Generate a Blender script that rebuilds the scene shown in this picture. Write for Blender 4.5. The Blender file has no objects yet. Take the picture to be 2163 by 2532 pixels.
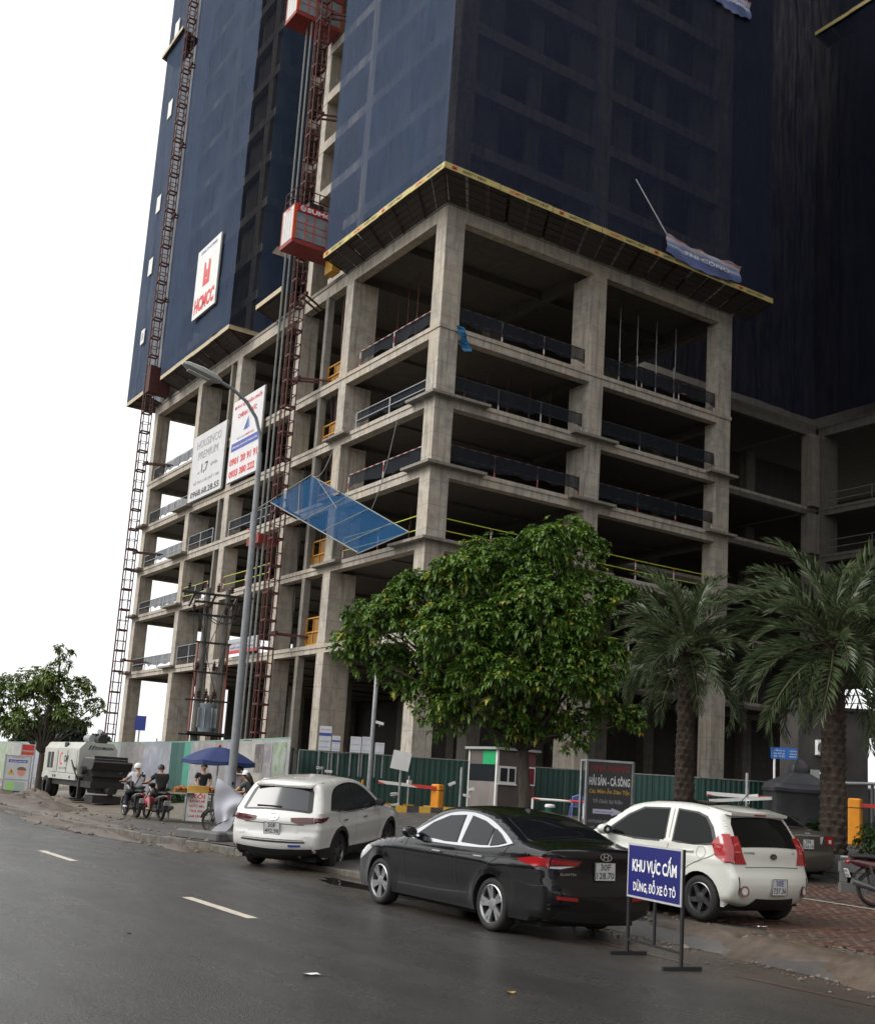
import bpy, bmesh, math, random
import numpy as np
from mathutils import Vector, Matrix, Euler
from mathutils.geometry import delaunay_2d_cdt
random.seed(7)
RNG = np.random.default_rng(7)
SC = bpy.context.scene
COL = SC.collection
PI = math.pi
rad = math.radians

# ------------------------------------------------------------------ camera
cam_data = bpy.data.cameras.new('camera')
cam = bpy.data.objects.new('camera', cam_data)
COL.objects.link(cam)
CAM_H = 1.684
yaw, pit, rol = rad(57.2865), rad(10.1746), rad(-3.7304)
fwd = np.array([math.cos(yaw)*math.cos(pit), math.sin(yaw)*math.cos(pit), math.sin(pit)])
rgt = np.array([math.sin(yaw), -math.cos(yaw), 0.0])
dwn = np.cross(fwd, rgt)
r2 = math.cos(rol)*rgt + math.sin(rol)*dwn
d2 = -math.sin(rol)*rgt + math.cos(rol)*dwn
cam.matrix_world = Matrix(((r2[0], -d2[0], -fwd[0], 0), (r2[1], -d2[1], -fwd[1], 0), (r2[2], -d2[2], -fwd[2], CAM_H), (0, 0, 0, 1)))
cam_data.sensor_fit = 'VERTICAL'
cam_data.sensor_height = 24.0
cam_data.lens = 24.0*2790.8/2532.0
cam_data.shift_y = (1442.0-1266.0)/2532.0
cam_data.clip_start = 0.1
cam_data.clip_end = 3000
SC.camera = cam

# ------------------------------------------------------------------ world, sun, exposure
SUN_EL, SUN_AZ = rad(40), rad(160)          # azimuth measured from +X towards +Y
world = bpy.data.worlds.new('World'); SC.world = world
world.use_nodes = True
wn = world.node_tree.nodes; wl = world.node_tree.links
wn.clear()
w_out = wn.new('ShaderNodeOutputWorld'); w_bg = wn.new('ShaderNodeBackground')
w_sky = wn.new('ShaderNodeTexSky'); w_sky.sky_type = 'NISHITA'; w_sky.sun_disc = False
w_sky.sun_elevation = SUN_EL; w_sky.sun_rotation = PI/2-SUN_AZ
w_sky.air_density = 1.0; w_sky.dust_density = 4.0; w_sky.ozone_density = 1.0
w_hsv = wn.new('ShaderNodeHueSaturation'); w_hsv.inputs['Saturation'].default_value = 0.08; w_hsv.inputs['Value'].default_value = 1.0
w_mix = wn.new('ShaderNodeMix'); w_mix.data_type = 'RGBA'
w_mix.inputs[0].default_value = 0.62          # cloud deck: an even white veil over the clear sky
w_mix.inputs[7].default_value = (11.5, 11.6, 11.7, 1)
wl.new(w_sky.outputs[0], w_hsv.inputs['Color']); wl.new(w_hsv.outputs[0], w_mix.inputs[6])
wl.new(w_mix.outputs[2], w_bg.inputs['Color']); w_bg.inputs['Strength'].default_value = 0.12
wl.new(w_bg.outputs[0], w_out.inputs['Surface'])
sun_data = bpy.data.lights.new('sun', 'SUN'); sun_data.energy = 1.5; sun_data.angle = rad(30); sun_data.color = (1.0, 0.97, 0.92)
sun = bpy.data.objects.new('sun', sun_data); COL.objects.link(sun)
sd = Vector((math.cos(SUN_AZ)*math.cos(SUN_EL), math.sin(SUN_AZ)*math.cos(SUN_EL), math.sin(SUN_EL)))
sun.rotation_euler = sd.to_track_quat('Z', 'Y').to_euler()
sun.location = (0, 0, 80)
SC.view_settings.view_transform = 'Standard'
SC.view_settings.look = 'None'
SC.view_settings.gamma = 1.0
SC.view_settings.use_curve_mapping = False
SC.view_settings.exposure = 0.32
SC.cycles.max_bounces = 6; SC.cycles.transparent_max_bounces = 16
SC.cycles.diffuse_bounces = 3; SC.cycles.glossy_bounces = 3
SC.cycles.caustics_reflective = False; SC.cycles.caustics_refractive = False

# ------------------------------------------------------------------ helpers
def V(*a): return Vector(a)

class MB:
    """collects geometry (world coordinates minus an origin) for ONE mesh object"""
    def __init__(s, o=(0, 0, 0)):
        s.v = []; s.f = []; s.m = []; s.o = Vector(o); s.mat = 0
    def add(s, vs, fs, mat=None):
        n = len(s.v); s.v += [tuple(v) for v in vs]
        s.f += [tuple(i+n for i in f) for f in fs]
        s.m += [s.mat if mat is None else mat]*len(fs); return s
    def hexa(s, p, mat=None):
        return s.add(p, [(0, 3, 2, 1), (4, 5, 6, 7), (0, 1, 5, 4), (1, 2, 6, 5), (2, 3, 7, 6), (3, 0, 4, 7)], mat)
    def box(s, a, b, mat=None):
        x0, y0, z0 = a; x1, y1, z1 = b
        return s.hexa([(x0, y0, z0), (x1, y0, z0), (x1, y1, z0), (x0, y1, z0), (x0, y0, z1), (x1, y0, z1), (x1, y1, z1), (x0, y1, z1)], mat)
    def rbox(s, c, size, M=None, mat=None, bev=0.0):
        """box centred on c, rotated by M, optionally with chamfered vertical edges"""
        hx, hy, hz = [k/2 for k in size]
        M = M or Matrix.Identity(3); c = Vector(c)
        if bev <= 0:
            P = [(-hx, -hy, -hz), (hx, -hy, -hz), (hx, hy, -hz), (-hx, hy, -hz), (-hx, -hy, hz), (hx, -hy, hz), (hx, hy, hz), (-hx, hy, hz)]
            return s.hexa([c+M @ Vector(p) for p in P], mat)
        b = bev; ring = [(-hx+b, -hy), (hx-b, -hy), (hx, -hy+b), (hx, hy-b), (hx-b, hy), (-hx+b, hy), (-hx, hy-b), (-hx, -hy+b)]
        k = 1-2*b/min(hx*2, hy*2) if min(hx, hy) > 0 else 1
        lv = [(-hz, .0), (-hz+b, 1), (hz-b, 1), (hz, .0)]
        vs = []
        for z, e in lv:
            for (x, y) in ring:
                sx = x if e else x-math.copysign(min(b, abs(x)), x); sy = y if e else y-math.copysign(min(b, abs(y)), y)
                vs.append(c+M @ Vector((sx, sy, z)))
        fs = [tuple(range(7, -1, -1)), tuple(range(24, 32))]
        for j in range(3):
            for i in range(8):
                fs.append((j*8+i, j*8+(i+1) % 8, (j+1)*8+(i+1) % 8, (j+1)*8+i))
        return s.add(vs, fs, mat)
    def bar(s, p, q, w, h=None, mat=None, up=(0, 0, 1)):
        p = Vector(p); q = Vector(q); d = (q-p); 
        if d.length < 1e-6: return s
        d.normalize(); u = Vector(up)
        if abs(d.dot(u)) > .98: u = Vector((1, 0, 0))
        a = d.cross(u).normalized(); b = a.cross(d); h = h or w
        P = []
        for e in (p, q):
            P += [e-a*w/2-b*h/2, e+a*w/2-b*h/2, e+a*w/2+b*h/2, e-a*w/2+b*h/2]
        return s.hexa(P, mat)
    def tube(s, path, r, n=8, mat=None, cap=True):
        path = [Vector(p) for p in path]; m = len(path); rs = r if hasattr(r, '__len__') else [r]*m
        t0 = (path[1]-path[0]).normalized(); ref = Vector((0, 0, 1)) if abs(t0.z) < .9 else Vector((1, 0, 0))
        a = t0.cross(ref).normalized(); vs = []
        for i, p in enumerate(path):
            t = (path[min(i+1, m-1)]-path[max(i-1, 0)]).normalized()
            a = (a-t*a.dot(t)).normalized(); b = t.cross(a)
            for k in range(n):
                an = 2*PI*k/n; vs.append(p+(a*math.cos(an)+b*math.sin(an))*rs[i])
        fs = [(i*n+k, i*n+(k+1) % n, (i+1)*n+(k+1) % n, (i+1)*n+k) for i in range(m-1) for k in range(n)]
        if cap: fs += [tuple(range(n-1, -1, -1)), tuple((m-1)*n+k for k in range(n))]
        return s.add(vs, fs, mat)
    def lathe(s, prof, c=(0, 0, 0), axis='z', n=24, mat=None):
        """prof: list of (radius, height along axis)"""
        vs = []; c = Vector(c)
        for (r, h) in prof:
            for k in range(n):
                an = 2*PI*k/n; x, y = r*math.cos(an), r*math.sin(an)
                vs.append(c+(Vector((x, y, h)) if axis == 'z' else Vector((x, h, y)) if axis == 'y' else Vector((h, x, y))))
        fl = axis == 'y'
        fs = []
        for i in range(len(prof)-1):
            for k in range(n):
                q = (i*n+k, i*n+(k+1) % n, (i+1)*n+(k+1) % n, (i+1)*n+k); fs.append(q[::-1] if fl else q)
        return s.add(vs, fs, mat)
    def disc(s, c, r, nrm=(0, 0, 1), n=16, mat=None, sx=1, sy=1):
        c = Vector(c); nn = Vector(nrm).normalized(); a = nn.orthogonal().normalized()
        if abs(nn.z) < .9: a = Vector((0, 0, 1)).cross(nn).normalized()
        b = nn.cross(a)
        return s.add([c+a*r*sx*math.cos(2*PI*k/n)+b*r*sy*math.sin(2*PI*k/n) for k in range(n)], [tuple(range(n))], mat)
    def ball(s, c, r, nu=10, nv=7, mat=None, M=None):
        c = Vector(c); r = r if hasattr(r, '__len__') else (r, r, r); vs = []; M = M or Matrix.Identity(3)
        for j in range(nv+1):
            th = PI*j/nv
            for i in range(nu):
                ph = 2*PI*i/nu
                vs.append(c+M @ Vector((r[0]*math.sin(th)*math.cos(ph), r[1]*math.sin(th)*math.sin(ph), r[2]*math.cos(th))))
        fs = [(j*nu+i, (j+1)*nu+i, (j+1)*nu+(i+1) % nu, j*nu+(i+1) % nu) for j in range(nv) for i in range(nu)]
        return s.add(vs, fs, mat)
    def quad(s, a, b, c, d, mat=None): return s.add([a, b, c, d], [(0, 1, 2, 3)], mat)
    def prism(s, poly, c, ex, ey, ez, depth, mat=None):
        """poly of (u,v) in the frame c,ex,ey extruded by depth along ez"""
        c, ex, ey, ez = Vector(c), Vector(ex), Vector(ey), Vector(ez); n = len(poly)
        lo = [c+ex*u+ey*v for u, v in poly]; hi = [p+ez*depth for p in lo]
        return s.add(lo+hi, [tuple(range(n-1, -1, -1)), tuple(range(n, 2*n))]+[(i, (i+1) % n, n+(i+1) % n, n+i) for i in range(n)], mat)
    def mesh(s, name, mats, smooth=False):
        me = bpy.data.meshes.new(name)
        o = s.o
        me.from_pydata([(v[0]-o.x, v[1]-o.y, v[2]-o.z) for v in s.v], [], s.f)
        mats = mats if isinstance(mats, (list, tuple)) else [mats]
        for m in mats: me.materials.append(m)
        if len(mats) > 1: me.polygons.foreach_set('material_index', s.m)
        if smooth:
            me.polygons.foreach_set('use_smooth', [True]*len(me.polygons))
        me.update(); return me
    def build(s, name, mats, parent=None, smooth=False, loc=None):
        ob = bpy.data.objects.new(name, s.mesh(name, mats, smooth)); COL.objects.link(ob)
        if parent is not None: ob.parent = parent
        elif loc is None: ob.location = s.o
        if loc is not None: ob.location = loc
        if smooth == 'auto':
            ob.data.set_sharp_from_angle(angle=rad(35))
        return ob

def tag(o, label=None, cat=None, group=None, kind=None):
    if label: o['label'] = label
    if cat: o['category'] = cat
    if group: o['group'] = group
    if kind: o['kind'] = kind
    return o
def thing(name, label, cat, loc=(0, 0, 0), rotz=0, group=None):
    o = bpy.data.objects.new(name, None); COL.objects.link(o); o.empty_display_size = .2
    o.location = loc; o.rotation_euler = (0, 0, rotz)
    return tag(o, label, cat, group)
def inst(me, name, parent, loc=(0, 0, 0), rot=(0, 0, 0), scale=None):
    o = bpy.data.objects.new(name, me); COL.objects.link(o); o.parent = parent
    o.location = loc; o.rotation_euler = rot
    if scale: o.scale = scale
    return o
def dup(root, loc, rotz=0, label=None, group=None):
    r = root.copy(); COL.objects.link(r); r.location = loc; r.rotation_euler = (0, 0, rotz)
    if label: r['label'] = label
    if group: r['group'] = group
    for ch in list(root.children):
        c = ch.copy(); COL.objects.link(c); c.parent = r
        for g_ in ch.children:
            d = g_.copy(); COL.objects.link(d); d.parent = c
    return r

def sstep(a, b, t):
    t = min(1, max(0, (t-a)/(b-a))); return t*t*(3-2*t)
KERB = [(8.7, 95), (8.75, 60), (8.8, 36), (8.85, 30), (9.15, 26), (9.75, 23), (10.1, 20), (10.35, 16), (10.4, 12), (10.25, 9.5), (10.1, 8), (9.85, 6.5), (9.4, 2), (9.2, -30)]
def kerb_x(y):
    for (xa, ya), (xb, yb) in zip(KERB, KERB[1:]):
        if yb <= y <= ya: return xa+(xb-xa)*(ya-y)/(ya-yb)
    return KERB[0][0] if y > KERB[0][1] else KERB[-1][0]
def gz(x, y):
    """height of the pavement and the yard behind it"""
    r = sstep(15, 23, y)*(1-.75*sstep(48, 75, y))
    return .17+.11*min(6, max(0, x-14))*r

# ------------------------------------------------------------------ materials
def mat(name, col=(.5, .5, .5), rough=.6, metal=0.0, spec=.5, coat=0.0):
    m = bpy.data.materials.new(name); m.use_nodes = True
    b = m.node_tree.nodes['Principled BSDF']
    b.inputs['Base Color'].default_value = (*col, 1); b.inputs['Roughness'].default_value = rough
    b.inputs['Metallic'].default_value = metal; b.inputs['Specular IOR Level'].default_value = spec
    b.inputs['Coat Weight'].default_value = coat; b.inputs['Coat Roughness'].default_value = .04
    m.diffuse_color = (*col, 1)
    return m
class NT:
    def __init__(s, m): s.m = m; s.t = m.node_tree; s.n = s.t.nodes; s.l = s.t.links; s.b = s.n['Principled BSDF']
    def new(s, t, **kw):
        n = s.n.new('ShaderNode'+t)
        for k, v in kw.items(): setattr(n, k, v)
        return n
    def pos(s, scale=(1, 1, 1), obj=False):
        mp = s.new('Mapping'); mp.inputs['Scale'].default_value = scale
        if obj: g = s.new('TexCoord'); s.l.new(g.outputs['Object'], mp.inputs['Vector'])
        else: g = s.new('NewGeometry'); s.l.new(g.outputs['Position'], mp.inputs['Vector'])
        return mp.outputs[0]
    def noise(s, vec, scale=5, detail=4, rough=.55, dist=0):
        n = s.new('TexNoise'); s.l.new(vec, n.inputs['Vector']); n.inputs['Scale'].default_value = scale
        n.inputs['Detail'].default_value = detail; n.inputs['Roughness'].default_value = rough; n.inputs['Distortion'].default_value = dist
        return n.outputs[0]
    def ramp(s, fac, stops):
        r = s.new('ValToRGB'); s.l.new(fac, r.inputs[0]); e = r.color_ramp.elements
        while len(e) < len(stops): e.new(.5)
        for i, (p, c) in enumerate(stops):
            e[i].position = p; c = c if hasattr(c, '__len__') else (c, c, c); e[i].color = (*c[:3], 1)
        return r.outputs[0]
    def mix(s, a, b, fac, mode='MIX'):
        m = s.new('Mix', data_type='RGBA', blend_type=mode)
        for sock, val in ((m.inputs[0], fac), (m.inputs[6], a), (m.inputs[7], b)):
            if hasattr(val, 'is_linked') or hasattr(val, 'links'): s.l.new(val, sock)
            elif hasattr(val, '__len__'): sock.default_value = (*val[:3], 1)
            else: sock.default_value = val
        return m.outputs[2]
    def math(s, op, a, b=0.0):
        m = s.new('Math', operation=op)
        for i, v in enumerate((a, b)):
            if hasattr(v, 'links'): s.l.new(v, m.inputs[i])
            else: m.inputs[i].default_value = v
        return m.outputs[0]
    def col(s, o): s.l.new(o, s.b.inputs['Base Color'])
    def rgh(s, o): s.l.new(o, s.b.inputs['Roughness'])
    def bump(s, h, strength=.3, dist=.02):
        b = s.new('Bump'); b.inputs['Strength'].default_value = strength; b.inputs['Distance'].default_value = dist
        s.l.new(h, b.inputs['Height']); s.l.new(b.outputs[0], s.b.inputs['Normal'])
def nmat(name, c1, c2, scale=4, rough=.7, bump=.15, spec=.4, stretch=(1, 1, 1), detail=5, metal=0, dist=.01, obj=False):
    """two-tone mottled material"""
    m = mat(name, c1, rough, metal, spec); t = NT(m); p = t.pos(stretch, obj)
    n = t.noise(p, scale, detail); t.col(t.ramp(n, [(.3, c1), (.7, c2)]))
    n2 = t.noise(p, scale*6, 3)
    t.rgh(t.math('ADD', t.math('MULTIPLY', n2, .25), rough-.12))
    if bump: t.bump(t.math('ADD', n, t.math('MULTIPLY', n2, .4)), bump, dist)
    return m

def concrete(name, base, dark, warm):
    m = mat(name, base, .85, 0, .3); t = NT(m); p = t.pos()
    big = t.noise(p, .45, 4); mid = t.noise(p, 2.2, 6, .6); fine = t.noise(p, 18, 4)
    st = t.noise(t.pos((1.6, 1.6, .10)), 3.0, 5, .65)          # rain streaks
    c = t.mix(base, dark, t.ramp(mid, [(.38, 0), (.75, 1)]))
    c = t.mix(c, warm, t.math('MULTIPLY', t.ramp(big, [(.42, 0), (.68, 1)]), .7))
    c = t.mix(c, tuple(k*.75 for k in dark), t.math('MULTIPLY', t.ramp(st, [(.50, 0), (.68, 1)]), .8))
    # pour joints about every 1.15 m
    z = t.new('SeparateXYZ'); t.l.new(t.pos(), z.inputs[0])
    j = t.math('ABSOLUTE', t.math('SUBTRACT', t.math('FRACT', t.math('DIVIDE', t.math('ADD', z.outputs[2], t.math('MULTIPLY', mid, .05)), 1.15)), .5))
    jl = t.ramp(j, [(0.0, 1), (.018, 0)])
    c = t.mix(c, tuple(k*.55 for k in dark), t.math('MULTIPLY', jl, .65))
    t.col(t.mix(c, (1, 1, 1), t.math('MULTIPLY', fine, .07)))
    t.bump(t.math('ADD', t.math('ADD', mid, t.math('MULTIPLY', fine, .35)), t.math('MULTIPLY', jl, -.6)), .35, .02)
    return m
M_CONC = concrete('bare_concrete', (.45, .405, .345), (.22, .198, .165), (.45, .375, .28))
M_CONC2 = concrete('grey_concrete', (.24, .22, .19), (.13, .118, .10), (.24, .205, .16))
M_CEIL = concrete('shaded_interior_concrete', (.075, .067, .058), (.045, .040, .035), (.07, .058, .046))  # same concrete with the shade of the open floors put into its colour
M_CONC3 = concrete('shaded_wing_concrete', (.15, .135, .115), (.085, .076, .065), (.14, .12, .095))  # darker copy of the concrete: shade of wing and courtyard in the colour
M_STEEL = nmat('galvanised_steel', (.30, .31, .32), (.42, .43, .44), 6, .45, .05, .5, metal=.6)
M_RED = nmat('red_oxide_paint', (.075, .016, .013), (.045, .012, .010), 5, .7, .1)
M_RUST = nmat('rusty_mast_paint', (.115, .036, .030), (.055, .022, .020), 7, .7, .1)
M_BLACK = mat('black_plastic', (.012, .012, .013), .55)
M_DARK = nmat('dark_grime', (.018, .017, .016), (.035, .032, .029), 6, .8, .1)
M_WHITE = nmat('white_paint', (.74, .74, .72), (.64, .63, .60), 3, .5, .03)
M_REDP = nmat('red_paint', (.55, .03, .025), (.42, .03, .025), 4, .5, .03)
M_YEL = nmat('yellow_paint', (.62, .36, .04), (.50, .26, .03), 4, .55, .05)
M_LIME = mat('lime_tape', (.50, .56, .06), .5)
M_ORANGE = nmat('orange_paint', (.78, .30, .02), (.66, .24, .02), 4, .45, .03)
M_BLUE = nmat('royal_blue_sheet', (.008, .010, .12), (.011, .014, .15), 3, .45, .0)
M_TXTW = mat('white_lettering', (.80, .80, .80), .5)
M_TXTR = mat('red_lettering', (.62, .03, .03), .5)
M_TXTK = mat('black_lettering', (.02, .02, .022), .5)
M_TXTB = mat('blue_lettering', (.04, .06, .30), .5)
M_TXTG = mat('grey_lettering', (.28, .28, .30), .5)
M_TXTY = mat('gold_lettering', (.60, .35, .03), .5)

_tc = {}
def text_geo(s, bold=0.0):
    k = (s, bold)
    if k in _tc: return _tc[k]
    cu = bpy.data.curves.new('txt', 'FONT'); cu.body = s; cu.resolution_u = 2; cu.offset = bold; cu.fill_mode = 'FRONT'
    ob = bpy.data.objects.new('txt', cu); me = bpy.data.meshes.new_from_object(ob)
    n = len(me.vertices); a = np.zeros(n*3); me.vertices.foreach_get('co', a); a = a.reshape(-1, 3)
    fs = [tuple(p.vertices) for p in me.polygons]
    bpy.data.objects.remove(ob); bpy.data.curves.remove(cu); bpy.data.meshes.remove(me)
    lo = a.min(0); hi = a.max(0); a = (a-lo)/np.maximum(hi-lo, 1e-6)
    _tc[k] = (a, fs, (hi-lo)[0]/(hi-lo)[1]); return _tc[k]
def lettering(s, c, ex, ey, w, h, material, parent, o=(0, 0, 0), bold=.015, name='lettering'):
    """flat print whose box is centred on c, w wide along ex and h high along ey"""
    a, fs, asp = text_geo(s, bold); mb = MB(o); c, ex, ey = Vector(c), Vector(ex).normalized(), Vector(ey).normalized()
    mb.add([c+ex*(p[0]-.5)*w+ey*(p[1]-.5)*h for p in a], fs)
    return mb.build(name, material, parent)

def leafmat(name, a, b, c, rough=.38):
    m = mat(name, a, rough, 0, .5); t = NT(m)
    oi = t.new('Attribute'); oi.attribute_name = 'tone'; 
    col = t.ramp(oi.outputs['Fac'], [(0, a), (.55, b), (.93, b), (1.0, c)])
    t.col(col)
    tr = t.new('BsdfTranslucent'); t.l.new(col, tr.inputs['Color'])
    mx = t.new('MixShader'); mx.inputs[0].default_value = .28
    out = t.n['Material Output']; t.l.new(t.b.outputs[0], mx.inputs[1]); t.l.new(tr.outputs[0], mx.inputs[2]); t.l.new(mx.outputs[0], out.inputs['Surface'])
    return m
# ------------------------------------------------------------------ ground materials
def wet_asphalt():
    m = mat('wet_asphalt', (.045, .044, .043), .4, 0, .5); t = NT(m); p = t.pos()
    big = t.noise(p, .22, 5, .6); mid = t.noise(p, 1.3, 6, .65); grit = t.noise(p, 34, 3, .7); g2 = t.noise(p, 85, 2); g3 = t.noise(p, 190, 2)
    trk = t.noise(t.pos((1.1, .045, 1)), 1.3, 4); drip = t.noise(t.pos((1, .22, 1)), .8, 5, .6)
    c = t.ramp(mid, [(.25, (.020, .019, .018)), (.75, (.038, .036, .033))])
    c = t.mix(c, (.022, .021, .020), t.math('MULTIPLY', t.ramp(drip, [(.45, 0), (.65, 1)]), .45))
    c = t.mix(c, (.15, .145, .135), t.math('MULTIPLY', t.ramp(t.noise(p, 42, 3, .7), [(.53, 0), (.70, 1)]), .55))
    c = t.mix(c, (.012, .012, .012), t.math('MULTIPLY', t.ramp(grit, [(.30, 1), (.46, 0)]), .75))
    v = t.new('TexVoronoi'); v.feature = 'DISTANCE_TO_EDGE'; t.l.new(t.mix(p, t.mix(p, p, 0), 0), v.inputs['Vector']); v.inputs['Scale'].default_value = .33
    wob = t.new('VectorMath', operation='ADD'); t.l.new(p, wob.inputs[0]); nz = t.new('TexNoise'); t.l.new(p, nz.inputs['Vector']); nz.inputs['Scale'].default_value = 1.1; nz.inputs['Detail'].default_value = 5; t.l.new(nz.outputs['Color'], wob.inputs[1]); t.l.new(wob.outputs[0], v.inputs['Vector'])
    crack = t.math('MULTIPLY', t.ramp(v.outputs['Distance'], [(0, 1), (.006, 0)]), t.ramp(big, [(.50, 0), (.60, 1)]))
    c = t.mix(c, (.012, .011, .010), crack)
    x = t.new('SeparateXYZ'); t.l.new(p, x.inputs[0])
    er = t.new('MapRange'); t.l.new(t.math('ADD', x.outputs[0], t.math('MULTIPLY', mid, 2.6)), er.inputs[0])
    er.inputs[1].default_value = 9.3; er.inputs[2].default_value = 11.6
    c = t.mix(c, (.078, .056, .040), t.math('MULTIPLY', er.outputs[0], .75))   # silt washed to the gutter
    t.col(c)
    r = t.math('ADD', t.ramp(big, [(.36, .10), (.60, .26)]), t.math('MULTIPLY', grit, .14))
    r = t.math('ADD', r, t.ramp(trk, [(.42, -.04), (.60, .10)])); r = t.math('SUBTRACT', r, t.math('MULTIPLY', t.ramp(drip, [(.45, 0), (.65, 1)]), .08)); t.rgh(r)
    wetmask = t.ramp(drip, [(.45, 1), (.65, .6)])
    t.bump(t.math('MULTIPLY', t.math('ADD', t.math('MULTIPLY', grit, .8), t.math('ADD', t.math('MULTIPLY', g2, .7), t.math('MULTIPLY', g3, .3))), wetmask), 1.0, .014)
    return m
def yard_mat():
    m = mat('dirty_yard', (.10, .085, .07), .7, 0, .4); t = NT(m); p = t.pos()
    big = t.noise(p, .22, 5, .65); mid = t.noise(p, 1.4, 6, .65); fine = t.noise(p, 14, 5, .7); grit = t.noise(p, 60, 3, .7)
    dry = t.ramp(mid, [(.25, (.115, .095, .075)), (.75, (.21, .175, .135))])
    grey = t.ramp(mid, [(.3, (.055, .053, .05)), (.7, (.095, .09, .085))])
    x = t.new('SeparateXYZ'); t.l.new(p, x.inputs[0])
    mr = t.new('MapRange'); t.l.new(t.math('ADD', x.outputs[1], t.math('MULTIPLY', big, 16)), mr.inputs[0])
    mr.inputs[1].default_value = 38; mr.inputs[2].default_value = 45
    c = t.mix(grey, dry, mr.outputs[0])
    c = t.mix(c, (.05, .036, .026), t.math('MULTIPLY', t.ramp(big, [(.52, 0), (.66, 1)]), .7))
    c = t.mix(c, (.26, .24, .21), t.math('MULTIPLY', t.ramp(fine, [(.62, 0), (.74, 1)]), .35))
    t.col(c); t.rgh(t.math('ADD', t.ramp(big, [(.4, .30), (.6, .70)]), t.math('MULTIPLY', fine, .15)))
    t.bump(t.math('ADD', t.math('ADD', mid, fine), t.math('MULTIPLY', grit, .5)), .6, .02)
    return m
M_ROAD = wet_asphalt(); M_YARD = yard_mat()
M_TERR = nmat('far_ground', (.07, .065, .055), (.12, .11, .09), .3, .8, .2)
M_KERB = nmat('kerb_granite', (.17, .155, .135), (.085, .074, .062), 5, .7, .3, dist=.02)
M_PAINT = nmat('worn_road_paint', (.52, .50, .46), (.36, .34, .31), 9, .5, .2)
M_DASH = nmat('lane_paint', (.66, .60, .50), (.46, .41, .34), 14, .45, .2)
def paver_mat():
    m = mat('brick_paver', (.16, .075, .05), .5, 0, .5); t = NT(m); p = t.pos()
    a = t.noise(p, 6, 4, .6); b = t.noise(p, .8, 4); c2 = t.noise(p, 45, 3)
    c = t.ramp(a, [(.25, (.06, .032, .023)), (.55, (.10, .052, .036)), (.8, (.14, .085, .058))])
    c = t.mix(c, (.045, .036, .028), t.math('MULTIPLY', t.ramp(b, [(.45, 0), (.65, 1)]), .7)); t.col(c)
    t.rgh(t.math('ADD', t.ramp(b, [(.4, .32), (.6, .55)]), t.math('MULTIPLY', c2, .15))); t.bump(t.math('ADD', a, c2), .4, .006)
    return m
M_PAVER = paver_mat()

# ------------------------------------------------------------------ terrain, road, yard
mb = MB((0, 0, -.08)); mb.quad((-1500, -1500, -.08), (1500, -1500, -.08), (1500, 1500, -.08), (-1500, 1500, -.08))
tag(mb.build('terrain', M_TERR), 'flat bare ground reaching to the horizon', kind='structure')
mb = MB()
ys = [-60, -30, 2, 6.5, 8, 9.5, 12, 16, 20, 23, 26, 30, 36, 45, 60, 95, 200, 700]
for a, b in zip(ys, ys[1:]):
    mb.quad((-16, a, 0), (kerb_x(min(a, 95))+.02, a, 0), (kerb_x(min(b, 95))+.02, b, 0), (-16, b, 0))
road = mb.build('road', M_ROAD); tag(road, 'wet dark asphalt carriageway in the foreground', kind='structure')
for (ya, yb) in ((12.75, 14.9), (20.25, 22.45), (27.8, 30.0), (35.3, 37.5), (42.8, 45.0), (50.3, 52.5), (57.8, 60)):
    mb = MB(); n = 14
    xs = [(5.9+RNG.normal(0, .004), ya+(yb-ya)*i/n) for i in range(n+1)]
    for (xa, y0), (xb, y1) in zip(xs, xs[1:]): mb.quad((xa-.075, y0, .004), (xa+.075, y0, .004), (xb+.075, y1, .004), (xb-.075, y1, .004))
    mb.build('lane_marking', M_DASH, road)
# old painted edge line and repair seams in the near lane
mb = MB()
for (pa, pb) in (((9.35, 10.9), (9.2, 8.9)), ((9.15, 8.2), (9.25, 5.6))):
    mb.quad((pa[0]-.04, pa[1], .004), (pa[0]+.04, pa[1], .004), (pb[0]+.04, pb[1], .004), (pb[0]-.04, pb[1], .004))
mb.build('faded_edge_marking', nmat('faded_red_line', (.10, .052, .040), (.055, .045, .04), 12, .4, 0), road)

mb = MB()
gy = [-30]+[2+.75*i for i in range(0, 65)]+list(np.arange(52, 96, 4.))+[200, 700]
gu = [0, .25, .6, 1.1, 1.8, 2.6, 3.5, 4.5, 5.6, 7, 8.5, 10, 12, 15, 20, 28, 40, 60, 90]
P = []
for y in gy:
    k = kerb_x(min(y, 95))+.16-.22*(1-sstep(11.5, 13.5, y))
    for u in gu:
        z = gz(k+u, y)+.03*math.sin(k+u*1.7+y*.9)*min(1, u/3)*(1 if y > 18 else .15)
        if u < .05: z = .003+.085*sstep(11.5, 13.5, y)+.08*sstep(20, 23, y)
        elif u < 1 and y < 13: z = z*(.45+.55*min(1, u/.7)) if y < 11.8 else z
        if u > 10: z = gz(k+u, y)
        P.append((k+u, y, z))
nu = len(gu)
mb.add(P, [(j*nu+i, j*nu+i+1, (j+1)*nu+i+1, (j+1)*nu+i) for j in range(len(gy)-1) for i in range(nu-1)])
yard = mb.build('pavement', M_YARD, smooth=True); tag(yard, 'muddy raised pavement and yard beside the road', kind='structure')

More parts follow.
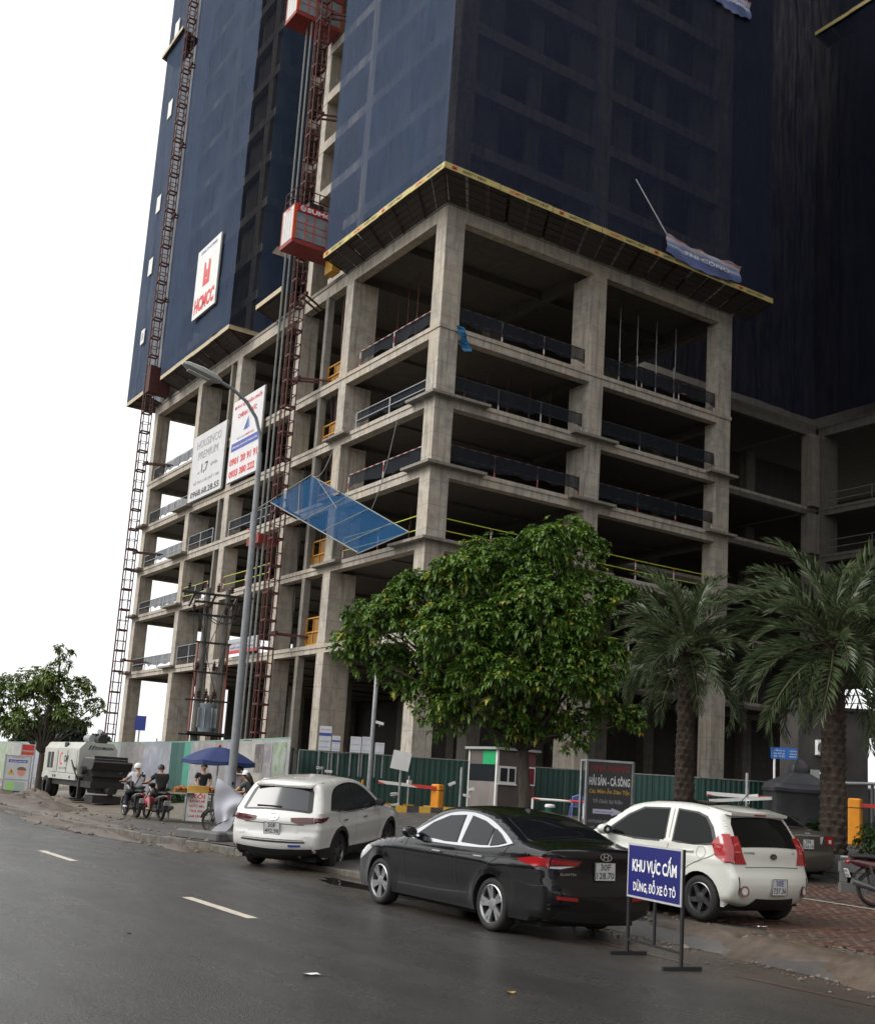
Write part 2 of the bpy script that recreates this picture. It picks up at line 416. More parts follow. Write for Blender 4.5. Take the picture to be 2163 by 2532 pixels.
# kerb: single stones, chipped and sunk a little
kerb = tag(bpy.data.objects.new('kerb', None), 'worn low kerb between road and pavement', kind='structure'); COL.objects.link(kerb)
y = 12.6
while y < 70:
    L = .98; a = V(kerb_x(y), y, 0); b = V(kerb_x(y+L), y+L, 0); d = (b-a).normalized(); n_ = V(d.y, -d.x, 0)
    sink = RNG.uniform(-.012, .012)-.075*(1-sstep(20, 23, y)); tw = RNG.uniform(-.02, .02)
    top = .165+sink; w = .16
    mb = MB(a)
    q = [a+d*.006, a+d*.006+n_*w, b-d*.006+n_*w, b-d*.006]
    lo = [V(p.x, p.y, -.04) for p in q]; c = .02
    mid = [V(p.x, p.y, top-c) for p in q]; up = [V(*(p*.0)) for p in q]
    ctr = (q[0]+q[2])/2
    up = [V(p.x+(ctr.x-p.x)*.14+n_.x*tw*.2, p.y+(ctr.y-p.y)*.03, top) for p in q]
    mb.add(lo+mid+up, [(0, 1, 5, 4), (1, 2, 6, 5), (2, 3, 7, 6), (3, 0, 4, 7), (4, 5, 9, 8), (5, 6, 10, 9), (6, 7, 11, 10), (7, 4, 8, 11), (8, 9, 10, 11)])
    mb.build('kerb_stone', M_KERB, kerb, loc=a); y += L

# brick pavers of the near parking area: nearest ones singly, the rest joined
PX0, PY0, PX1, PY1 = 11.05, 5.0, 20.4, 17.2
pw, ph = .225, .112
cells = []
j = 0; yy = PY0
while yy < PY1:
    xx = PX0+(pw/2 if j % 2 else 0)
    while xx < PX1:
        e = .35*math.sin(yy*1.3)+.2*math.sin(yy*3.1+1)
        if xx > PX0+.3+e+max(0, (yy-12))*.0: cells.append((xx, yy))
        xx += pw
    yy += ph; j += 1
def inview(x, y, z):
    v = np.array((x, y, z-CAM_H)); c = (v@r2, v@d2, v@fwd)
    if c[2] < .5: return False
    u, w = 1081.5+2790.8*c[0]/c[2], 1442+2790.8*c[1]/c[2]
    return 0 < u < 2163 and 0 < w < 2532
near = sorted([c for c in cells if inview(c[0], c[1], .19)], key=lambda c: c[0]**2+c[1]**2)[:300]
ns = set(near)
def paver_geo(mb, x, y, dz, t):
    hx, hy = pw/2-.006, ph/2-.006; z0 = .15; z1 = .19+dz; b = .008
    lo = [(x-hx, y-hy, z0), (x+hx, y-hy, z0), (x+hx, y+hy, z0), (x-hx, y+hy, z0)]
    md = [(p[0], p[1], z1-b+t*(p[0]-x)) for p in lo]; up = [(x+(p[0]-x)*.92, y+(p[1]-y)*.86, z1+t*(p[0]-x)) for p in lo]
    mb.add(lo+md+up, [(0, 1, 5, 4), (1, 2, 6, 5), (2, 3, 7, 6), (3, 0, 4, 7), (4, 5, 9, 8), (5, 6, 10, 9), (6, 7, 11, 10), (7, 4, 8, 11), (8, 9, 10, 11)])
pav_me = []
for k in range(6):
    mb = MB(); paver_geo(mb, 0, 0, 0, (k-2.5)*.012); pav_me.append(mb.mesh('brick', M_PAVER))
for i, (x, y) in enumerate(near):
    inst(pav_me[i % 6], 'brick', yard, (x, y, RNG.uniform(-.006, .006)))
mb = MB()
for (x, y) in cells:
    if (x, y) not in ns: paver_geo(mb, x, y, RNG.uniform(-.006, .006), RNG.uniform(-.03, .03))
tag(mb.build('brick_paving', M_PAVER, yard), kind='stuff')
mb = MB()
for a, b in zip(range(0, 24), range(1, 25)):
    y0, y1 = 7.0+a*.28, 7.0+b*.28; f = lambda y: 16.15+(y-11.7)*.1
    mb.quad((f(y0)-.05, y0, .2015), (f(y0)+.05, y0, .2015), (f(y1)+.05, y1, .2015), (f(y1)-.05, y1, .2015))
mb.build('parking_line', M_PAINT, yard)

# rubble, mud heaps and weeds along the kerb
def pebble(mb, c, r, sq=.6):
    n = 6; a0 = RNG.uniform(0, 6); vs = [c+V(0, 0, r*sq*RNG.uniform(.8, 1.1))]
    for k in range(n):
        rr = r*RNG.uniform(.7, 1.15); vs.append(c+V(rr*math.cos(a0+k*PI/3), rr*math.sin(a0+k*PI/3), r*.1*RNG.uniform(-1, 2)))
    for k in range(n): vs.append(V(vs[k+1].x*.9+c.x*.1, vs[k+1].y*.9+c.y*.1, c.z-r*.3))
    mb.add(vs, [(0, k+1, (k+1) % n+1) for k in range(n)]+[(k+1, n+k+1, n+(k+1) % n+1, (k+1) % n+1) for k in range(n)])
M_STONE = nmat('broken_stone', (.10, .08, .062), (.19, .155, .125), 9, .75, .3)
M_MUD = nmat('wet_mud', (.060, .043, .031), (.105, .078, .056), 6, .5, .6, dist=.02)
mb = MB()
for i in range(900):
    y = RNG.uniform(4.2, 12.5); x = kerb_x(y)+.15+abs(RNG.normal(0, .42)) if RNG.random() < .75 else kerb_x(y)-abs(RNG.normal(0, .3))
    z = gz(x, y)*sstep(-.05, .55, x-kerb_x(y))
    pebble(mb, V(x, y, z+.01), RNG.gamma(1.6, .008)+.005)
for i in range(700):
    y = RNG.uniform(22, 60); x = kerb_x(y)+RNG.exponential(1.4) if RNG.random() < .8 else kerb_x(y)-abs(RNG.normal(0, .35))
    pebble(mb, V(x, y, (gz(x, y) if x > kerb_x(y)+.1 else 0)+.01), RNG.gamma(2, .018)+.012)
tag(mb.build('gravel', M_STONE), 'scattered pebbles and broken stone along the kerb', kind='stuff')
def heap(name, label, pts, material, group=None):
    mb = MB()
    for (cx, cy, rx, ry, hh) in pts:
        nu, nv = 24, 10; vs = []; G = lambda x, y: gz(x, y)*sstep(-.05, .35, x-kerb_x(y))
        ph_ = RNG.uniform(0, 6)
        for j in range(nv+1):
            t = j/nv
            for i in range(nu):
                a = 2*PI*i/nu; k = 1+.18*math.sin(3*a+ph_)+.12*math.sin(7*a+ph_*2)
                h_ = hh*(1-t*t)**1.2*(1+.22*math.sin(5*a+9*t+ph_)+RNG.normal(0, .10))
                px_, py_ = cx+rx*t*k*math.cos(a), cy+ry*t*k*math.sin(a); vs.append((px_, py_, G(px_, py_)+h_+(.006 if t < .95 else -.03)))
        mb.add(vs, [(j*nu+i, (j+1)*nu+i, (j+1)*nu+(i+1) % nu, j*nu+(i+1) % nu) for j in range(nv) for i in range(nu)])
    return tag(mb.build(name, material, smooth=True), label, kind='stuff')
heap('mud', 'wet brown mud washed along the kerb line', [(10.6, 8.8, .5, .9, .05), (10.5, 7.3, .55, 1.1, .06), (10.4, 5.9, .6, .9, .07), (10.9, 10.2, .5, .8, .04), (9.0, 33, .7, 3.5, .12), (8.9, 28.3, .5, 2.6, .08), (10.2, 42, 1.6, 4.2, .22), (10.4, 47.5, 1.3, 2.2, .26), (9.8, 38, 1.2, 2.5, .16), (9.3, 24, .4, 1.2, .06)], M_MUD)
heap('rubble', 'pale heap of rubble beside the warning board', [(11.6, 46.2, .9, 1.0, .34), (10.9, 44.5, .9, 1.2, .22), (12.4, 45.6, .6, .7, .16)], M_STONE)
M_GRASS = leafmat('weed_blades', (.030, .055, .015), (.055, .085, .022), (.11, .11, .04))
def tone(me, vals):
    a = me.attributes.new('tone', 'FLOAT', 'FACE'); a.data.foreach_set('value', vals)
mb = MB(); tv = []
for i in range(2600):
    y = RNG.uniform(4.5, 9.8); c0 = [5.5, 7.4, 9.2][RNG.integers(0, 3)]
    if RNG.random() < .75: y = RNG.normal(c0, .45)
    x = kerb_x(y)+.4+abs(RNG.normal(.15, .35)); z = gz(x, y)*.8; hgt = RNG.uniform(.02, .09); a = RNG.uniform(0, 6.3); le = RNG.uniform(0, .05); w = .005
    ca, sa = math.cos(a), math.sin(a); mb.add([(x-w*sa, y+w*ca, z), (x+w*sa, y-w*ca, z), (x+le*ca, y+le*sa, z+hgt)], [(0, 1, 2)]); tv.append(RNG.random())
go = mb.build('grass', M_GRASS); tone(go.data, tv); tag(go, 'short weeds growing along the broken pavement edge', kind='stuff')
# shallow puddles: level water skins 4 mm above the asphalt
M_WATER = mat('standing_water', (.018, .016, .014), .03, 0, .5)
for (cx, cy, rx, ry) in ((9.55, 16.3, .42, 1.7), (8.6, 29.5, .35, 3.6), (9.9, 24.5, .3, .5)):
    mb = MB((cx, cy, 0)); n = 40; ph_ = RNG.uniform(0, 6)
    mb.add([(cx+rx*(1+.22*math.sin(3*a+ph_)+.1*math.sin(7*a))*math.cos(a), cy+ry*(1+.2*math.sin(2*a+ph_)+.08*math.sin(9*a))*math.sin(a), .005) for a in [2*PI*k/n for k in range(n)]], [tuple(range(n))])
    tag(mb.build('puddle', M_WATER), 'shallow dirty puddle in the gutter', kind='structure')
# litter on the road
def scrap(name, label, cat, c, r, material, n=9, curl=.02):
    mb = MB(c); vs = [V(*c)+V(0, 0, curl)]
    for k in range(n):
        a = 2*PI*k/n; rr = r*RNG.uniform(.5, 1.2); vs.append(V(*c)+V(rr*math.cos(a)*1.5, rr*math.sin(a), .006+curl*RNG.random()))
    mb.add(vs, [(0, k+1, (k+1) % n+1) for k in range(n)]); return tag(mb.build(name, material), label, cat)
scrap('paper_scrap', 'crumpled white scrap lying alone in the near lane', 'litter', (4.82, 9.1, 0), .075, M_TXTW)
scrap('fallen_leaf', 'curled yellow leaf lying on the wet road', 'leaf', (6.12, 7.96, 0), .035, mat('dead_leaf', (.42, .26, .05), .6))
scrap('plastic_scrap', 'white plastic scrap on the brick paving below the white hatchback', 'litter', (11.6, 10.0, .195), .05, M_TXTW)
scrap('twig', 'small dark leaf near the dashed lane line', 'leaf', (4.0, 11.6, 0), .035, M_DARK)
# ------------------------------------------------------------------ unfinished concrete building
BO = (26.5, 42.5, .7)
bld = thing('concrete_building', 'unfinished concrete frame building with open floors and netted upper storeys', 'building', BO)
X0, Y0, XE, YE = 26.5, 42.5, 46.1, 83.4
LV = [(8.52, .46), (12.75, .45), (16.31, .55), (19.66, .52), (23.12, .56), (29.35, .85)]
FN = ['first', 'second', 'third', 'fourth', 'fifth', 'sixth']
TZ = [33.0+3.3*k for k in range(13)]
_boxme = {}
def bpart(name, a, b, m, parent=None, o=BO):
    """a box part, bevelled edges shared between equal sizes"""
    parent = parent or bld; c = [(a[i]+b[i])/2 for i in range(3)]; s = tuple(round(abs(b[i]-a[i]), 3) for i in range(3))
    key = (s, m.name)
    if key not in _boxme:
        q = MB(); q.box([-k/2 for k in s], [k/2 for k in s]); _boxme[key] = q.mesh(name, m)
    return inst(_boxme[key], name, parent, (c[0]-o[0], c[1]-o[1], c[2]-o[2]))
zb_ = .7; storeys = []
for (zt, th) in LV:
    storeys.append((zb_, zt-th)); zb_ = zt
cols_left = [(42.5, 43.4, 1.05), (51.6, 52.42, 1.55), (57.63, 58.5, 1.0), (66.54, 67.34, .98), (73.5, 74.2, 1.5), (82.6, 83.4, .98)]
thin_left = [(54.55, 54.9, .4), (68.14, 68.4, .35)]
XG = [36.1, 45.4, 55.0, 64.8]; YG = [52.0, 58.0, 67.0, 74.0, 83.0]
for (z0, z1) in storeys:
    for (ya, yb, dx) in cols_left: bpart('column', (X0, ya, z0), (X0+dx, yb, z1), M_CONC)
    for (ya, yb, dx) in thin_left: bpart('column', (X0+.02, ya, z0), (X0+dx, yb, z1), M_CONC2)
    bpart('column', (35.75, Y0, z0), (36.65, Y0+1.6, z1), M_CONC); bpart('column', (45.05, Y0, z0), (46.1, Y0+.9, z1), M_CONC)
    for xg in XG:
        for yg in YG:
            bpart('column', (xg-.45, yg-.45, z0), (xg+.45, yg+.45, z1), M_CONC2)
    # core walls added to darken the interior of the upper levels
    if z0 > 12: 
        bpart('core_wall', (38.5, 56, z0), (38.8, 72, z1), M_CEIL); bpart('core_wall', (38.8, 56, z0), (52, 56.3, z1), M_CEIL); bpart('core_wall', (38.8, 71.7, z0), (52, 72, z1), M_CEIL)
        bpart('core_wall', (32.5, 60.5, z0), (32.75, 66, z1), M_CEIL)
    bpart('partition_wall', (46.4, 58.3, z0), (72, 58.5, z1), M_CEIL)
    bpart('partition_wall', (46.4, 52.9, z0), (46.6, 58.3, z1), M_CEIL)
for (xa, xb) in ((34.6, 37.6), (39.4, 43.9), (44.7, 65)): bpart('partition_wall', (xa, 82.9, .7), (xb, 83.1, 8.06), M_CEIL)
bpart('partition_wall', (46.2, 58.5, .7), (46.4, 82.9, 8.06), M_CEIL)
for i, (zt, th) in enumerate(LV):
    lip = .05
    mb = MB(BO)
    def plate(x0, y0, x1, y1, z0=zt-.2, z1=zt): mb.box((x0, y0, z0), (x1, y1, z1))
    plate(X0-lip, Y0-lip, XE+lip, 52.0); plate(X0-lip, 52.0, 65.5, YE+lip)
    mb.build('floor_slab', M_CONC if i < 5 else M_CONC2, bld, loc=(0, 0, 0))
    zlo, zhi = zt-th, zt-.2
    def beam(x0, y0, x1, y1, m=M_CONC): bpart('edge_beam', (x0, y0, zlo), (x1, y1, zhi), m)
    yl = [42.5, 51.6, 57.63, 66.54, 73.5, YE]
    for ya, yb in zip(yl, yl[1:]): beam(X0, ya, X0+.5, yb)
    beam(X0+.5, Y0, 36.1, Y0+.5); beam(36.1, Y0, XE, Y0+.5)
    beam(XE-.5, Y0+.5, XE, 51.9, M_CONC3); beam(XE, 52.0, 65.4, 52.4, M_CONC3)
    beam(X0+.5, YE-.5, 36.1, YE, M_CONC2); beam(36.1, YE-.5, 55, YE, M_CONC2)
    zl2 = zlo+.06
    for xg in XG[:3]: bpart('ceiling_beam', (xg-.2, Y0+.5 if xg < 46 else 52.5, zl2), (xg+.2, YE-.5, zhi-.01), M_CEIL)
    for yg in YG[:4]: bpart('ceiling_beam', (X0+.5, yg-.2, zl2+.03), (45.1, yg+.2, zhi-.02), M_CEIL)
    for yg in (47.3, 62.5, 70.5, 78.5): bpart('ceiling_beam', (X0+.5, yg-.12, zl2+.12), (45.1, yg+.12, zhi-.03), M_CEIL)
    # soffit sheet under the slab (dark, with the interior shade in its colour)
    bpart('shade_soffit', (X0+.52, Y0+.52, zt-.215), (XE-.52, 51.98, zt-.203), M_CEIL); bpart('shade_soffit', (X0+.52, 52.02, zt-.215), (65, YE-.52, zt-.203), M_CEIL)
    # plank ledges left at the foot of the columns
    if i in (1, 2, 3):
        for (ya, yb) in ((42.06, 44.5), (50.6, 53.0)) if i != 1 else ((42.06, 45.2), (50.4, 53.2)):
            bpart('ledge_plate', (X0-.42, ya, zt-.13), (X0+.05, yb, zt+.005), M_CONC2)
        for (xa, xb) in ((26.08, 29.4), (34.6, 37.5), (44.2, 46.35)):
            bpart('ledge_plate', (xa+(.42 if xa < 27 else 0), Y0-.44, zt-.13), (xb, Y0+.05, zt+.005), M_CONC2)
        bpart('ledge_plate', (X0-.5, 72.9, zt-.14), (X0+.05, 75.9, zt+.005), M_CONC2); bpart('ledge_plate', (X0-.5, 81.9, zt-.14), (X0+.05, 83.6, zt+.005), M_CONC2)
    if i == 0: bpart('ledge_plate', (X0-.5, 82.0, zt-.14), (X0+.05, 83.7, zt+.005), M_CONC2); bpart('ledge_plate', (X0-.4, 73.0, zt-.12), (X0+.05, 75.4, zt+.005), M_CONC2)
# storeys behind the nets
for k, zt in enumerate(TZ):
    z0 = (TZ[k-1] if k else 29.35); z1 = zt-.6
    for nm, (x0, y0, x1, y1) in (('floor_slab', (26.7, 42.7, 46, 58.3)), ('floor_slab', (29.6, 58.3, 45.9, 65.5)), ('floor_slab', (26.7, 65.5, 46, 83.2))):
        bpart(nm, (x0, y0, zt-.2), (x1, y1, zt), M_CONC)
    for (a, b) in (((26.7, 42.7), (27.05, 58.3)), ((27.05, 42.7), (46, 43.05)), ((29.6, 58.3), (29.95, 65.5)), ((26.7, 65.5), (27.05, 83.2)), ((27.05, 65.5), (31, 65.85))):
        bpart('edge_beam', (a[0], a[1], z1), (b[0], b[1], zt-.2), M_CONC)
    for (ya, yb) in ((42.7, 43.7), (51.6, 52.3), (57.5, 58.3), (66.5, 67.3), (73.4, 74.2), (82.4, 83.2)): bpart('column', (26.72, ya, z0), (27.75, yb, z1), M_CONC)
    for (xa, xb) in ((35.7, 36.7), (44.9, 46.0)): bpart('column', (xa, 42.72, z0), (xb, 43.7, z1), M_CONC)
    # infill walls leaving tall window gaps
    for (xa, xb) in ((27.8, 29.6), (31.4, 32.2), (34.1, 35.5), (37.2, 38.6), (40.3, 41.1), (43.2, 44.6)): bpart('infill_wall', (xa, 43.15, z0), (xb, 43.4, z1), M_CONC2)
    for (ya, yb) in ((44.4, 46.0), (48.0, 49.2), (68.5, 70.5), (71.6, 72.8), (75, 77), (79.2, 81.5)): bpart('infill_wall', (27.15, ya, z0), (27.4, yb, z1), M_CONC2)
    bpart('core_wall', (31, 46, z0), (31.3, 82, z1), M_CEIL); bpart('core_wall', (31.3, 46, z0), (46, 46.3, z1), M_CEIL)

# ------------------------------------------------------------------ the wing behind the palms
WO = (65.5, 52.5, .7)
wing = thing('building_wing', 'dark wing of the unfinished building behind the palm trees', 'building', WO)
z0 = .7
for i, (zt, th) in enumerate(LV):
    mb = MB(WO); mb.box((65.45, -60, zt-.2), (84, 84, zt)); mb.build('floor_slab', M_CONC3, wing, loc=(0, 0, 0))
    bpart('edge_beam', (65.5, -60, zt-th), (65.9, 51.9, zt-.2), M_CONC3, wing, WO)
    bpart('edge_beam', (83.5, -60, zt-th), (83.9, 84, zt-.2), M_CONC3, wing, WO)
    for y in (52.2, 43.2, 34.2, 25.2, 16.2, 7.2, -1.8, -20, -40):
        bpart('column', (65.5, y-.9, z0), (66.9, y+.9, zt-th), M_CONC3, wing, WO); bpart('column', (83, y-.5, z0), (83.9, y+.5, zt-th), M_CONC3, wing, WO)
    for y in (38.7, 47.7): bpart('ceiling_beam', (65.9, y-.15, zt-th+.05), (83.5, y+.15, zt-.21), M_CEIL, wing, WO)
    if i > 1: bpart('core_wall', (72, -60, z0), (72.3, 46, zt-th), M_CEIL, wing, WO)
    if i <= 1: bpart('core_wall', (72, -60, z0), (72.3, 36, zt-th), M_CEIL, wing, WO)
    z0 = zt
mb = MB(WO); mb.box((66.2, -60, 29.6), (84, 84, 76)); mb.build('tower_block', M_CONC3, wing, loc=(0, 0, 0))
mb = MB(WO); mb.box((31, -52, .7), (65.4, 6, 76)); mb.build('shade_block', M_CONC3, wing, loc=(0, 0, 0))  # unseen block added out of view to darken the courtyard
for i in range(5):
    zt = LV[i][0]; o = thing('guard_rail', 'dark pipe railing on the %s floor of the shaded wing' % FN[i], 'railing', (65.6, 45, zt))
    mb = MB(o.location); mb.bar((65.65, 36, zt+1.05), (65.65, 51, zt+1.05), .05); mb.bar((65.65, 36, zt+.5), (65.65, 51, zt+.5), .05); mb.build('rail', M_STEEL, o, loc=(0, 0, 0))
    for y in (37, 40.5, 44, 47.5): mb = MB(o.location); mb.bar((65.65, y, zt), (65.65, y, zt+1.05), .05); mb.build('post', M_STEEL, o, loc=(0, 0, 0))

# ------------------------------------------------------------------ guard rails of the open floors
def striped(name, a, b):
    m = mat(name, a, .45); t = NT(m); s = t.new('SeparateXYZ'); t.l.new(t.pos(), s.inputs[0])
    u = t.math('ADD', t.math('ADD', s.outputs[0], s.outputs[1]), s.outputs[2])
    t.col(t.ramp(t.math('FRACT', t.math('DIVIDE', u, .66)), [(.49, a), (.51, b)])); return m
M_STRIPE = striped('red_white_stripes', (.30, .022, .022), (.52, .51, .50))
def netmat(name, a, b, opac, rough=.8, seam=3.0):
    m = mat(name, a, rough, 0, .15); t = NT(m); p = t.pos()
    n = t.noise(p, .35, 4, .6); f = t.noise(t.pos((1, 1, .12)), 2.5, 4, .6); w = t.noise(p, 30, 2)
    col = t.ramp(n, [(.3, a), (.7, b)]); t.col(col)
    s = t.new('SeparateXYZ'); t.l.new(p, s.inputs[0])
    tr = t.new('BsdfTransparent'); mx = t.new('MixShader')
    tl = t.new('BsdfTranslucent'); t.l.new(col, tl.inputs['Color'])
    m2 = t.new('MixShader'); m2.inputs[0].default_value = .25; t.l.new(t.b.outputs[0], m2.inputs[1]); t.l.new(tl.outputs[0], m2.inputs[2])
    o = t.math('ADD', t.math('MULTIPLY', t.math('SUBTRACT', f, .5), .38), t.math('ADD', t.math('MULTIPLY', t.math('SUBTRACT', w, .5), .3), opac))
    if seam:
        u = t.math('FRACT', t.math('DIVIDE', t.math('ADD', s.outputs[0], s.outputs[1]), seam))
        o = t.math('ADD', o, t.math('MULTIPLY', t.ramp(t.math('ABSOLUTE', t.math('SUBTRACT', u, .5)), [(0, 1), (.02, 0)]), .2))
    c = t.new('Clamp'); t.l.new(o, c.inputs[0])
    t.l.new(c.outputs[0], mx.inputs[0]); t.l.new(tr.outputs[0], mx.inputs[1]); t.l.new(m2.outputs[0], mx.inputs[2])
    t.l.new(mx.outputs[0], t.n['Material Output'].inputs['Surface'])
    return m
M_DNET = netmat('black_debris_mesh', (.016, .019, .026), (.026, .030, .038), .80, seam=0)
def guard_rail(label, a, b, z, h=1.05, kind='stripe', net=True, mid=True):
    a = V(a[0], a[1], z); b = V(b[0], b[1], z); o = thing('guard_rail', label, 'guard rail', a, group='guard rails on the open floors')
    m = M_STRIPE if kind == 'stripe' else M_LIME if kind == 'lime' else M_STEEL
    for f in ((h, .52) if mid else (h,)):
        mb = MB(a); n = 6
        pts = [a.lerp(b, i/n)+V(0, 0, f-(.03*math.sin(PI*i/n) if kind == 'lime' else 0)) for i in range(n+1)]
        mb.tube(pts, .024 if kind != 'lime' else .026, 5); mb.build('rail', m, o, loc=(0, 0, 0))
    n = max(2, int((b-a).length/2.6))
    for i in range(n+1):
        p = a.lerp(b, i/n); mb = MB(a); mb.tube([p, p+V(0, 0, h)], .034, 6); mb.build('post', M_STRIPE if kind != 'grey' else M_STEEL, o, loc=(0, 0, 0))
    if net:
        mb = MB(a); n = 14; d = (b-a).normalized(); nn = V(d.y, -d.x, 0); off = nn*.07; vs = []
        for i in range(n+1):
            p = a.lerp(b, i/n)+off
            lo = .30+.07*math.sin(i*2.1)+(.2 if i > n*.6 else 0)*RNG.random()
            vs += [p+V(0, 0, lo)+nn*RNG.normal(0, .02), p+V(0, 0, h+.01+RNG.normal(0, .01))]
        mb.add(vs, [(2*i, 2*i+2, 2*i+3, 2*i+1) for i in range(n)]); mb.build('mesh_sheet', M_DNET, o, loc=(0, 0, 0))
    return o
xr = X0+.12; yr = Y0+.12
guard_rail('striped guard rail with black mesh, fifth floor, left of corner column', (xr, 43.5), (xr, 50.4), 23.12, .95, 'stripe', True, False)
guard_rail('black mesh guard rail, fourth floor, left of corner column', (xr, 43.5), (xr, 50.3), 19.66, .95, 'grey')
guard_rail('striped guard rail with torn mesh, third floor, left of corner column', (xr, 43.5), (xr, 50.6), 16.31, 1.0, 'stripe', True, False)
guard_rail('lime tape guard rail beside the blue catch net, second floor', (xr, 43.5), (xr, 50.6), 12.75, 1.2, 'lime', False)
for i, (k, nt, nm) in enumerate((('lime', False, 'second'), ('stripe', True, 'third'), ('grey', True, 'fourth'), ('stripe', True, 'fifth'))):
    z = LV[i+1][0]
    guard_rail('%s guard rail, %s floor, shaded face, bay beside the corner column' % ({'lime': 'lime tape', 'stripe': 'red and white striped', 'grey': 'grey meshed'}[k], nm), (27.6, yr), (35.4, yr), z, 1.1, k, nt)
    guard_rail('%s guard rail, %s floor, shaded face, outer bay' % ({'lime': 'lime tape', 'stripe': 'red and white striped', 'grey': 'grey meshed'}[k], nm), (36.7, yr), (44.9, yr), z, 1.1, k, nt)
guard_rail('lime tape guard rail, first floor, behind the big tree', (27.6, yr), (44.9, yr), 8.52, 1.1, 'lime', False)
for i, z in enumerate([8.52, 12.75, 16.31, 19.66, 23.12]):
    if i in (0, 1, 2, 3, 4): guard_rail('low mesh railing, %s floor, last bay at the open end with sky behind' % FN[i], (xr, 74.4), (xr, 82.4), z, .95, 'grey', True, i < 3)
    if i in (0, 1, 2): guard_rail('dark mesh railing, %s floor, bay below the white advert boards' % FN[i], (xr, 69.0), (xr, 73.3), z, 1.1 if i else 1.3, 'lime' if i == 1 else 'grey', True)
guard_rail('lime tape rail, first floor, behind the leaning lamp post', (xr, 59.5), (xr, 66.3), 12.75, 1.05, 'lime', False)
guard_rail('sagging mesh railing, third floor, behind the lamp post', (xr, 59.5), (xr, 66.3), 16.31, 1.05, 'grey', True)
M_GATE = nmat('yellow_gate_paint', (.55, .26, .025), (.42, .18, .02), 5, .5, .05)
M_GATEP = nmat('ochre_gate_panel', (.30, .15, .03), (.22, .11, .025), 6, .6, .05)
for i, z in enumerate([8.52, 12.75, 16.31, 19.66, 23.12]):
    hgt = 1.6 if i < 2 else 1.25; o = thing('landing_gate', 'yellow steel hoist landing gate on the %s floor' % FN[i], 'gate', (26.85, 52.95, z), group='yellow hoist landing gates')
    mb = MB(o.location); ya, yb = 52.95, 54.5
    mb.bar((26.85, ya, z+.05), (26.85, ya, z+hgt), .07); mb.bar((26.85, yb, z+.05), (26.85, yb, z+hgt), .07); mb.bar((26.85, (ya+yb)/2, z+.05), (26.85, (ya+yb)/2, z+hgt), .05)
    for f in (.08, .5, .98): mb.bar((26.85, ya, z+hgt*f), (26.85, yb, z+hgt*f), .07)
    mb.build('gate_frame', M_GATE, o, loc=(0, 0, 0))
    mb = MB(o.location); mb.box((26.88, ya+.06, z+.12), (26.9, (ya+yb)/2-.03, z+hgt*.95)); mb.build('gate_panel', M_GATEP, o, loc=(0, 0, 0))
    mb = MB(o.location); mb.box((26.88, (ya+yb)/2+.03, z+.12), (26.9, yb-.06, z+hgt*.47)); mb.build('gate_panel', M_GATEP, o, loc=(0, 0, 0))
    mb = MB((26.7, 52.6, z)); mb.rbox((26.7, 52.62, z+.45), (.06, .32, .8), Matrix.Rotation(.1, 3, 'X'))
    if i != 2: tag(mb.build('white_sheet', M_WHITE), 'white board propped by the column, %s floor beside the yellow gate' % FN[i], 'board')
M_POST = nmat('painted_post', (.20, .21, .20), (.13, .135, .13), 5, .6, .1)
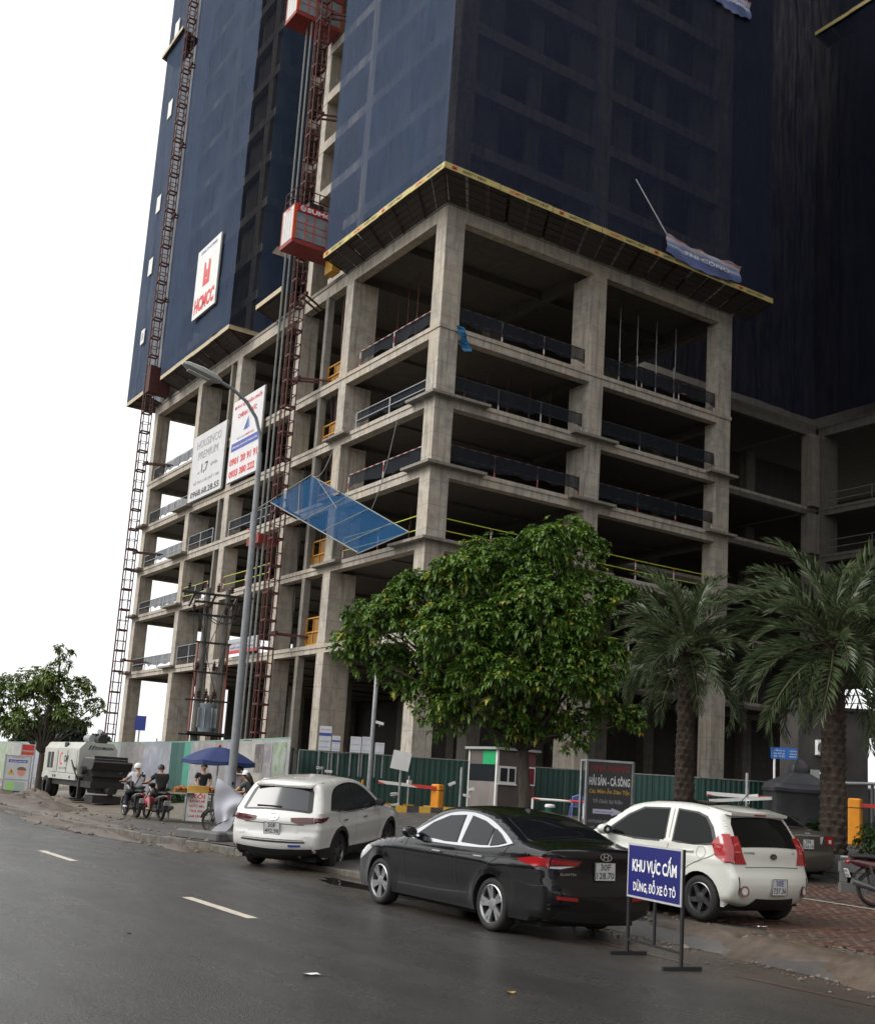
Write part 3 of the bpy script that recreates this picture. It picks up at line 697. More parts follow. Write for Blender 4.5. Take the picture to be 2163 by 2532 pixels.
# ------------------------------------------------------------------ safety canopies
M_DECK = nmat('canopy_decking', (.10, .095, .09), (.055, .05, .048), 4, .8, .3, stretch=(1, 8, 1))
M_FASC = nmat('yellow_fascia', (.58, .48, .18), (.47, .38, .15), 3, .6, .05)
M_FASCP = nmat('bare_ply_fascia', (.52, .43, .28), (.42, .34, .22), 3, .65, .05)
def canopy(label, pts, inner, zt, h=.30, words=False, rise=.45, fm=None):
    """pts: outer edge polyline (x,y); inner: matching inner points against the building"""
    fm = fm or M_FASC
    o = thing('safety_canopy', label, 'safety canopy', (pts[0][0], pts[0][1], zt), group='safety canopies round the building')
    L = o.location
    for (a, b), (ia, ib) in zip(zip(pts, pts[1:]), zip(inner, inner[1:])):
        A, B = V(a[0], a[1], zt), V(b[0], b[1], zt); IA, IB = V(ia[0], ia[1], zt-rise), V(ib[0], ib[1], zt-rise)
        d = (B-A).normalized(); n_ = V(d.y, -d.x, 0)
        if n_.dot(A-IA) < 0: n_ = -n_
        ln = (B-A).length; k = max(1, round(ln/1.25))
        for i in range(k):                                            # deck sheets
            t0, t1 = i/k+.004, (i+1)/k-.004; mb = MB(L); sag = RNG.normal(0, .012)
            q = [A.lerp(B, t0)-n_*.02, A.lerp(B, t1)-n_*.02, IA.lerp(IB, t1), IA.lerp(IB, t0)]
            q = [p+V(0, 0, sag-.16) for p in q]; mb.hexa([p-V(0, 0, .03) for p in q]+q); mb.build('deck_sheet', M_DECK, o, loc=(0, 0, 0))
        k = max(1, round(ln/3.0))
        for i in range(k):                                            # fascia boards
            t0, t1 = i/k+.001, (i+1)/k-.001; a_, b_ = A.lerp(B, t0), A.lerp(B, t1); mb = MB(L)
            dz = V(0, 0, RNG.normal(0, .012))
            mb.hexa([a_-V(0, 0, h)+dz, b_-V(0, 0, h)+dz, b_-V(0, 0, h)-n_*.03+dz, a_-V(0, 0, h)-n_*.03+dz, a_+dz, b_+dz, b_-n_*.03+dz, a_-n_*.03+dz])
            mb.build('fascia_board', fm, o, loc=(0, 0, 0))
            if words and ln > 2:
                ex = d if d.cross(V(0, 0, 1)).dot(n_) > 0 else -d
                c = (a_+b_)/2+n_*.012-V(0, 0, h/2)+dz
                if i % 2 == 0:
                    lettering('SAFETY FIRST', c+ex*.1, ex, (0, 0, 1), 1.35, h*.46, M_TXTK, o, L)
                    q = MB(L); cc = c-ex*1.05; u = h*.24                   # the red crane-hook mark
                    for (px_, w_) in ((-u, .07), (u, .07)): q.add([cc+ex*(px_-w_)+V(0, 0, -u), cc+ex*(px_+w_)+V(0, 0, -u), cc+ex*(px_+w_)+V(0, 0, u*1.3), cc+ex*(px_-w_)+V(0, 0, u*.8)], [(0, 1, 2, 3)])
                    q.add([cc+ex*(-u)+V(0, 0, -u), cc+ex*u+V(0, 0, -u), cc+ex*u+V(0, 0, -u*.5), cc+ex*(-u)+V(0, 0, -u*.2)], [(0, 1, 2, 3)])
                    q.build('emblem', M_TXTR, o, loc=(0, 0, 0))
                else:
                    lettering('HCMCC', c-ex*.6, ex, (0, 0, 1), .85, h*.5, M_TXTR, o, L)
                    lettering('SAFETY FIRST', c+ex*.65, ex, (0, 0, 1), 1.3, h*.46, M_TXTK, o, L)
        k = max(1, round(ln/2.6))
        for i in range(k+1):                                          # red steel outriggers under the deck
            t = i/k; p, q = A.lerp(B, t), IA.lerp(IB, t); mb = MB(L)
            mb.bar(p-n_*.05-V(0, 0, .25), q-V(0, 0, .24), .05, .07); mb.build('outrigger', M_RED, o, loc=(0, 0, 0))
        mb = MB(L)
        for t in (.2, .4, .6, .8): mb.bar(A.lerp(IA, t)-V(0, 0, .20+.0*t), B.lerp(IB, t)-V(0, 0, .20), .03)
        mb.build('purlin', M_RUST, o, loc=(0, 0, 0))
    return o
cx, cy = 24.92, 40.5
canopy('long yellow safety canopy with printed fascia wrapping the near corner of the building', [(cx, 52.45), (cx, cy), (47.2, cy)], [(26.45, 52.45), (26.45, 42.45), (47.2, 42.45)], 29.88, words=True)
canopy('bare board safety canopy at the left block, above the advert boards', [(28.9, 65.5), (cx, 65.5), (cx, 78.2)], [(28.9, 66.4), (26.45, 66.4), (26.45, 78.2)], 29.98, fm=M_FASCP)
canopy('short safety canopy at the far open end beside the far mast', [(cx, 82.0), (cx, 85.9), (32, 85.9)], [(26.45, 82.0), (26.45, 83.5), (32, 83.5)], 29.9, fm=M_FASCP)
canopy('small loose canopy fragment in the recess below the red hoist cage', [(25.0, 57.9), (25.0, 61.5)], [(26.4, 57.9), (26.4, 61.5)], 29.95, fm=M_FASCP)
canopy('upper safety canopy high on the far edge of the tower', [(24.7, 81.9), (24.7, 86.8)], [(26.2, 81.9), (26.2, 86.8)], 60.9, fm=M_FASCP)
canopy('upper yellow canopy high on the dark wing, at the top edge of the view', [(64.5, 51.6), (64.5, 36)], [(66.1, 51.6), (66.1, 36)], 61.0)

# ------------------------------------------------------------------ debris nets
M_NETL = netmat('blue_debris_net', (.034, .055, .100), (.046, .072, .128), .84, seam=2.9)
M_NETR = netmat('shaded_debris_net', (.020, .026, .054), (.030, .037, .070), .78, seam=3.3)  # blue net again, its colour darkened for the shaded face
M_NETW = netmat('deep_shade_net', (.010, .012, .028), (.016, .018, .036), .93, seam=4)  # same net, courtyard shade put into a still darker colour
def net(label, a, b, z0, z1, material, amp=.09, step=1.1):
    a, b = V(a[0], a[1], 0), V(b[0], b[1], 0); ln = (b-a).length; nx = max(2, int(ln/step)); nz = int((z1-z0)/1.65)
    d = (b-a).normalized(); n_ = V(d.y, -d.x, 0); mb = MB((a.x, a.y, z0)); vs = []
    ph = RNG.uniform(0, 6, 4)
    for j in range(nz+1):
        for i in range(nx+1):
            u = i/nx*ln; z = z0+(z1-z0)*j/nz
            w = (amp*(.5*math.sin(u*2.2+ph[0]+.3*z)+.35*math.sin(u*.9+z*.55+ph[1])+.5*math.sin(z*1.9+ph[2])*math.sin(u*.5+ph[3]))+RNG.normal(0, amp*.25))*(0 if i in (0, nx) else 1)
            vs.append(a+d*u+n_*w+V(0, 0, z))
    mb.add(vs, [(j*(nx+1)+i, j*(nx+1)+i+1, (j+1)*(nx+1)+i+1, (j+1)*(nx+1)+i) for j in range(nz) for i in range(nx)])
    return tag(mb.build('safety_net', material, smooth=True), label, 'debris net', 'debris nets on the tower')
ZN = 75
net('shade-darkened debris net over the wide shaded face above the long yellow canopy', (cx+.03, cy+.05), (47.0, cy+.05), 29.9, ZN, M_NETR)
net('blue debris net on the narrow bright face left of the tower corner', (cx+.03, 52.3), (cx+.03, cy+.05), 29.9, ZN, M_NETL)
net('wide blue debris net carrying the red lettered white banner', (cx+.03, 78.3), (cx+.03, 65.5), 30.0, ZN, M_NETL)
net('debris net strip recessed behind the far mast', (26.0, 82.0), (26.0, 78.3), 30.0, ZN, M_NETL)
net('narrow debris net strip with white squares on the far tower edge', (cx+.03, 86.0), (cx+.03, 82.0), 29.9, ZN, M_NETL)
net('debris net round the far end of the tower', (34, 86.0), (cx+.05, 86.0), 29.9, ZN, M_NETL)
net('bright blue debris net strip in the hoist recess', (26.6, 65.45), (29.0, 65.45), 30.0, ZN, M_NETL)
M_NETT = netmat('thin_debris_net', (.022, .027, .045), (.034, .038, .060), .74, seam=0)
net('thin dark net between the wide blue net and the hoist recess', (cx+.05, 65.45), (26.58, 65.45), 30.0, ZN, M_NETT)
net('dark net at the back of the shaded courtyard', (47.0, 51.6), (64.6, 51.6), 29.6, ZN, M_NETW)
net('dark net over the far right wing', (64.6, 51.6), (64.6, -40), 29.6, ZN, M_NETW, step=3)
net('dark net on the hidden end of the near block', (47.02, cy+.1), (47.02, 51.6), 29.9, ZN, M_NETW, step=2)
for i, (y, z, w, h_) in enumerate(((83.9, 61.6, 1.0, 1.9), (83.3, 54.2, .9, 1.5), (83.4, 45.9, .9, 1.4), (83.6, 40.6, .9, 1.4), (83.5, 34.7, .8, 1.2))):
    mb = MB((24.85, y, z)); mb.rbox((24.85, y, z), (.03, w, h_)); o = mb.build('white_placard', M_WHITE)
    tag(o, 'small white square placard on the far net strip, %s from the top' % ['first', 'second', 'third', 'fourth', 'lowest and fifth'][i], 'placard', 'white placards on the far net strip')
    if i == 4: mb = MB((24.85, y, z)); mb.rbox((24.83, y, z), (.02, .3, .6)); mb.build('print', M_TXTG, o, loc=(0, 0, 0))

# ------------------------------------------------------------------ hoist masts
def mast_section(m):
    mb = MB(); s = .30
    for (x, y) in ((-s, -s), (s, -s), (s, s), (-s, s)): mb.bar((x, y, 0), (x, y, 1.5), .062)
    for z, t in ((.05, .10), (.76, .04)):
        for (a, b) in (((-s, -s), (s, -s)), ((s, -s), (s, s)), ((s, s), (-s, s)), ((-s, s), (-s, -s))): mb.bar((a[0], a[1], z), (b[0], b[1], z), t)
    for (a, b) in (((-s, -s), (s, -s)), ((s, s), (-s, s)), ((s, -s), (s, s)), ((-s, s), (-s, -s))):
        mb.bar((a[0], a[1], .05), (b[0], b[1], .75), .012)
    mb.bar((-s-.05, 0, 0), (-s-.05, 0, 1.5), .035)
    return mb.mesh('mast_section', m)
ms = mast_section(M_RUST)
def mast(label, x, y, ties):
    o = thing('hoist_mast', label, 'hoist mast', (x, y, .8), group='lattice hoist masts')
    for k in range(49): inst(ms, 'mast_section', o, (0, 0, 1.5*k))
    mb = MB(o.location); mb.box((x-1.2, y-1.2, .75), (x+1.2, y+1.2, .95)); mb.build('base_slab', M_CONC2, o, loc=(0, 0, 0))
    for (z, side) in ties:
        for sx in (-.25, .25):
            mb = MB(o.location); mb.bar((x+.3, y+sx, z), (27.0, y+side+sx, z-.1), .09); mb.build('tie_brace', M_RED, o, loc=(0, 0, 0))
        mb = MB(o.location); mb.bar((x+.33, y-.45, z), (x+.33, y+.45, z), .14, .22); mb.build('tie_collar', M_RED, o, loc=(0, 0, 0))
    return o
m1 = mast('dark red lattice hoist mast running up past the red cage in the recess', 25.03, 55.5, [(9.2, -1.0), (16.0, .8), (23.6, -1.2), (28.6, 1), (33.2, -1), (39.8, -1), (46.4, -1), (53, -1)])
for dy in (.95, 1.6):
    mb = MB((25.03, 55.5, .8)); mb.tube([(24.75, 55.5+dy, .8), (24.75, 55.5+dy, 74)], .06, 6); mb.build('guide_pipe', M_POST, m1, loc=(0, 0, 0))
mast('dark red lattice mast at the far open end against the sky', 25.05, 80.9, [(9.2, -1.2), (17.2, -1.2), (24, -1.2), (30.5, -1), (37, -1), (44, -1), (50, -1), (57, -1)])
mb = MB((24.6, 79.9, 29.3)); mb.box((24.6, 79.7, 29.2), (26.2, 80.5, 31.2)); tag(mb.build('motor_housing', M_RED), 'rusty machine housing clamped on the far mast at canopy height', 'machine')
mb = MB((24.6, 57.2, 14.6)); mb.box((24.4, 56.4, 14.2), (25.6, 58.0, 14.7)); mb.bar((24.4, 56.4, 14.7), (24.4, 58, 15.2), .08); mb.bar((24.4, 57.2, 14.7), (24.4, 57.2, 15.3), .08)
tag(mb.build('buffer_platform', nmat('dull_red_paint', (.26, .03, .025), (.16, .025, .02), 5, .6, .1)), 'small red working platform clamped low on the hoist mast', 'platform')

def cage(label, x0, y0, z0, words):
    o = thing('hoist_cage', label, 'hoist cage', (x0, y0, z0), group='red passenger hoist cages'); L = V(0, 0, 0)
    lx, ly, hh = 3.0, 1.55, 2.3
    M_CR = bpy.data.materials.get('cage_orange') or nmat('cage_orange', (.60, .09, .02), (.50, .07, .02), 4, .45, .05)
    M_CW = bpy.data.materials.get('cage_white') or nmat('cage_white', (.62, .60, .58), (.52, .50, .49), 3, .5, .03)
    M_CG = bpy.data.materials.get('cage_mesh') or nmat('cage_mesh', (.26, .29, .32), (.16, .18, .20), 2, .35, .03, .6)
    M_CD = bpy.data.materials.get('cage_floor') or nmat('cage_floor', (.30, .035, .03), (.20, .028, .025), 5, .6, .1)
    q = MB(); q.box((.0, .0, .0), (lx, ly, .24)); q.build('floor_frame', M_CD, o)
    q = MB(); q.box((.03, .10, .24), (.06, ly-.10, hh-.30)); q.build('door', M_CW, o)
    q = MB(); q.box((.02, .08, hh-.30), (.06, ly-.08, hh-.02)); q.build('door_header', M_WHITE, o)
    for yy in np.linspace(.12, ly-.12, 5): q = MB(); q.box((.012, yy-.012, .26), (.03, yy+.012, hh-.32)); q.build('door_rib', M_CW, o)
    for (x, y) in ((0, 0), (0, ly-.1), (lx-.1, 0), (lx-.1, ly-.1)):
        w = .18 if (x, y) == (0, 0) else .1
        q = MB(); q.box((x, y, .24), (x+w, y+w*.6, hh)); q.build('corner_post', M_CR, o)
    q = MB(); q.box((.18, .03, .3), (lx-.1, .045, hh-.42)); q.build('side_panel', M_CG, o)
    q = MB(); q.box((.18, ly-.045, .3), (lx-.1, ly-.03, hh-.42)); q.build('side_panel', M_CG, o)
    q = MB(); q.box((lx-.05, .1, .24), (lx-.03, ly-.1, hh-.05)); q.build('rear_panel', M_CG, o)
    for x in (.75, 1.25, 2.05): q = MB(); q.box((x, .0, .24), (x+.05, .028, hh-.42)); q.build('side_bar', M_CR, o)
    for z in (.85, 1.25): q = MB(); q.box((.2, .008, z), (lx-.1, .026, z+.035)); q.build('side_rail', M_CR, o)
    q = MB(); q.box((.18, -.03, hh-.42), (lx, .03, hh)); q.build('sign_header', M_CD if not words else nmat('cage_header_red', (.42, .02, .03), (.36, .02, .03), 3, .5, .02), o)
    q = MB(); q.box((.0, .04, hh-.06), (lx, ly, hh)); q.build('roof', M_CD, o)
    q = MB()
    for (x, y) in ((.1, .1), (1.5, .1), (2.9, .1), (.1, 1.45), (1.5, 1.45), (2.9, 1.45)): q.bar((x, y, hh), (x, y, hh+1.0), .05)
    for z in (.5, 1.0):
        q.bar((.1, .1, hh+z), (2.9, .1, hh+z), .045); q.bar((.1, 1.45, hh+z), (2.9, 1.45, hh+z), .045); q.bar((.1, .1, hh+z), (.1, 1.45, hh+z), .045)
    q.build('roof_railing', M_RED, o)
    q = MB(); q.box((1.0, .3, hh), (1.9, 1.1, hh+.5)); q.build('drive_motor', M_BLACK, o)
    if words:
        lettering('SUMC', (1.5, -.037, hh-.21), (1, 0, 0), (0, 0, 1), 1.5, .26, M_TXTW, o, bold=.04)
        q = MB(); n = 20
        for k in range(n):
            a, b = 2*PI*k/n, 2*PI*(k+1)/n
            if k % 10 in (3,): continue
            q.quad((.52+.17*math.cos(a), -.037, hh-.21+.17*math.sin(a)), (.52+.17*math.cos(b), -.037, hh-.21+.17*math.sin(b)), (.52+.12*math.cos(b), -.037, hh-.21+.12*math.sin(b)), (.52+.12*math.cos(a), -.037, hh-.21+.12*math.sin(a)))
        q.add([(.42, -.037, hh-.17), (.62, -.037, hh-.24), (.62, -.037, hh-.20), (.42, -.037, hh-.13)], [(0, 1, 2, 3)]); q.add([(.42, -.037, hh-.27), (.62, -.037, hh-.34), (.62, -.037, hh-.30), (.42, -.037, hh-.23)], [(0, 1, 2, 3)])
        q.build('emblem', M_TXTW, o)
        lettering('SUMC', (.013, ly/2, hh-.17), (0, -1, 0), (0, 0, 1), .8, .16, M_TXTR, o)
    return o
cage('lower red and white hoist cage with white letters, beside the canopy end', 23.35, 53.3, 30.42, True)
cage('upper red and white hoist cage high in the recess at the top edge', 23.6, 56.3, 46.3, False)
mb = MB((26.2, 53.6, 29.5)); mb.rbox((26.0, 53.4, 29.75), (.5, .9, .8)); tag(mb.build('yellow_drum', M_YEL), 'yellow box on the slab edge under the lower cage', 'box')

# ------------------------------------------------------------------ banners and boards
def board(name, label, cat, x, ya, yb, z0, z1, material=None, th=.06, frame=True):
    """ya = edge seen on the left (larger y); facing -X"""
    o = thing(name, label, cat, (x, (ya+yb)/2, z0)); mb = MB(o.location); mb.box((x, yb, z0), (x+th, ya, z1)); mb.build('sheet', material or M_WHITE, o, loc=(0, 0, 0))
    if frame:
        mb = MB(o.location)
        for y in (ya, yb): mb.bar((x+th+.04, y, z0), (x+th+.04, y, z1), .06)
        for z in (z0, (z0+z1)/2, z1): mb.bar((x+th+.04, ya, z), (x+th+.04, yb, z), .06)
        mb.build('frame', M_STEEL, o, loc=(0, 0, 0))
    def put(s, cu, cv, w, h_, m, bold=.015):
        return lettering(s, (x-.012, ya+(yb-ya)*cu, z0+(z1-z0)*cv), (0, -1, 0), (0, 0, 1), w*(ya-yb), h_*(z1-z0), m, o, o.location, bold)
    def patch(u0, v0, u1, v1, m, dx=.006, name_='print'):
        q = MB(o.location); q.quad((x-dx, ya+(yb-ya)*u0, z0+(z1-z0)*v0), (x-dx, ya+(yb-ya)*u1, z0+(z1-z0)*v0), (x-dx, ya+(yb-ya)*u1, z0+(z1-z0)*v1), (x-dx, ya+(yb-ya)*u0, z0+(z1-z0)*v1)); return q.build(name_, m, o, loc=(0, 0, 0))
    def poly(pts, m, name_='emblem', dx=.012):
        q = MB(o.location); q.add([(x-dx, ya+(yb-ya)*u, z0+(z1-z0)*v) for u, v in pts], [tuple(range(len(pts)))]); return q.build(name_, m, o, loc=(0, 0, 0))
    return o, put, patch, poly
o, put, patch, poly = board('contractor_banner', 'white contractor banner with red letters on the wide blue net', 'banner', 24.72, 72.15, 68.05, 32.25, 37.35)
put('HCMCC', .5, .17, .86, .22, M_TXTR, .05); put('CONG TY CO PHAN', .5, .93, .7, .045, M_TXTB)
for (u0, u1, u2, u3) in ((.36, .46, .44, .36), (.54, .64, .64, .56)): poly([(u0, .40), (u1, .40), (u2, .72), (u3, .76)], M_TXTR)
poly([(.36, .40), (.64, .40), (.64, .48), (.36, .48)], M_TXTR, dx=.014); poly([(.47, .5), (.53, .5), (.53, .62), (.47, .62)], M_TXTR, dx=.014)
o, put, patch, poly = board('advert_board', 'white housing advert board with dark lettering, left of the pair', 'advert board', 26.2, 73.15, 67.42, 19.72, 24.35, nmat('board_vinyl', (.58, .57, .56), (.50, .49, .49), 2, .4, .02))
put('HOUSINCO', .5, .84, .74, .125, M_TXTG, .0); put('PREMIUM', .5, .66, .60, .12, M_TXTG, 0); put('1,7', .44, .44, .20, .16, M_TXTK); put('tỷ/căn', .72, .445, .22, .06, M_TXTG); put('từ', .26, .40, .06, .04, M_TXTG)
put('HỖ TRỢ LS 0% QUỸ 1 GIÁ', .52, .255, .78, .075, M_TXTG); put('0968.68.28.55', .5, .09, .88, .095, M_TXTK, .02)
o, put, patch, poly = board('advert_board', 'white advert board with red lettering and a blue sail, right of the pair', 'advert board', 26.2, 66.48, 61.75, 19.8, 25.2, nmat('board_vinyl_white', (.66, .65, .65), (.58, .57, .57), 2, .4, .02))
put('ĐƠN VỊ PHÂN PHỐI', .5, .92, .88, .075, M_TXTR, .03); put('CHÍNH THỨC', .5, .80, .62, .075, M_TXTR, .03)
poly([(.42, .58), (.56, .58), (.56, .73)], M_TXTB); poly([(.575, .585), (.62, .585), (.575, .70)], nmat('sky_blue_print', (.10, .25, .55), (.10, .25, .55), 1, .5, 0)); put('ĐẤT XANH', .36, .515, .26, .035, M_TXTG); put('MIỀN BẮC', .65, .515, .26, .035, M_TXTR)
patch(.06, .37, .94, .47, M_TXTB); put('SÀN GIAO DỊCH BẤT ĐỘNG SẢN', .5, .42, .8, .035, M_TXTW)
put('0901 20 91 91', .5, .24, .90, .09, M_TXTR, .04); put('0933 380 222', .48, .09, .84, .09, M_TXTR, .04)
o, put, patch, poly = board('low_banner', 'grey banner with a red band hung on the first floor edge', 'banner', 26.15, 63.5, 59.3, 8.62, 9.5, nmat('grey_banner', (.40, .41, .43), (.33, .34, .36), 2, .5, .03), frame=False)
patch(0, .0, 1, .22, M_REDP); put('CÔNG TRƯỜNG AN TOÀN', .5, .72, .86, .2, M_TXTG); put('CHẤT LƯỢNG - TIẾN ĐỘ', .5, .40, .8, .18, M_TXTB)
def crumpled(label, xa, xb, zlo, zhi, y):
    m = mat('blue_white_banner', (.3, .35, .5), .6); t = NT(m); s = t.new('SeparateXYZ'); t.l.new(t.pos(), s.inputs[0]); n = t.noise(t.pos((1, 1, 3)), 1.4, 3)
    zz = t.new('MapRange'); t.l.new(t.math('ADD', s.outputs[2], t.math('MULTIPLY', t.math('SUBTRACT', n, .5), .25)), zz.inputs[0]); zz.inputs[1].default_value = zlo; zz.inputs[2].default_value = zhi
    t.col(t.ramp(zz.outputs[0], [(0, (.13, .17, .36)), (.30, (.14, .18, .38)), (.42, (.50, .52, .60)), (.52, (.16, .20, .40)), (.78, (.56, .56, .60)), (.86, (.45, .16, .16)), (1, (.5, .5, .55))]))
    o = thing('crumpled_banner', label, 'banner', (xa, y, zlo)); mb = MB(o.location); nx, nz = 40, 8; vs = []
    for j in range(nz+1):
        for i in range(nx+1):
            u, v = i/nx, j/nz
            vs.append((xa+(xb-xa)*u, y-.10-.09*math.sin(u*9+v*3)*math.sin(PI*v)-.05*math.sin(u*31+v*7), zlo+(zhi-zlo)*v-.28*math.sin(PI*u)*(1-.4*v)+.05*math.sin(u*17)*v))
    mb.add(vs, [(j*(nx+1)+i, j*(nx+1)+i+1, (j+1)*(nx+1)+i+1, (j+1)*(nx+1)+i) for j in range(nz) for i in range(nx)]); mb.build('sheet', m, o, smooth=True, loc=(0, 0, 0))
    lettering('THI CÔNG', ((xa+xb)/2, y-.27, (zlo+zhi)/2-.22), (1, 0, 0), (0, 0, 1), (xb-xa)*.6, .26, M_TXTW, o, o.location)
    q = MB(o.location); q.tube([(xa, y-.1, zhi), (xa-2.2, y-.05, zhi+2.3)], .03, 5); q.build('rope', M_TXTW, o, loc=(0, 0, 0)); return o
crumpled('sagging blue and white banner tied on the shaded net above the canopy', 38.75, 44.45, 29.95, 30.95, 40.5)
crumpled('blue and white banner on the shaded net at the top edge of the view', 41.6, 44.9, 46.4, 47.5, 40.5)
mb = MB((27.6, 42.25, 22)); vs = []
for i in range(9):
    t = i/8; w = .22*(1-.3*math.sin(t*7)); vs += [(27.45+.5*t-w, 42.2+.1*math.sin(t*9), 23.1-1.15*t), (27.45+.5*t+w, 42.2-.1*math.sin(t*8), 23.1-1.1*t)]
mb.add(vs, [(2*i, 2*i+1, 2*i+3, 2*i+2) for i in range(8)]); tag(mb.build('torn_tarp', nmat('blue_tarp', (.02, .16, .33), (.02, .11, .24), 4, .5, .1)), 'torn strip of bright blue tarp hanging at the corner column', 'tarp')

# ------------------------------------------------------------------ sagging blue catch net
M_CATCH = netmat('bright_blue_catch_net', (.012, .075, .19), (.018, .10, .24), .62, seam=0)
A_, B_, C_, D_ = V(24.5, 55.45, 16.3), V(26.25, 54.2, 17.9), V(26.25, 43.6, 13.12), V(24.5, 45.1, 12.06)
o = thing('catch_net', 'bright blue safety catch net sagging along the facade below the third floor', 'catch net', (25.3, 49.5, 14))
L = o.location; mb = MB(L); nu_, nv_ = 24, 8; vs = []
def cn(u, v):
    p = A_.lerp(D_, u).lerp(B_.lerp(C_, u), v)
    return p+V(0, 0, -.35*math.sin(PI*u)*math.sin(PI*v)-.06*abs(math.sin(4*PI*u))*v*(1-v)*4)
for i in range(nu_+1):
    for j in range(nv_+1): vs.append(cn(i/nu_, j/nv_))
mb.add(vs, [(i*(nv_+1)+j, i*(nv_+1)+j+1, (i+1)*(nv_+1)+j+1, (i+1)*(nv_+1)+j) for i in range(nu_) for j in range(nv_)]); mb.build('mesh_sheet', M_CATCH, o, smooth=True, loc=(0, 0, 0))
M_ROD = nmat('pale_scaffold_tube', (.24, .26, .24), (.16, .17, .16), 5, .5, .05)
def rod(p, q, r=.032): mb = MB(L); mb.tube([p, q], r, 6); mb.build('tube', M_ROD, o, loc=(0, 0, 0))
rod(A_+(A_-B_)*.55+V(0, 0, .1), B_+V(0, 0, .1)); rod(A_, D_); rod(B_, C_); rod(D_+V(0, 0, -.05), C_); 
for u in (.40, .62, .85): rod(cn(u, 0)-V(0, 0, .02), cn(u, 1)-V(0, 0, .02), .022)
rod(cn(.06, 1), cn(.42, .75), .025); rod(cn(.0, .7), cn(.3, .1), .02)
for (u, v, r) in ((.38, .25, .28), (.50, .72, .35)):
    mb = MB(L); p = cn(u, v); d1 = (cn(u+.02, v)-p).normalized(); d2_ = (cn(u, v+.05)-p).normalized(); n_ = d1.cross(d2_); n_ = n_ if n_.z < 0 else -n_
    mb.add([p+n_*.03+d1*r*RNG.uniform(.6, 1.2)*math.cos(a)+d2_*r*.35*math.sin(a) for a in [2*PI*k/9 for k in range(9)]], [tuple(range(9))]); mb.build('debris', M_BLACK, o, loc=(0, 0, 0))
for (p, q) in ((V(26.3, 45.5, 19.0), C_.lerp(B_, .35)), (V(26.3, 52, 19), B_)):
    mb = MB(L); mb.tube([p.lerp(q, t)-V(0, 0, .6*math.sin(PI*t)) for t in np.linspace(0, 1, 9)], .025, 5); mb.build('rope', M_ROD, o, loc=(0, 0, 0))
# ------------------------------------------------------------------ site clutter on the open floors
def props(label, x, y0, y1, z0, z1, n, along='y', m=None):
    o = thing('shoring_prop', label, 'shoring props', (x, y0, z0), 0, 'steel shoring props on the open floors'); L = o.location
    for k in range(n):
        t = k/max(1, n-1); p = (x+RNG.normal(0, .08), y0+(y1-y0)*t) if along == 'y' else (x+(y1-y0)*t, y0+RNG.normal(0, .08)); mb = MB(L)
        mb.tube([(p[0], p[1], z0), (p[0]+RNG.normal(0, .04), p[1], z0+(z1-z0)*.55)], .035, 6); mb.tube([(p[0], p[1], z0+(z1-z0)*.5), (p[0], p[1], z1)], .026, 6); mb.build('prop_tube', m or M_RUST, o, loc=(0, 0, 0))
props('row of rusty steel props on the fifth floor behind the second column', 28.8, 46.0, 50.8, 23.12, 28.5, 5); props('row of steel props on the third floor left of the corner column', 29.2, 45.5, 50.5, 16.31, 19.1, 4); props('pair of rusty props on the second floor behind the blue catch net', 28.4, 45.2, 47.0, 12.75, 15.7, 2)
props('row of steel props on the fourth floor of the shaded face', 29.5, 44.6, 50, 19.66, 22.5, 5, 'x'); props('row of steel props on the fifth floor of the shaded face, outer bay', 38.2, 44.8, 50.5, 23.12, 28.5, 5, 'x', M_STEEL)
for (lab, x, y, z, n) in (('bundle of timber planks on the fourth floor by the corner column', 27.9, 46.5, 19.66, 6), ('bundle of timber planks on the second floor of the left bays', 27.6, 70.2, 12.75, 5), ('stack of timber planks on the first floor near the far end', 27.7, 78.5, 8.52, 6)):
    o = thing('plank_stack', lab, 'timber stack', (x, y, z), 0, 'timber stacks on the open floors')
    for k in range(n): q = MB(); q.rbox(((k % 2)*.27-.13, RNG.normal(0, .08), .04+.07*(k//2)), (.24, 3.2, .06), Matrix.Rotation(RNG.normal(0, .02), 3, 'Z')); q.build('plank', M_FASCP, o)
for i, (y, z0, z1) in enumerate(((53.4, 8.6, 28.4), (53.9, 12.8, 23.0), (56.6, 8.6, 19.1))):
    mb = MB((26.9, y, z0)); mb.tube([(26.95+.05*math.sin(k*1.3), y+.04*math.sin(k*2.1), z0+(z1-z0)*k/14) for k in range(15)], .035, 6); tag(mb.build('supply_cable', M_DARK if i else M_RUST), ('thin rusty riser pipe beside the yellow landing gates', 'black cable hanging through the middle floors behind the yellow gates', 'black cable hanging by the hoist bay column on the lower floors')[i], 'cable')
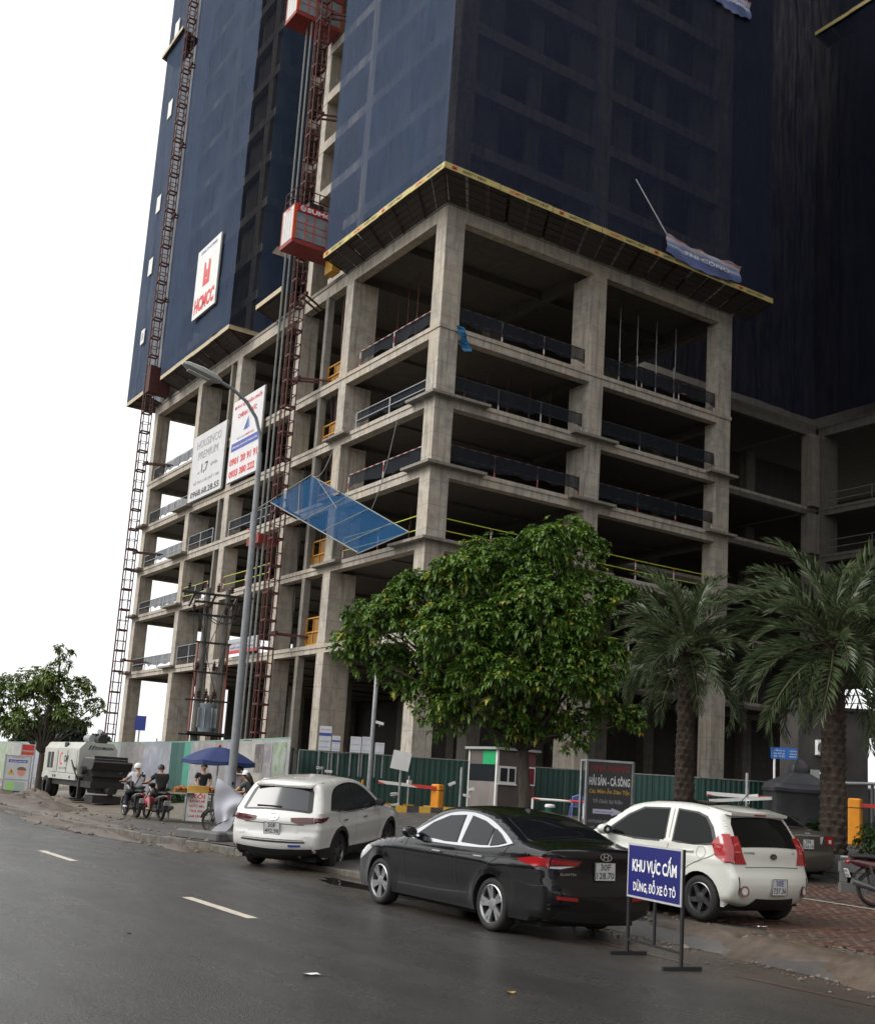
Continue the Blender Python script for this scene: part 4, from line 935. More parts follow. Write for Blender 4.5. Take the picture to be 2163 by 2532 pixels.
# ------------------------------------------------------------------ fences
def corrug(mb, a, b, z0, z1, pitch=.22, dep=.02, za=None, zb2=None):
    a, b = V(a[0], a[1], 0), V(b[0], b[1], 0); d = b-a; L = d.length; d.normalize(); n_ = V(d.y, -d.x, 0)
    pts = [0.0]; k = 0; prof = []
    while k*pitch < L:
        for f, o in ((0, 0), (.35, 0), (.5, 1), (.85, 1)):
            u = (k+f)*pitch
            if u < L: prof.append((u, o*dep))
        k += 1
    prof.append((L, 0)); vs = []
    for u, o in prof: vs += [a+d*u+n_*o+V(0, 0, z0), a+d*u+n_*o+V(0, 0, z1)]
    mb.add(vs, [(2*i, 2*i+2, 2*i+3, 2*i+1) for i in range(len(prof)-1)])
M_GREEN = nmat('green_sheet_metal', (.004, .030, .023), (.006, .040, .031), 2.5, .5, .06, .5)
def fence(name, label, pts, z1, panel, m_of, post_m, cor=True, trim=None):
    o = thing(name, label, 'fence', (pts[0][0], pts[0][1], gz(*pts[0]))); L = o.location; idx = 0
    for a, b in zip(pts, pts[1:]):
        A, B = V(a[0], a[1], 0), V(b[0], b[1], 0); ln = (B-A).length; k = max(1, round(ln/panel)); d = (B-A).normalized(); n_ = V(d.y, -d.x, 0)
        if n_.dot(A) > 0: n_ = -n_                                     # towards the road
        for i in range(k):
            p, q = A.lerp(B, (i+.003)/k), A.lerp(B, (i+.997)/k); z0 = min(gz(p.x, p.y), gz(q.x, q.y))-.03; dz = RNG.normal(0, .012); mb = MB(L); m = m_of(idx)
            tilt = n_*RNG.normal(0, .012)
            if cor: corrug(mb, p+tilt, q, z0, z1+dz)
            else:
                off = n_*.02; P = [p, q, q+off, p+off]; mb.hexa([V(v.x, v.y, z0) for v in P]+[V(v.x, v.y, z1+dz) for v in P])
            mb.build('panel', m, o, loc=(0, 0, 0)); idx += 1
            if i % 2 == 0:
                mb = MB(L); c = p-n_*.06; mb.bar((c.x, c.y, z0), (c.x, c.y, z1+.02), .06); mb.build('post', post_m, o, loc=(0, 0, 0))
        mb = MB(L); mb.bar(A+V(0, 0, z1+.02), B+V(0, 0, z1+.02), .05, .04); mb.build('top_rail', trim or post_m, o, loc=(0, 0, 0))
    return o
fence('green_fence', 'dark green corrugated site fence left of the guard booth', [(19.9, 40.1), (23.0, 38.1), (25.6, 36.75)], 2.72, .95, lambda i: M_GREEN, M_POST)
fence('green_fence', 'dark green corrugated site fence right of the guard booth, behind the palms', [(28.4, 38.6), (33.6, 36.1), (35.4, 33.9), (37.1, 32.7), (42, 30.3)], 2.72, .95, lambda i: M_GREEN, M_POST)
def mural(name, cols, sc=1.3):
    m = mat(name, cols[0], .5, 0, .4); t = NT(m); p = t.pos((1, .55, .8)); n = t.noise(p, sc, 3, .6, 1.2); n2 = t.noise(t.pos(), .9, 5, .7, .6)
    st = [(i/(len(cols)-1)*.5+.25, c) for i, c in enumerate(cols)]
    c = t.ramp(n, [(p_, tuple(k*.78 for k in c_)) for p_, c_ in st]); c = t.mix(c, (.17, .175, .17), t.math('MULTIPLY', t.ramp(n2, [(.45, 0), (.65, 1)]), .55)); t.col(c); t.bump(n2, .05, .01); return m
MURAL = [mural('mural_pale_%s' % w, c, s) for w, c, s in (
    ('green', [(.34, .42, .33), (.46, .50, .44), (.30, .42, .22), (.44, .46, .42)], 1.0), ('grey', [(.36, .37, .36), (.46, .47, .46), (.28, .29, .30), (.42, .42, .41)], 1.2),
    ('lilac', [(.36, .34, .40), (.44, .43, .47), (.30, .33, .42), (.46, .46, .45)], 1.1), ('sand', [(.42, .39, .33), (.48, .46, .42), (.34, .33, .30), (.40, .43, .36)], .9),
    ('mauve', [(.30, .27, .27), (.38, .34, .34), (.24, .24, .24), (.36, .40, .30)], 1.4))]
M_TEAL = nmat('teal_sheet', (.05, .28, .20), (.04, .22, .16), 3, .5, .05)
M_DGREEN = nmat('bottle_green_sheet', (.012, .07, .058), (.02, .085, .07), 3, .5, .05)
M_GREYP = nmat('grey_sheet', (.33, .34, .33), (.24, .25, .245), 2, .5, .05)
def mm(i):
    k = i % 11
    if i in (36, 37): return M_DGREEN
    if i in (38,): return M_TEAL
    if k in (5,): return M_GREYP
    return MURAL[(i//4*3+i//9) % 5]
hp = [(18.0, 84), (18.2, 70), (17.5, 57), (16.7, 44.6), (15.6, 37), (14.45, 29.7)]
hoard = fence('mural_hoarding', 'long site hoarding painted with faded pastel murals behind the stall and trailer', hp, 2.76, 1.05, mm, M_POST, False, nmat('hoarding_green_trim', (.14, .32, .22), (.20, .30, .24), 3, .6, .05))
# printed photo posters and trees on the last panels, near the umbrella
def on_hoard(t0, t1, z0, z1, material, dx=.03):
    A, B = V(15.6, 37, 0), V(14.45, 29.7, 0); d = (B-A); n_ = V(d.y, -d.x, 0).normalized()
    if n_.dot(A) > 0: n_ = -n_
    p, q = A.lerp(B, t0)+n_*dx, A.lerp(B, t1)+n_*dx; mb = MB(hoard.location)
    mb.quad((p.x, p.y, z0), (q.x, q.y, z0), (q.x, q.y, z1), (p.x, p.y, z1)); return mb.build('print', material, hoard, loc=(0, 0, 0))
on_hoard(.50, .63, 1.75, 2.62, mural('poster_dark', [(.10, .07, .06), (.22, .17, .15), (.06, .05, .05), (.30, .26, .24)], 2.4))
on_hoard(.635, .765, 1.4, 2.64, mural('poster_street', [(.34, .33, .35), (.20, .19, .21), (.40, .36, .38), (.14, .13, .14)], 2.0))
on_hoard(.78, .955, 1.36, 2.66, mural('poster_garden', [(.10, .24, .03), (.40, .42, .40), (.16, .30, .05), (.24, .20, .19)], 1.7))
on_hoard(.40, .62, .35, 1.66, mural('poster_cream', [(.50, .45, .33), (.54, .50, .40), (.46, .42, .32), (.50, .48, .42)], .8))
for (t_, zc) in ((.455, 1.05), (.50, 1.07)):                            # two printed faces with long hair
    on_hoard(t_-.018, t_+.018, zc-.25, zc+.33, mat('print_hair', (.10, .045, .03), .6), .034)
    on_hoard(t_-.010, t_+.010, zc-.08, zc+.22, mat('print_skin', (.48, .30, .22), .6), .038)
fence('side_fence', 'short grey return fence behind the end of the mural hoarding', [(14.6, 29.9), (16.8, 34.2), (19.75, 40.0)], 2.5, 1.2, lambda i: M_GREYP if i else M_DARK, M_POST, False)

# site notice boards along the fence top
M_BPAPER = nmat('notice_board', (.56, .58, .60), (.46, .48, .52), 3, .5, .02)
def notice(label, p, q, z0, z1, lines, band, group='site notice boards above the fence'):
    o = thing('notice_board', label, 'notice board', (p[0], p[1], z0), group=group); P_, Q_ = V(*p, 0), V(*q, 0); d = (Q_-P_).normalized(); n_ = V(d.y, -d.x, 0)
    if n_.dot(P_) > 0: n_ = -n_
    mb = MB(o.location); f = [P_, Q_, Q_-n_*.03, P_-n_*.03]; mb.hexa([v+V(0, 0, z0) for v in f]+[v+V(0, 0, z1) for v in f]); mb.build('sheet', M_BPAPER, o, loc=(0, 0, 0))
    mb = MB(o.location)
    for t_ in (.1, .9): c = P_.lerp(Q_, t_)-n_*.06; mb.bar(c+V(0, 0, z0-.9), c+V(0, 0, z1), .04)
    mb.build('post', M_STEEL, o, loc=(0, 0, 0)); w = (Q_-P_).length; h_ = z1-z0; c = (P_+Q_)/2+n_*.012
    if band:
        mb = MB(o.location); e = n_*.006; zz0, zz1 = z0+h_*.60, z0+h_*.72
        mb.quad(P_+e+V(0, 0, zz0), Q_+e+V(0, 0, zz0), Q_+e+V(0, 0, zz1), P_+e+V(0, 0, zz1)); mb.build('print', M_TXTB, o, loc=(0, 0, 0))
    for i, s in enumerate(lines): lettering(s, c+V(0, 0, z1-h_*(.14+.72*i/max(1, len(lines)-1))), d, (0, 0, 1), w*.8, h_*.055, M_TXTR if i == 0 else M_TXTB, o, o.location)
    return o
notice('tallest white notice board with a blue band above the green fence', (20.13, 39.0), (20.52, 38.75), 2.75, 3.68, ['CÔNG TRƯỜNG', 'NỘI QUY', 'AN TOÀN', 'LAO ĐỘNG'], True)
notice('narrow white notice board just right of the tallest one', (20.56, 38.72), (20.82, 38.55), 2.75, 3.33, ['THÔNG BÁO', 'NỘI QUY', 'RA VÀO'], True)
notice('white notice board with a yellow figure, left of the thin lamp post', (21.15, 38.35), (21.5, 38.12), 2.75, 3.35, ['BẢO HỘ', 'LAO ĐỘNG', 'BẮT BUỘC'], False)
notice('white notice board with a blue round mark, right of the thin lamp post', (21.52, 38.1), (21.85, 37.9), 2.75, 3.37, ['AN TOÀN', 'LÀ TRÊN HẾT', 'ĐỘI MŨ'], False)
notice('lowest cream notice board with green print at the tree edge', (21.95, 37.83), (22.25, 37.64), 2.75, 3.18, ['HOTLINE', 'CÔNG TY'], False)

# ------------------------------------------------------------------ guard booth
o = thing('guard_booth', 'small grey guard booth with white window frames and a green header', 'guard booth', (26.5, 36.1, .83)); L = o.location
M_BG = nmat('booth_grey_panel', (.24, .21, .20), (.20, .175, .165), 2, .35, .02); M_BB = nmat('booth_brown_panel', (.115, .095, .085), (.09, .075, .068), 2, .4, .02)
M_GLASSD = mat('dark_glass', (.02, .024, .028), .06, 0, .6); M_BGREEN = nmat('booth_green_header', (.01, .34, .12), (.01, .30, .10), 2, .4, 0); M_BM = nmat('booth_maroon_panel', (.17, .07, .07), (.13, .055, .055), 2, .4, .02)
def lb(name, a, b, m): q = MB(); q.box(a, b); return q.build(name, m, o)
lb('floor_plinth', (-.05, -.05, -.05), (1.95, 1.95, .05), M_CONC2); lb('lower_panel', (0, .06, .05), (.04, 1.9, 1.17), M_BG); lb('window_glass', (.01, .06, 1.17), (.03, 1.9, 1.84), M_GLASSD)
lb('header', (-.01, .06, 1.84), (.05, .95, 2.38), M_BGREEN); lb('header', (.0, .95, 1.84), (.05, 1.9, 2.38), M_BB); lb('corner_post', (-.03, -.03, .05), (.06, .06, 2.45), M_WHITE); lb('corner_post', (-.02, 1.86, .05), (.05, 1.94, 2.45), M_WHITE)
lb('wall', (.06, 0, .05), (1.35, .04, 2.4), M_BB); lb('end_wall', (1.35, .005, .05), (1.9, .045, 2.4), M_BM); lb('back_wall', (.06, 1.86, .05), (1.9, 1.9, 2.4), M_BB); lb('side_wall', (1.86, .05, .05), (1.9, 1.86, 2.4), M_BB); lb('roof', (-.15, -.15, 2.42), (2.05, 2.05, 2.52), M_GREYP)
lb('counter', (.04, .1, 1.1), (.5, 1.8, 1.16), M_BB)
w = lb('window_frame', (.08, -.035, 1.12), (.92, -.002, 1.80), M_WHITE); q = MB(); q.box((.15, -.045, 1.2), (.50, -.038, 1.72)); q.box((.58, -.045, 1.2), (.86, -.038, 1.72)); q.build('pane', M_GLASSD, w)
q = MB(); q.box((.05, -.09, 1.07), (.95, -.03, 1.12)); q.build('sill', M_WHITE, w)
w = lb('fire_cabinet', (1.47, -.06, 1.1), (1.86, .0, 1.84), M_WHITE); q = MB(); q.box((1.52, -.07, 1.16), (1.81, -.062, 1.78)); q.build('door', mat('maroon_notice', (.16, .02, .03), .4), w)
lettering('NỘI QUY', (1.665, -.073, 1.6), (1, 0, 0), (0, 0, 1), .22, .06, M_TXTR, w)
mb = MB((26.7, 37.1, 1.9)); mb.ball((26.75, 37.0, 2.28), (.14, .16, .19)); mb.ball((26.78, 36.95, 2.02), (.2, .26, .14)); tag(mb.build('desk_fan', mat('pale_grey_plastic', (.40, .42, .42), .5), smooth=True), 'round grey desk fan behind the booth glass', 'fan')

# ------------------------------------------------------------------ barriers and poles
M_ARM = striped('barrier_stripes', (.62, .05, .04), (.74, .73, .70))
def barrier(label, x, y, arm, z=None, h=1.03):
    z = gz(x, y) if z is None else z; o = thing('barrier_gate', label, 'barrier', (x, y, z), group='orange car park barriers')
    q = MB(); q.rbox((0, 0, h/2), (.34, .34, h), Matrix.Rotation(.45, 3, 'Z'), bev=.03); q.build('housing', M_ORANGE, o)
    q = MB(); q.rbox((0, 0, h*.80), (.352, .352, .02), Matrix.Rotation(.45, 3, 'Z')); q.build('seam', M_BLACK, o)
    if arm:
        q = MB(); q.bar((.0, -.18, h*.86), (arm[0], arm[1]-.18, h*.86+arm[2]), .05, .11); q.build('boom', M_ARM, o)
    return o
barrier('orange barrier post in front of the green fence with its boom reaching left', 21.85, 33.15, (-1.85, 1.1, .10), .72)
barrier('far orange barrier post just above the white crossover bonnet', 22.1, 38.9, (.65, -.35, -.02), .8, .95)
barrier('orange barrier post among the shrubs right of the thick palm trunk', 27.8, 20.7, (3.5, -2.2, -.02), .8, 1.3)
def camera_part(o, p, d):
    q = MB(); p, d = V(*p), V(*d).normalized(); q.bar(p-d*.13, p+d*.13, .10, .09); q.build('camera', M_WHITE, o)
    q = MB(); q.disc(p+d*.132, .035, d, 10); q.build('lens', M_BLACK, o); q = MB(); q.bar(p, p-V(0, 0, .12), .03); q.build('bracket', M_STEEL, o)
def pole(name, label, x, y, z0, z1, r=.04, cat='pole', cams=(), m=None):
    o = thing(name, label, cat, (x, y, z0)); q = MB(); q.tube([(0, 0, 0), (0, 0, z1-z0)], r, 8); q.build('pole', m or M_STEEL, o, smooth='auto')
    q = MB(); q.rbox((0, 0, .02), (.2, .2, .04)); q.build('base_plate', M_STEEL, o)
    for (p, d) in cams: camera_part(o, p, d)
    return o
o = pole('sign_pole', 'grey pole carrying a blank tilted white sign plate before the barrier boom', 20.15, 32.9, .55, 2.72, .04, 'sign', [((-.25, -.1, .78), (-1, -.3, -.1)), ((-.12, 0, .42), (-1, .2, -.2))])
q = MB(); R_ = Matrix.Rotation(.15, 3, 'Y'); q.rbox((-.05, -.06, 1.9), (.62, .03, .62), Matrix.Rotation(-.55, 3, 'Z') @ R_); q.build('sign_plate', M_WHITE, o)
pole('camera_pole', 'short grey pole with two white cameras left of the guard booth', 23.05, 33.5, .8, 2.4, .05, 'camera pole', [((-.32, .1, 1.0), (-.7, .3, -.35)), ((.3, -.2, .85), (.8, -.5, .25)), ((.2, -.1, .62), (.8, -.4, -.2))])
o = pole('sensor_post', 'thin grey post with a small white box behind the barrier boom', 21.5, 34.5, .78, 1.98, .03, 'post'); q = MB(); q.rbox((0, -.03, .95), (.14, .1, .2)); q.build('control_box', M_WHITE, o)
pole('camera_pole', 'small white camera post rising above the white crossover roof', 18.6, 35.6, .6, 2.05, .03, 'camera pole', [((-.1, 0, 1.45), (-.8, -.3, 0)), ((.2, -.1, 1.35), (.8, -.4, 0))])
o = pole('lamp_post', 'slim grey lamp post beside the notice boards, its top lost in the tree', 18.15, 31.5, .4, 6.2, .07, 'lamp post', [((.18, -.1, 3.15), (.8, -.5, -.2))]); q = MB(); q.tube([(0, 0, 5.8), (-.4, 0, 6.2), (-1.0, 0, 6.3)], .04, 6); q.rbox((-1.2, 0, 6.3), (.5, .16, .08)); q.build('lamp_head', M_STEEL, o)
# traffic island edged with yellow and black kerb blocks
M_YB1 = nmat('kerb_yellow', (.55, .33, .04), (.42, .25, .04), 6, .6, .1); M_YB2 = nmat('kerb_black', (.03, .03, .03), (.05, .045, .04), 6, .6, .1)
o = thing('traffic_island', 'low traffic island with yellow and black striped kerb', 'traffic island', (21.4, 32.6, .5)); k = 0
loop = [(19.6, 32.9), (21.6, 30.9), (23.3, 31.6), (22.0, 34.2), (20.0, 34.6), (19.6, 32.9)]
for a, b in zip(loop, loop[1:]):
    A, B = V(*a, 0), V(*b, 0); n = max(1, round((B-A).length/.42))
    for i in range(n):
        p, q_ = A.lerp(B, i/n), A.lerp(B, (i+1)/n-.004); mb = MB(o.location); zz = gz(p.x, p.y)
        mb.bar(p+V(0, 0, zz+.04), q_+V(0, 0, zz+.04), .16, .24); mb.build('kerb_block', M_YB1 if k % 2 else M_YB2, o, loc=(0, 0, 0)); k += 1
mb = MB(o.location); mb.add([(x, y, gz(x, y)+.09) for x, y in loop[:-1]], [tuple(range(5))]); mb.build('island_paving', M_CONC2, o, loc=(0, 0, 0))
# low red and white pipe rail, chair and bucket
o = thing('pipe_rail', 'low red and white pipe rail behind the black billboard', 'railing', (26.6, 33.6, .83)); P_ = [(26.5, 33.75), (28.1, 32.7), (30.4, 31.1)]
mb = MB(o.location); mb.tube([(x, y, 1.45) for x, y in P_], .045, 8); mb.build('rail', M_ARM, o, loc=(0, 0, 0)); mb = MB(o.location); mb.tube([(x, y, 1.12) for x, y in P_[1:]], .035, 8); mb.build('rail', M_WHITE, o, loc=(0, 0, 0))
for x, y in P_: mb = MB(o.location); mb.tube([(x, y, .8), (x, y, 1.47)], .045, 8); mb.build('post', M_WHITE, o, loc=(0, 0, 0))
M_CHAIR = mat('lilac_blue_plastic', (.20, .24, .58), .35, 0, .5)
o = thing('plastic_chair', 'lilac blue plastic chair standing by the pipe rail', 'chair', (28.5, 33.6, .83), rad(150))
q = MB(); q.rbox((0, 0, .42), (.44, .42, .03), bev=.01); q.build('seat', M_CHAIR, o)
for sx in (-1, 1):
    for sy in (-1, 1): q = MB(); q.bar((sx*.19, sy*.18, .42), (sx*.24, sy*.24, 0), .05, .03); q.build('leg', M_CHAIR, o)
    q = MB(); q.tube([(sx*.22, .2, .42), (sx*.23, .2, .64), (sx*.23, -.12, .66)], .022, 6); q.build('armrest', M_CHAIR, o)
q = MB()
for i in range(5): x = (i-2)*.085; q.bar((x, .20, .46), (x*1.05, .30+.0*i, .80), .05, .02)
q.tube([(-.2, .2, .44), (-.22, .28, .78), (0, .31, .86), (.22, .28, .78), (.2, .2, .44)], .025, 6); q.build('backrest', M_CHAIR, o)
o = thing('bucket', 'white lidded bucket on the ground right of the tree trunk', 'bucket', (26.4, 32.6, .8)); q = MB(); q.lathe([(0, 0), (.14, 0), (.17, .38), (.0, .38)], n=16); q.build('bucket_body', M_DGREEN, o, smooth='auto'); q = MB(); q.lathe([(.0, .39), (.19, .39), (.19, .46), (.15, .5), (0, .51)], n=16); q.build('lid', M_WHITE, o, smooth='auto')

# ------------------------------------------------------------------ black restaurant billboard
o = thing('billboard', 'tall black restaurant billboard with white and gold lettering and an arrow', 'billboard', (18.62, 21.6, .45)); L = o.location
A, B = V(18.62, 21.62, 0), V(19.58, 21.0, 0); d = (B-A).normalized(); n_ = V(d.y, -d.x, 0); n_ = n_ if n_.dot(A) < 0 else -n_; W_ = (B-A).length; zt, zb0 = 2.56, .75
def bq(u0, u1, v0, v1, m, e=.0, name='sheet', th=0):
    p, q_ = A.lerp(B, u0)+n_*e, A.lerp(B, u1)+n_*e; mb = MB(L); mb.hexa([p+V(0, 0, v0), q_+V(0, 0, v0), q_-n_*.02+V(0, 0, v0), p-n_*.02+V(0, 0, v0), p+V(0, 0, v1), q_+V(0, 0, v1), q_-n_*.02+V(0, 0, v1), p-n_*.02+V(0, 0, v1)]); return mb.build(name, m, o, loc=(0, 0, 0))
bq(0, 1, .62, zt, mat('black_vinyl', (.012, .012, .014), .35, 0, .5))
for (u, e) in ((0, 0), (1, 0), (-.07, -.35)):
    p = A.lerp(B, u)+n_*e; mb = MB(L); mb.bar((p.x, p.y, .4), (p.x, p.y, zt+.02), .055); mb.build('post', M_STEEL, o, loc=(0, 0, 0))
mb = MB(L); mb.bar(A+V(0, 0, zt), B+V(0, 0, zt), .05); mb.bar(A+V(0, 0, zt), A.lerp(B, -.07)-n_*.35+V(0, 0, zt), .04); mb.build('frame', M_STEEL, o, loc=(0, 0, 0))
def bt(s, u, v, w, h_, m, bold=.02): lettering(s, A.lerp(B, u)+n_*.006+V(0, 0, v), d, (0, 0, 1), w*W_, h_, m, o, L, bold)
M_DRED = mat('dark_red_lettering', (.22, .012, .015), .5)
bt('NHÀ HÀNG', .5, 2.40, .84, .19, M_DRED, .05); bt('HẢI SẢN - CÁ SÔNG', .5, 2.09, .88, .27, M_TXTW, .03); bt('Các Món Ăn Dân Tộc', .5, 1.82, .88, .16, M_TXTY); bt('Tổ Chức Sự Kiện', .47, 1.58, .64, .14, M_TXTG)
p0 = A.lerp(B, .16)+n_*.006; ux = d*W_
mb = MB(L); zz = 1.33; mb.add([p0+V(0, 0, zz-.055), p0+ux*.40+V(0, 0, zz-.055), p0+ux*.40+V(0, 0, zz-.1), p0+ux*.66+V(0, 0, zz), p0+ux*.40+V(0, 0, zz+.1), p0+ux*.40+V(0, 0, zz+.055), p0+V(0, 0, zz+.055)], [(0, 1, 5, 6), (2, 3, 4)]); mb.build('arrow', mat('lilac_print', (.55, .53, .66), .5), o, loc=(0, 0, 0))
lettering('LỐI VÀO NHÀ HÀNG', p0+ux*.24+n_*.004+V(0, 0, zz), d, (0, 0, 1), .40*W_, .05, M_TXTB, o, L)
bt('HOTLINE 0972 555 268', .42, 1.09, .72, .07, M_TXTG); bt('SỐ 8 PHỐ MỚI', .38, .95, .56, .065, M_TXTG)

# ------------------------------------------------------------------ blue no-parking sign standing on the road
o = thing('no_parking_sign', 'blue board with white border and lettering on a thin black stand at the kerb', 'sign', (8.95, 8.7, 0)); L = o.location
A, B = V(8.90, 9.58, 0), V(8.71, 8.57, 0)
d = (B-A).normalized(); n_ = V(d.y, -d.x, 0); n_ = n_ if n_.dot(A) < 0 else -n_; W_ = (B-A).length
def sq_(u0, u1, v0, v1, e, m, name, back=.012):
    p, q_ = A.lerp(B, u0)+n_*e, A.lerp(B, u1)+n_*e; mb = MB(L); mb.hexa([p+V(0, 0, v0), q_+V(0, 0, v0), q_-n_*back+V(0, 0, v0), p-n_*back+V(0, 0, v0), p+V(0, 0, v1), q_+V(0, 0, v1), q_-n_*back+V(0, 0, v1), p-n_*back+V(0, 0, v1)]); return mb.build(name, m, o, loc=(0, 0, 0))
sq_(0, 1, .625, 1.205, 0, nmat('sign_white_edge', (.52, .52, .52), (.42, .42, .42), 8, .5, .03), 'border'); sq_(.022, .978, .648, 1.182, .003, M_BLUE, 'sign_face', .002)
lettering('KHU VỰC CẤM', A.lerp(B, .51)+n_*.006+V(0, 0, .99), d, (0, 0, 1), .82*W_, .235, M_TXTW, o, L, .03); lettering('DỪNG, ĐỖ XE Ô TÔ', A.lerp(B, .52)+n_*.006+V(0, 0, .765), d, (0, 0, 1), .78*W_, .16, M_TXTW, o, L, .022)
for u in (.0, .985): p = A.lerp(B, u)-n_*.03; mb = MB(L); mb.bar((p.x, p.y, .02), (p.x, p.y, 1.2), .03); mb.build('leg', M_BLACK, o, loc=(0, 0, 0))
p = A.lerp(B, .5)-n_*.03; mb = MB(L); mb.bar((p.x, p.y, .17), (p.x, p.y, .63), .025); mb.build('brace', M_BLACK, o, loc=(0, 0, 0))
mb = MB(L); mb.bar(A-n_*.03+V(0, 0, .17), B-n_*.03+V(0, 0, .17), .025); mb.build('rail', M_BLACK, o, loc=(0, 0, 0))
for u in (.0, .985): p = A.lerp(B, u)-n_*.03; mb = MB(L); mb.bar(p+n_*.22+V(0, 0, .02), p-n_*.24+V(0, 0, .02), .04); mb.build('foot', M_BLACK, o, loc=(0, 0, 0))

# ------------------------------------------------------------------ street lamp leaning over the stall
o = thing('street_lamp', 'tall grey street lamp with a curved arm, standing in the blue umbrella', 'street lamp', (12.55, 29.25, .17)); M_LP = nmat('lamp_grey', (.17, .18, .19), (.24, .25, .26), 4, .55, .05, .5)
q = MB(); q.tube([(0, 0, 0), (-.02, 0, 3), (-.05, 0, 6), (-.1, 0, 10.6)], [.125, .115, .10, .075], 12); q.build('pole', M_LP, o, smooth='auto')
q = MB(); q.tube([(-.1, 0, 10.55), (-.14, 0, 11.1), (-.32, 0, 11.6), (-.65, 0, 12.0), (-1.1, 0, 12.27), (-1.6, 0, 12.42)], .05, 10); q.build('arm', M_LP, o, smooth='auto')
q = MB(); D_ = V(-.96, 0, .20).normalized(); c = V(-1.55, 0, 12.42)
prof = [(-.08, .07, .06), (.10, .17, .13), (.5, .21, .15), (.95, .19, .11), (1.12, .07, .04)]; vs = []
for (u, w, h_) in prof:
    for k in range(8): a_ = 2*PI*k/8+PI/8; vs.append(c+D_*u+V(0, w*math.cos(a_), h_*math.sin(a_)))
q.add(vs, [(i*8+k, i*8+(k+1) % 8, (i+1)*8+(k+1) % 8, (i+1)*8+k) for i in range(4) for k in range(8)]+[tuple(range(7, -1, -1)), tuple(range(32, 40))]); q.build('lamp_head', nmat('lamp_head_white', (.42, .43, .42), (.34, .35, .34), 3, .4, .02), o, smooth='auto')
q = MB(); e1 = c+D_*.3-V(0, 0, .145); e2 = c+D_*.95-V(0, 0, .13); q.bar(e1, e2, .2, .02); q.build('lens', mat('lamp_lens', (.5, .5, .46), .2), o)
q = MB(); q.lathe([(.17, 0), (.17, .5), (.125, .55)], n=12); q.build('base_sleeve', M_LP, o, smooth='auto'); q = MB(); q.rbox((-.12, -.02, .9), (.02, .1, .3)); q.build('access_door', M_LP, o)

# ------------------------------------------------------------------ twin-pole transformer station behind the hoarding
o = thing('transformer_station', 'twin concrete utility poles with crossarms, insulators and a grey transformer', 'utility pole', (19.85, 50.0, .4)); L = o.location
M_UP = nmat('utility_concrete', (.17, .155, .135), (.11, .10, .088), 3, .8, .2); M_INS = mat('insulator_brown', (.06, .032, .025), .3)
p1, p2 = V(19.40, 50.1, 0), V(20.30, 49.85, 0); dd = (p2-p1).normalized(); nn = V(dd.y, -dd.x, 0)
for p in (p1, p2): mb = MB(L); mb.tube([p+V(0, 0, .3), p+V(0, 0, 5), p+V(0, 0, 10.2)], [.19, .16, .12], 12); mb.build('pole', M_UP, o, smooth='auto', loc=(0, 0, 0))
for z, ln in ((9.9, 1.2), (9.5, .6), (8.9, .9), (7.6, .35), (6.2, .4), (4.9, .55), (3.3, .7)):
    for s in (-.16, .16): mb = MB(L); mb.bar(p1-dd*ln+nn*s+V(0, 0, z), p2+dd*ln+nn*s+V(0, 0, z), .06); mb.build('crossarm', M_DARK, o, loc=(0, 0, 0))
for z, us in ((10.0, (-.9, -.3, .45, 1.1, 1.7)), (8.98, (-.6, 0, .9, 1.5)), (6.3, (-.2, .2, .6, 1.1)), (5.0, (0, .35, .7))):
    for u in us:
        mb = MB(L); c = p1+dd*u+nn*.16+V(0, 0, z)
        mb.lathe([(.03, 0), (.10, .08), (.05, .11), (.11, .19), (.05, .22), (.10, .30), (.04, .33), (.03, .45)], c, n=8); mb.build('insulator', M_INS, o, loc=(0, 0, 0), smooth='auto')
for u in (-.7, .25, 1.3): mb = MB(L); c = p1+dd*u-nn*.1+V(0, 0, 9.6); mb.rbox(c, (.10, .10, .75), Matrix.Rotation(.35, 3, 'Y')); mb.build('fuse_cutout', M_INS, o, loc=(0, 0, 0))
c = (p1+p2)/2+nn*.05
mb = MB(L); mb.rbox(c+V(0, 0, 3.38), (1.7, 1.2, .1), Matrix.Rotation(math.atan2(dd.y, dd.x), 3, 'Z')); mb.build('platform', M_DARK, o, loc=(0, 0, 0))
mb = MB(L); R_ = Matrix.Rotation(math.atan2(dd.y, dd.x), 3, 'Z'); mb.lathe([(0, 3.45), (.34, 3.45), (.36, 3.6), (.36, 4.65), (.38, 4.68), (.38, 4.76), (0, 4.8)], V(c.x, c.y, 0), n=20); mb.build('transformer_tank', nmat('transformer_grey', (.26, .31, .34), (.20, .24, .27), 3, .45, .05, .5), o, smooth='auto', loc=(0, 0, 0))
for k in range(9):
    a_ = k/9*2*PI; mb = MB(L); mb.rbox(c+V(.44*math.cos(a_), .44*math.sin(a_), 4.1), (.16, .025, .9), Matrix.Rotation(a_, 3, 'Z')); mb.build('cooling_fin', M_STEEL, o, loc=(0, 0, 0))
for u in (-.18, 0, .18): mb = MB(L); mb.lathe([(.03, 4.78), (.07, 4.85), (.04, 4.88), (.07, 4.95), (.03, 5.15)], V((c+dd*u).x, (c+dd*u).y, 0), n=8); mb.build('bushing', M_INS, o, loc=(0, 0, 0))
for p, s in ((p1, -.28), (p2, .30)):
    mb = MB(L); mb.tube([p+dd*s+V(0, 0, .4), p+dd*s*.8+V(0, 0, 7.6)], .06, 7); mb.build('cable_duct', nmat('pink_duct', (.36, .13, .10), (.28, .10, .08), 3, .6, .05), o, loc=(0, 0, 0))
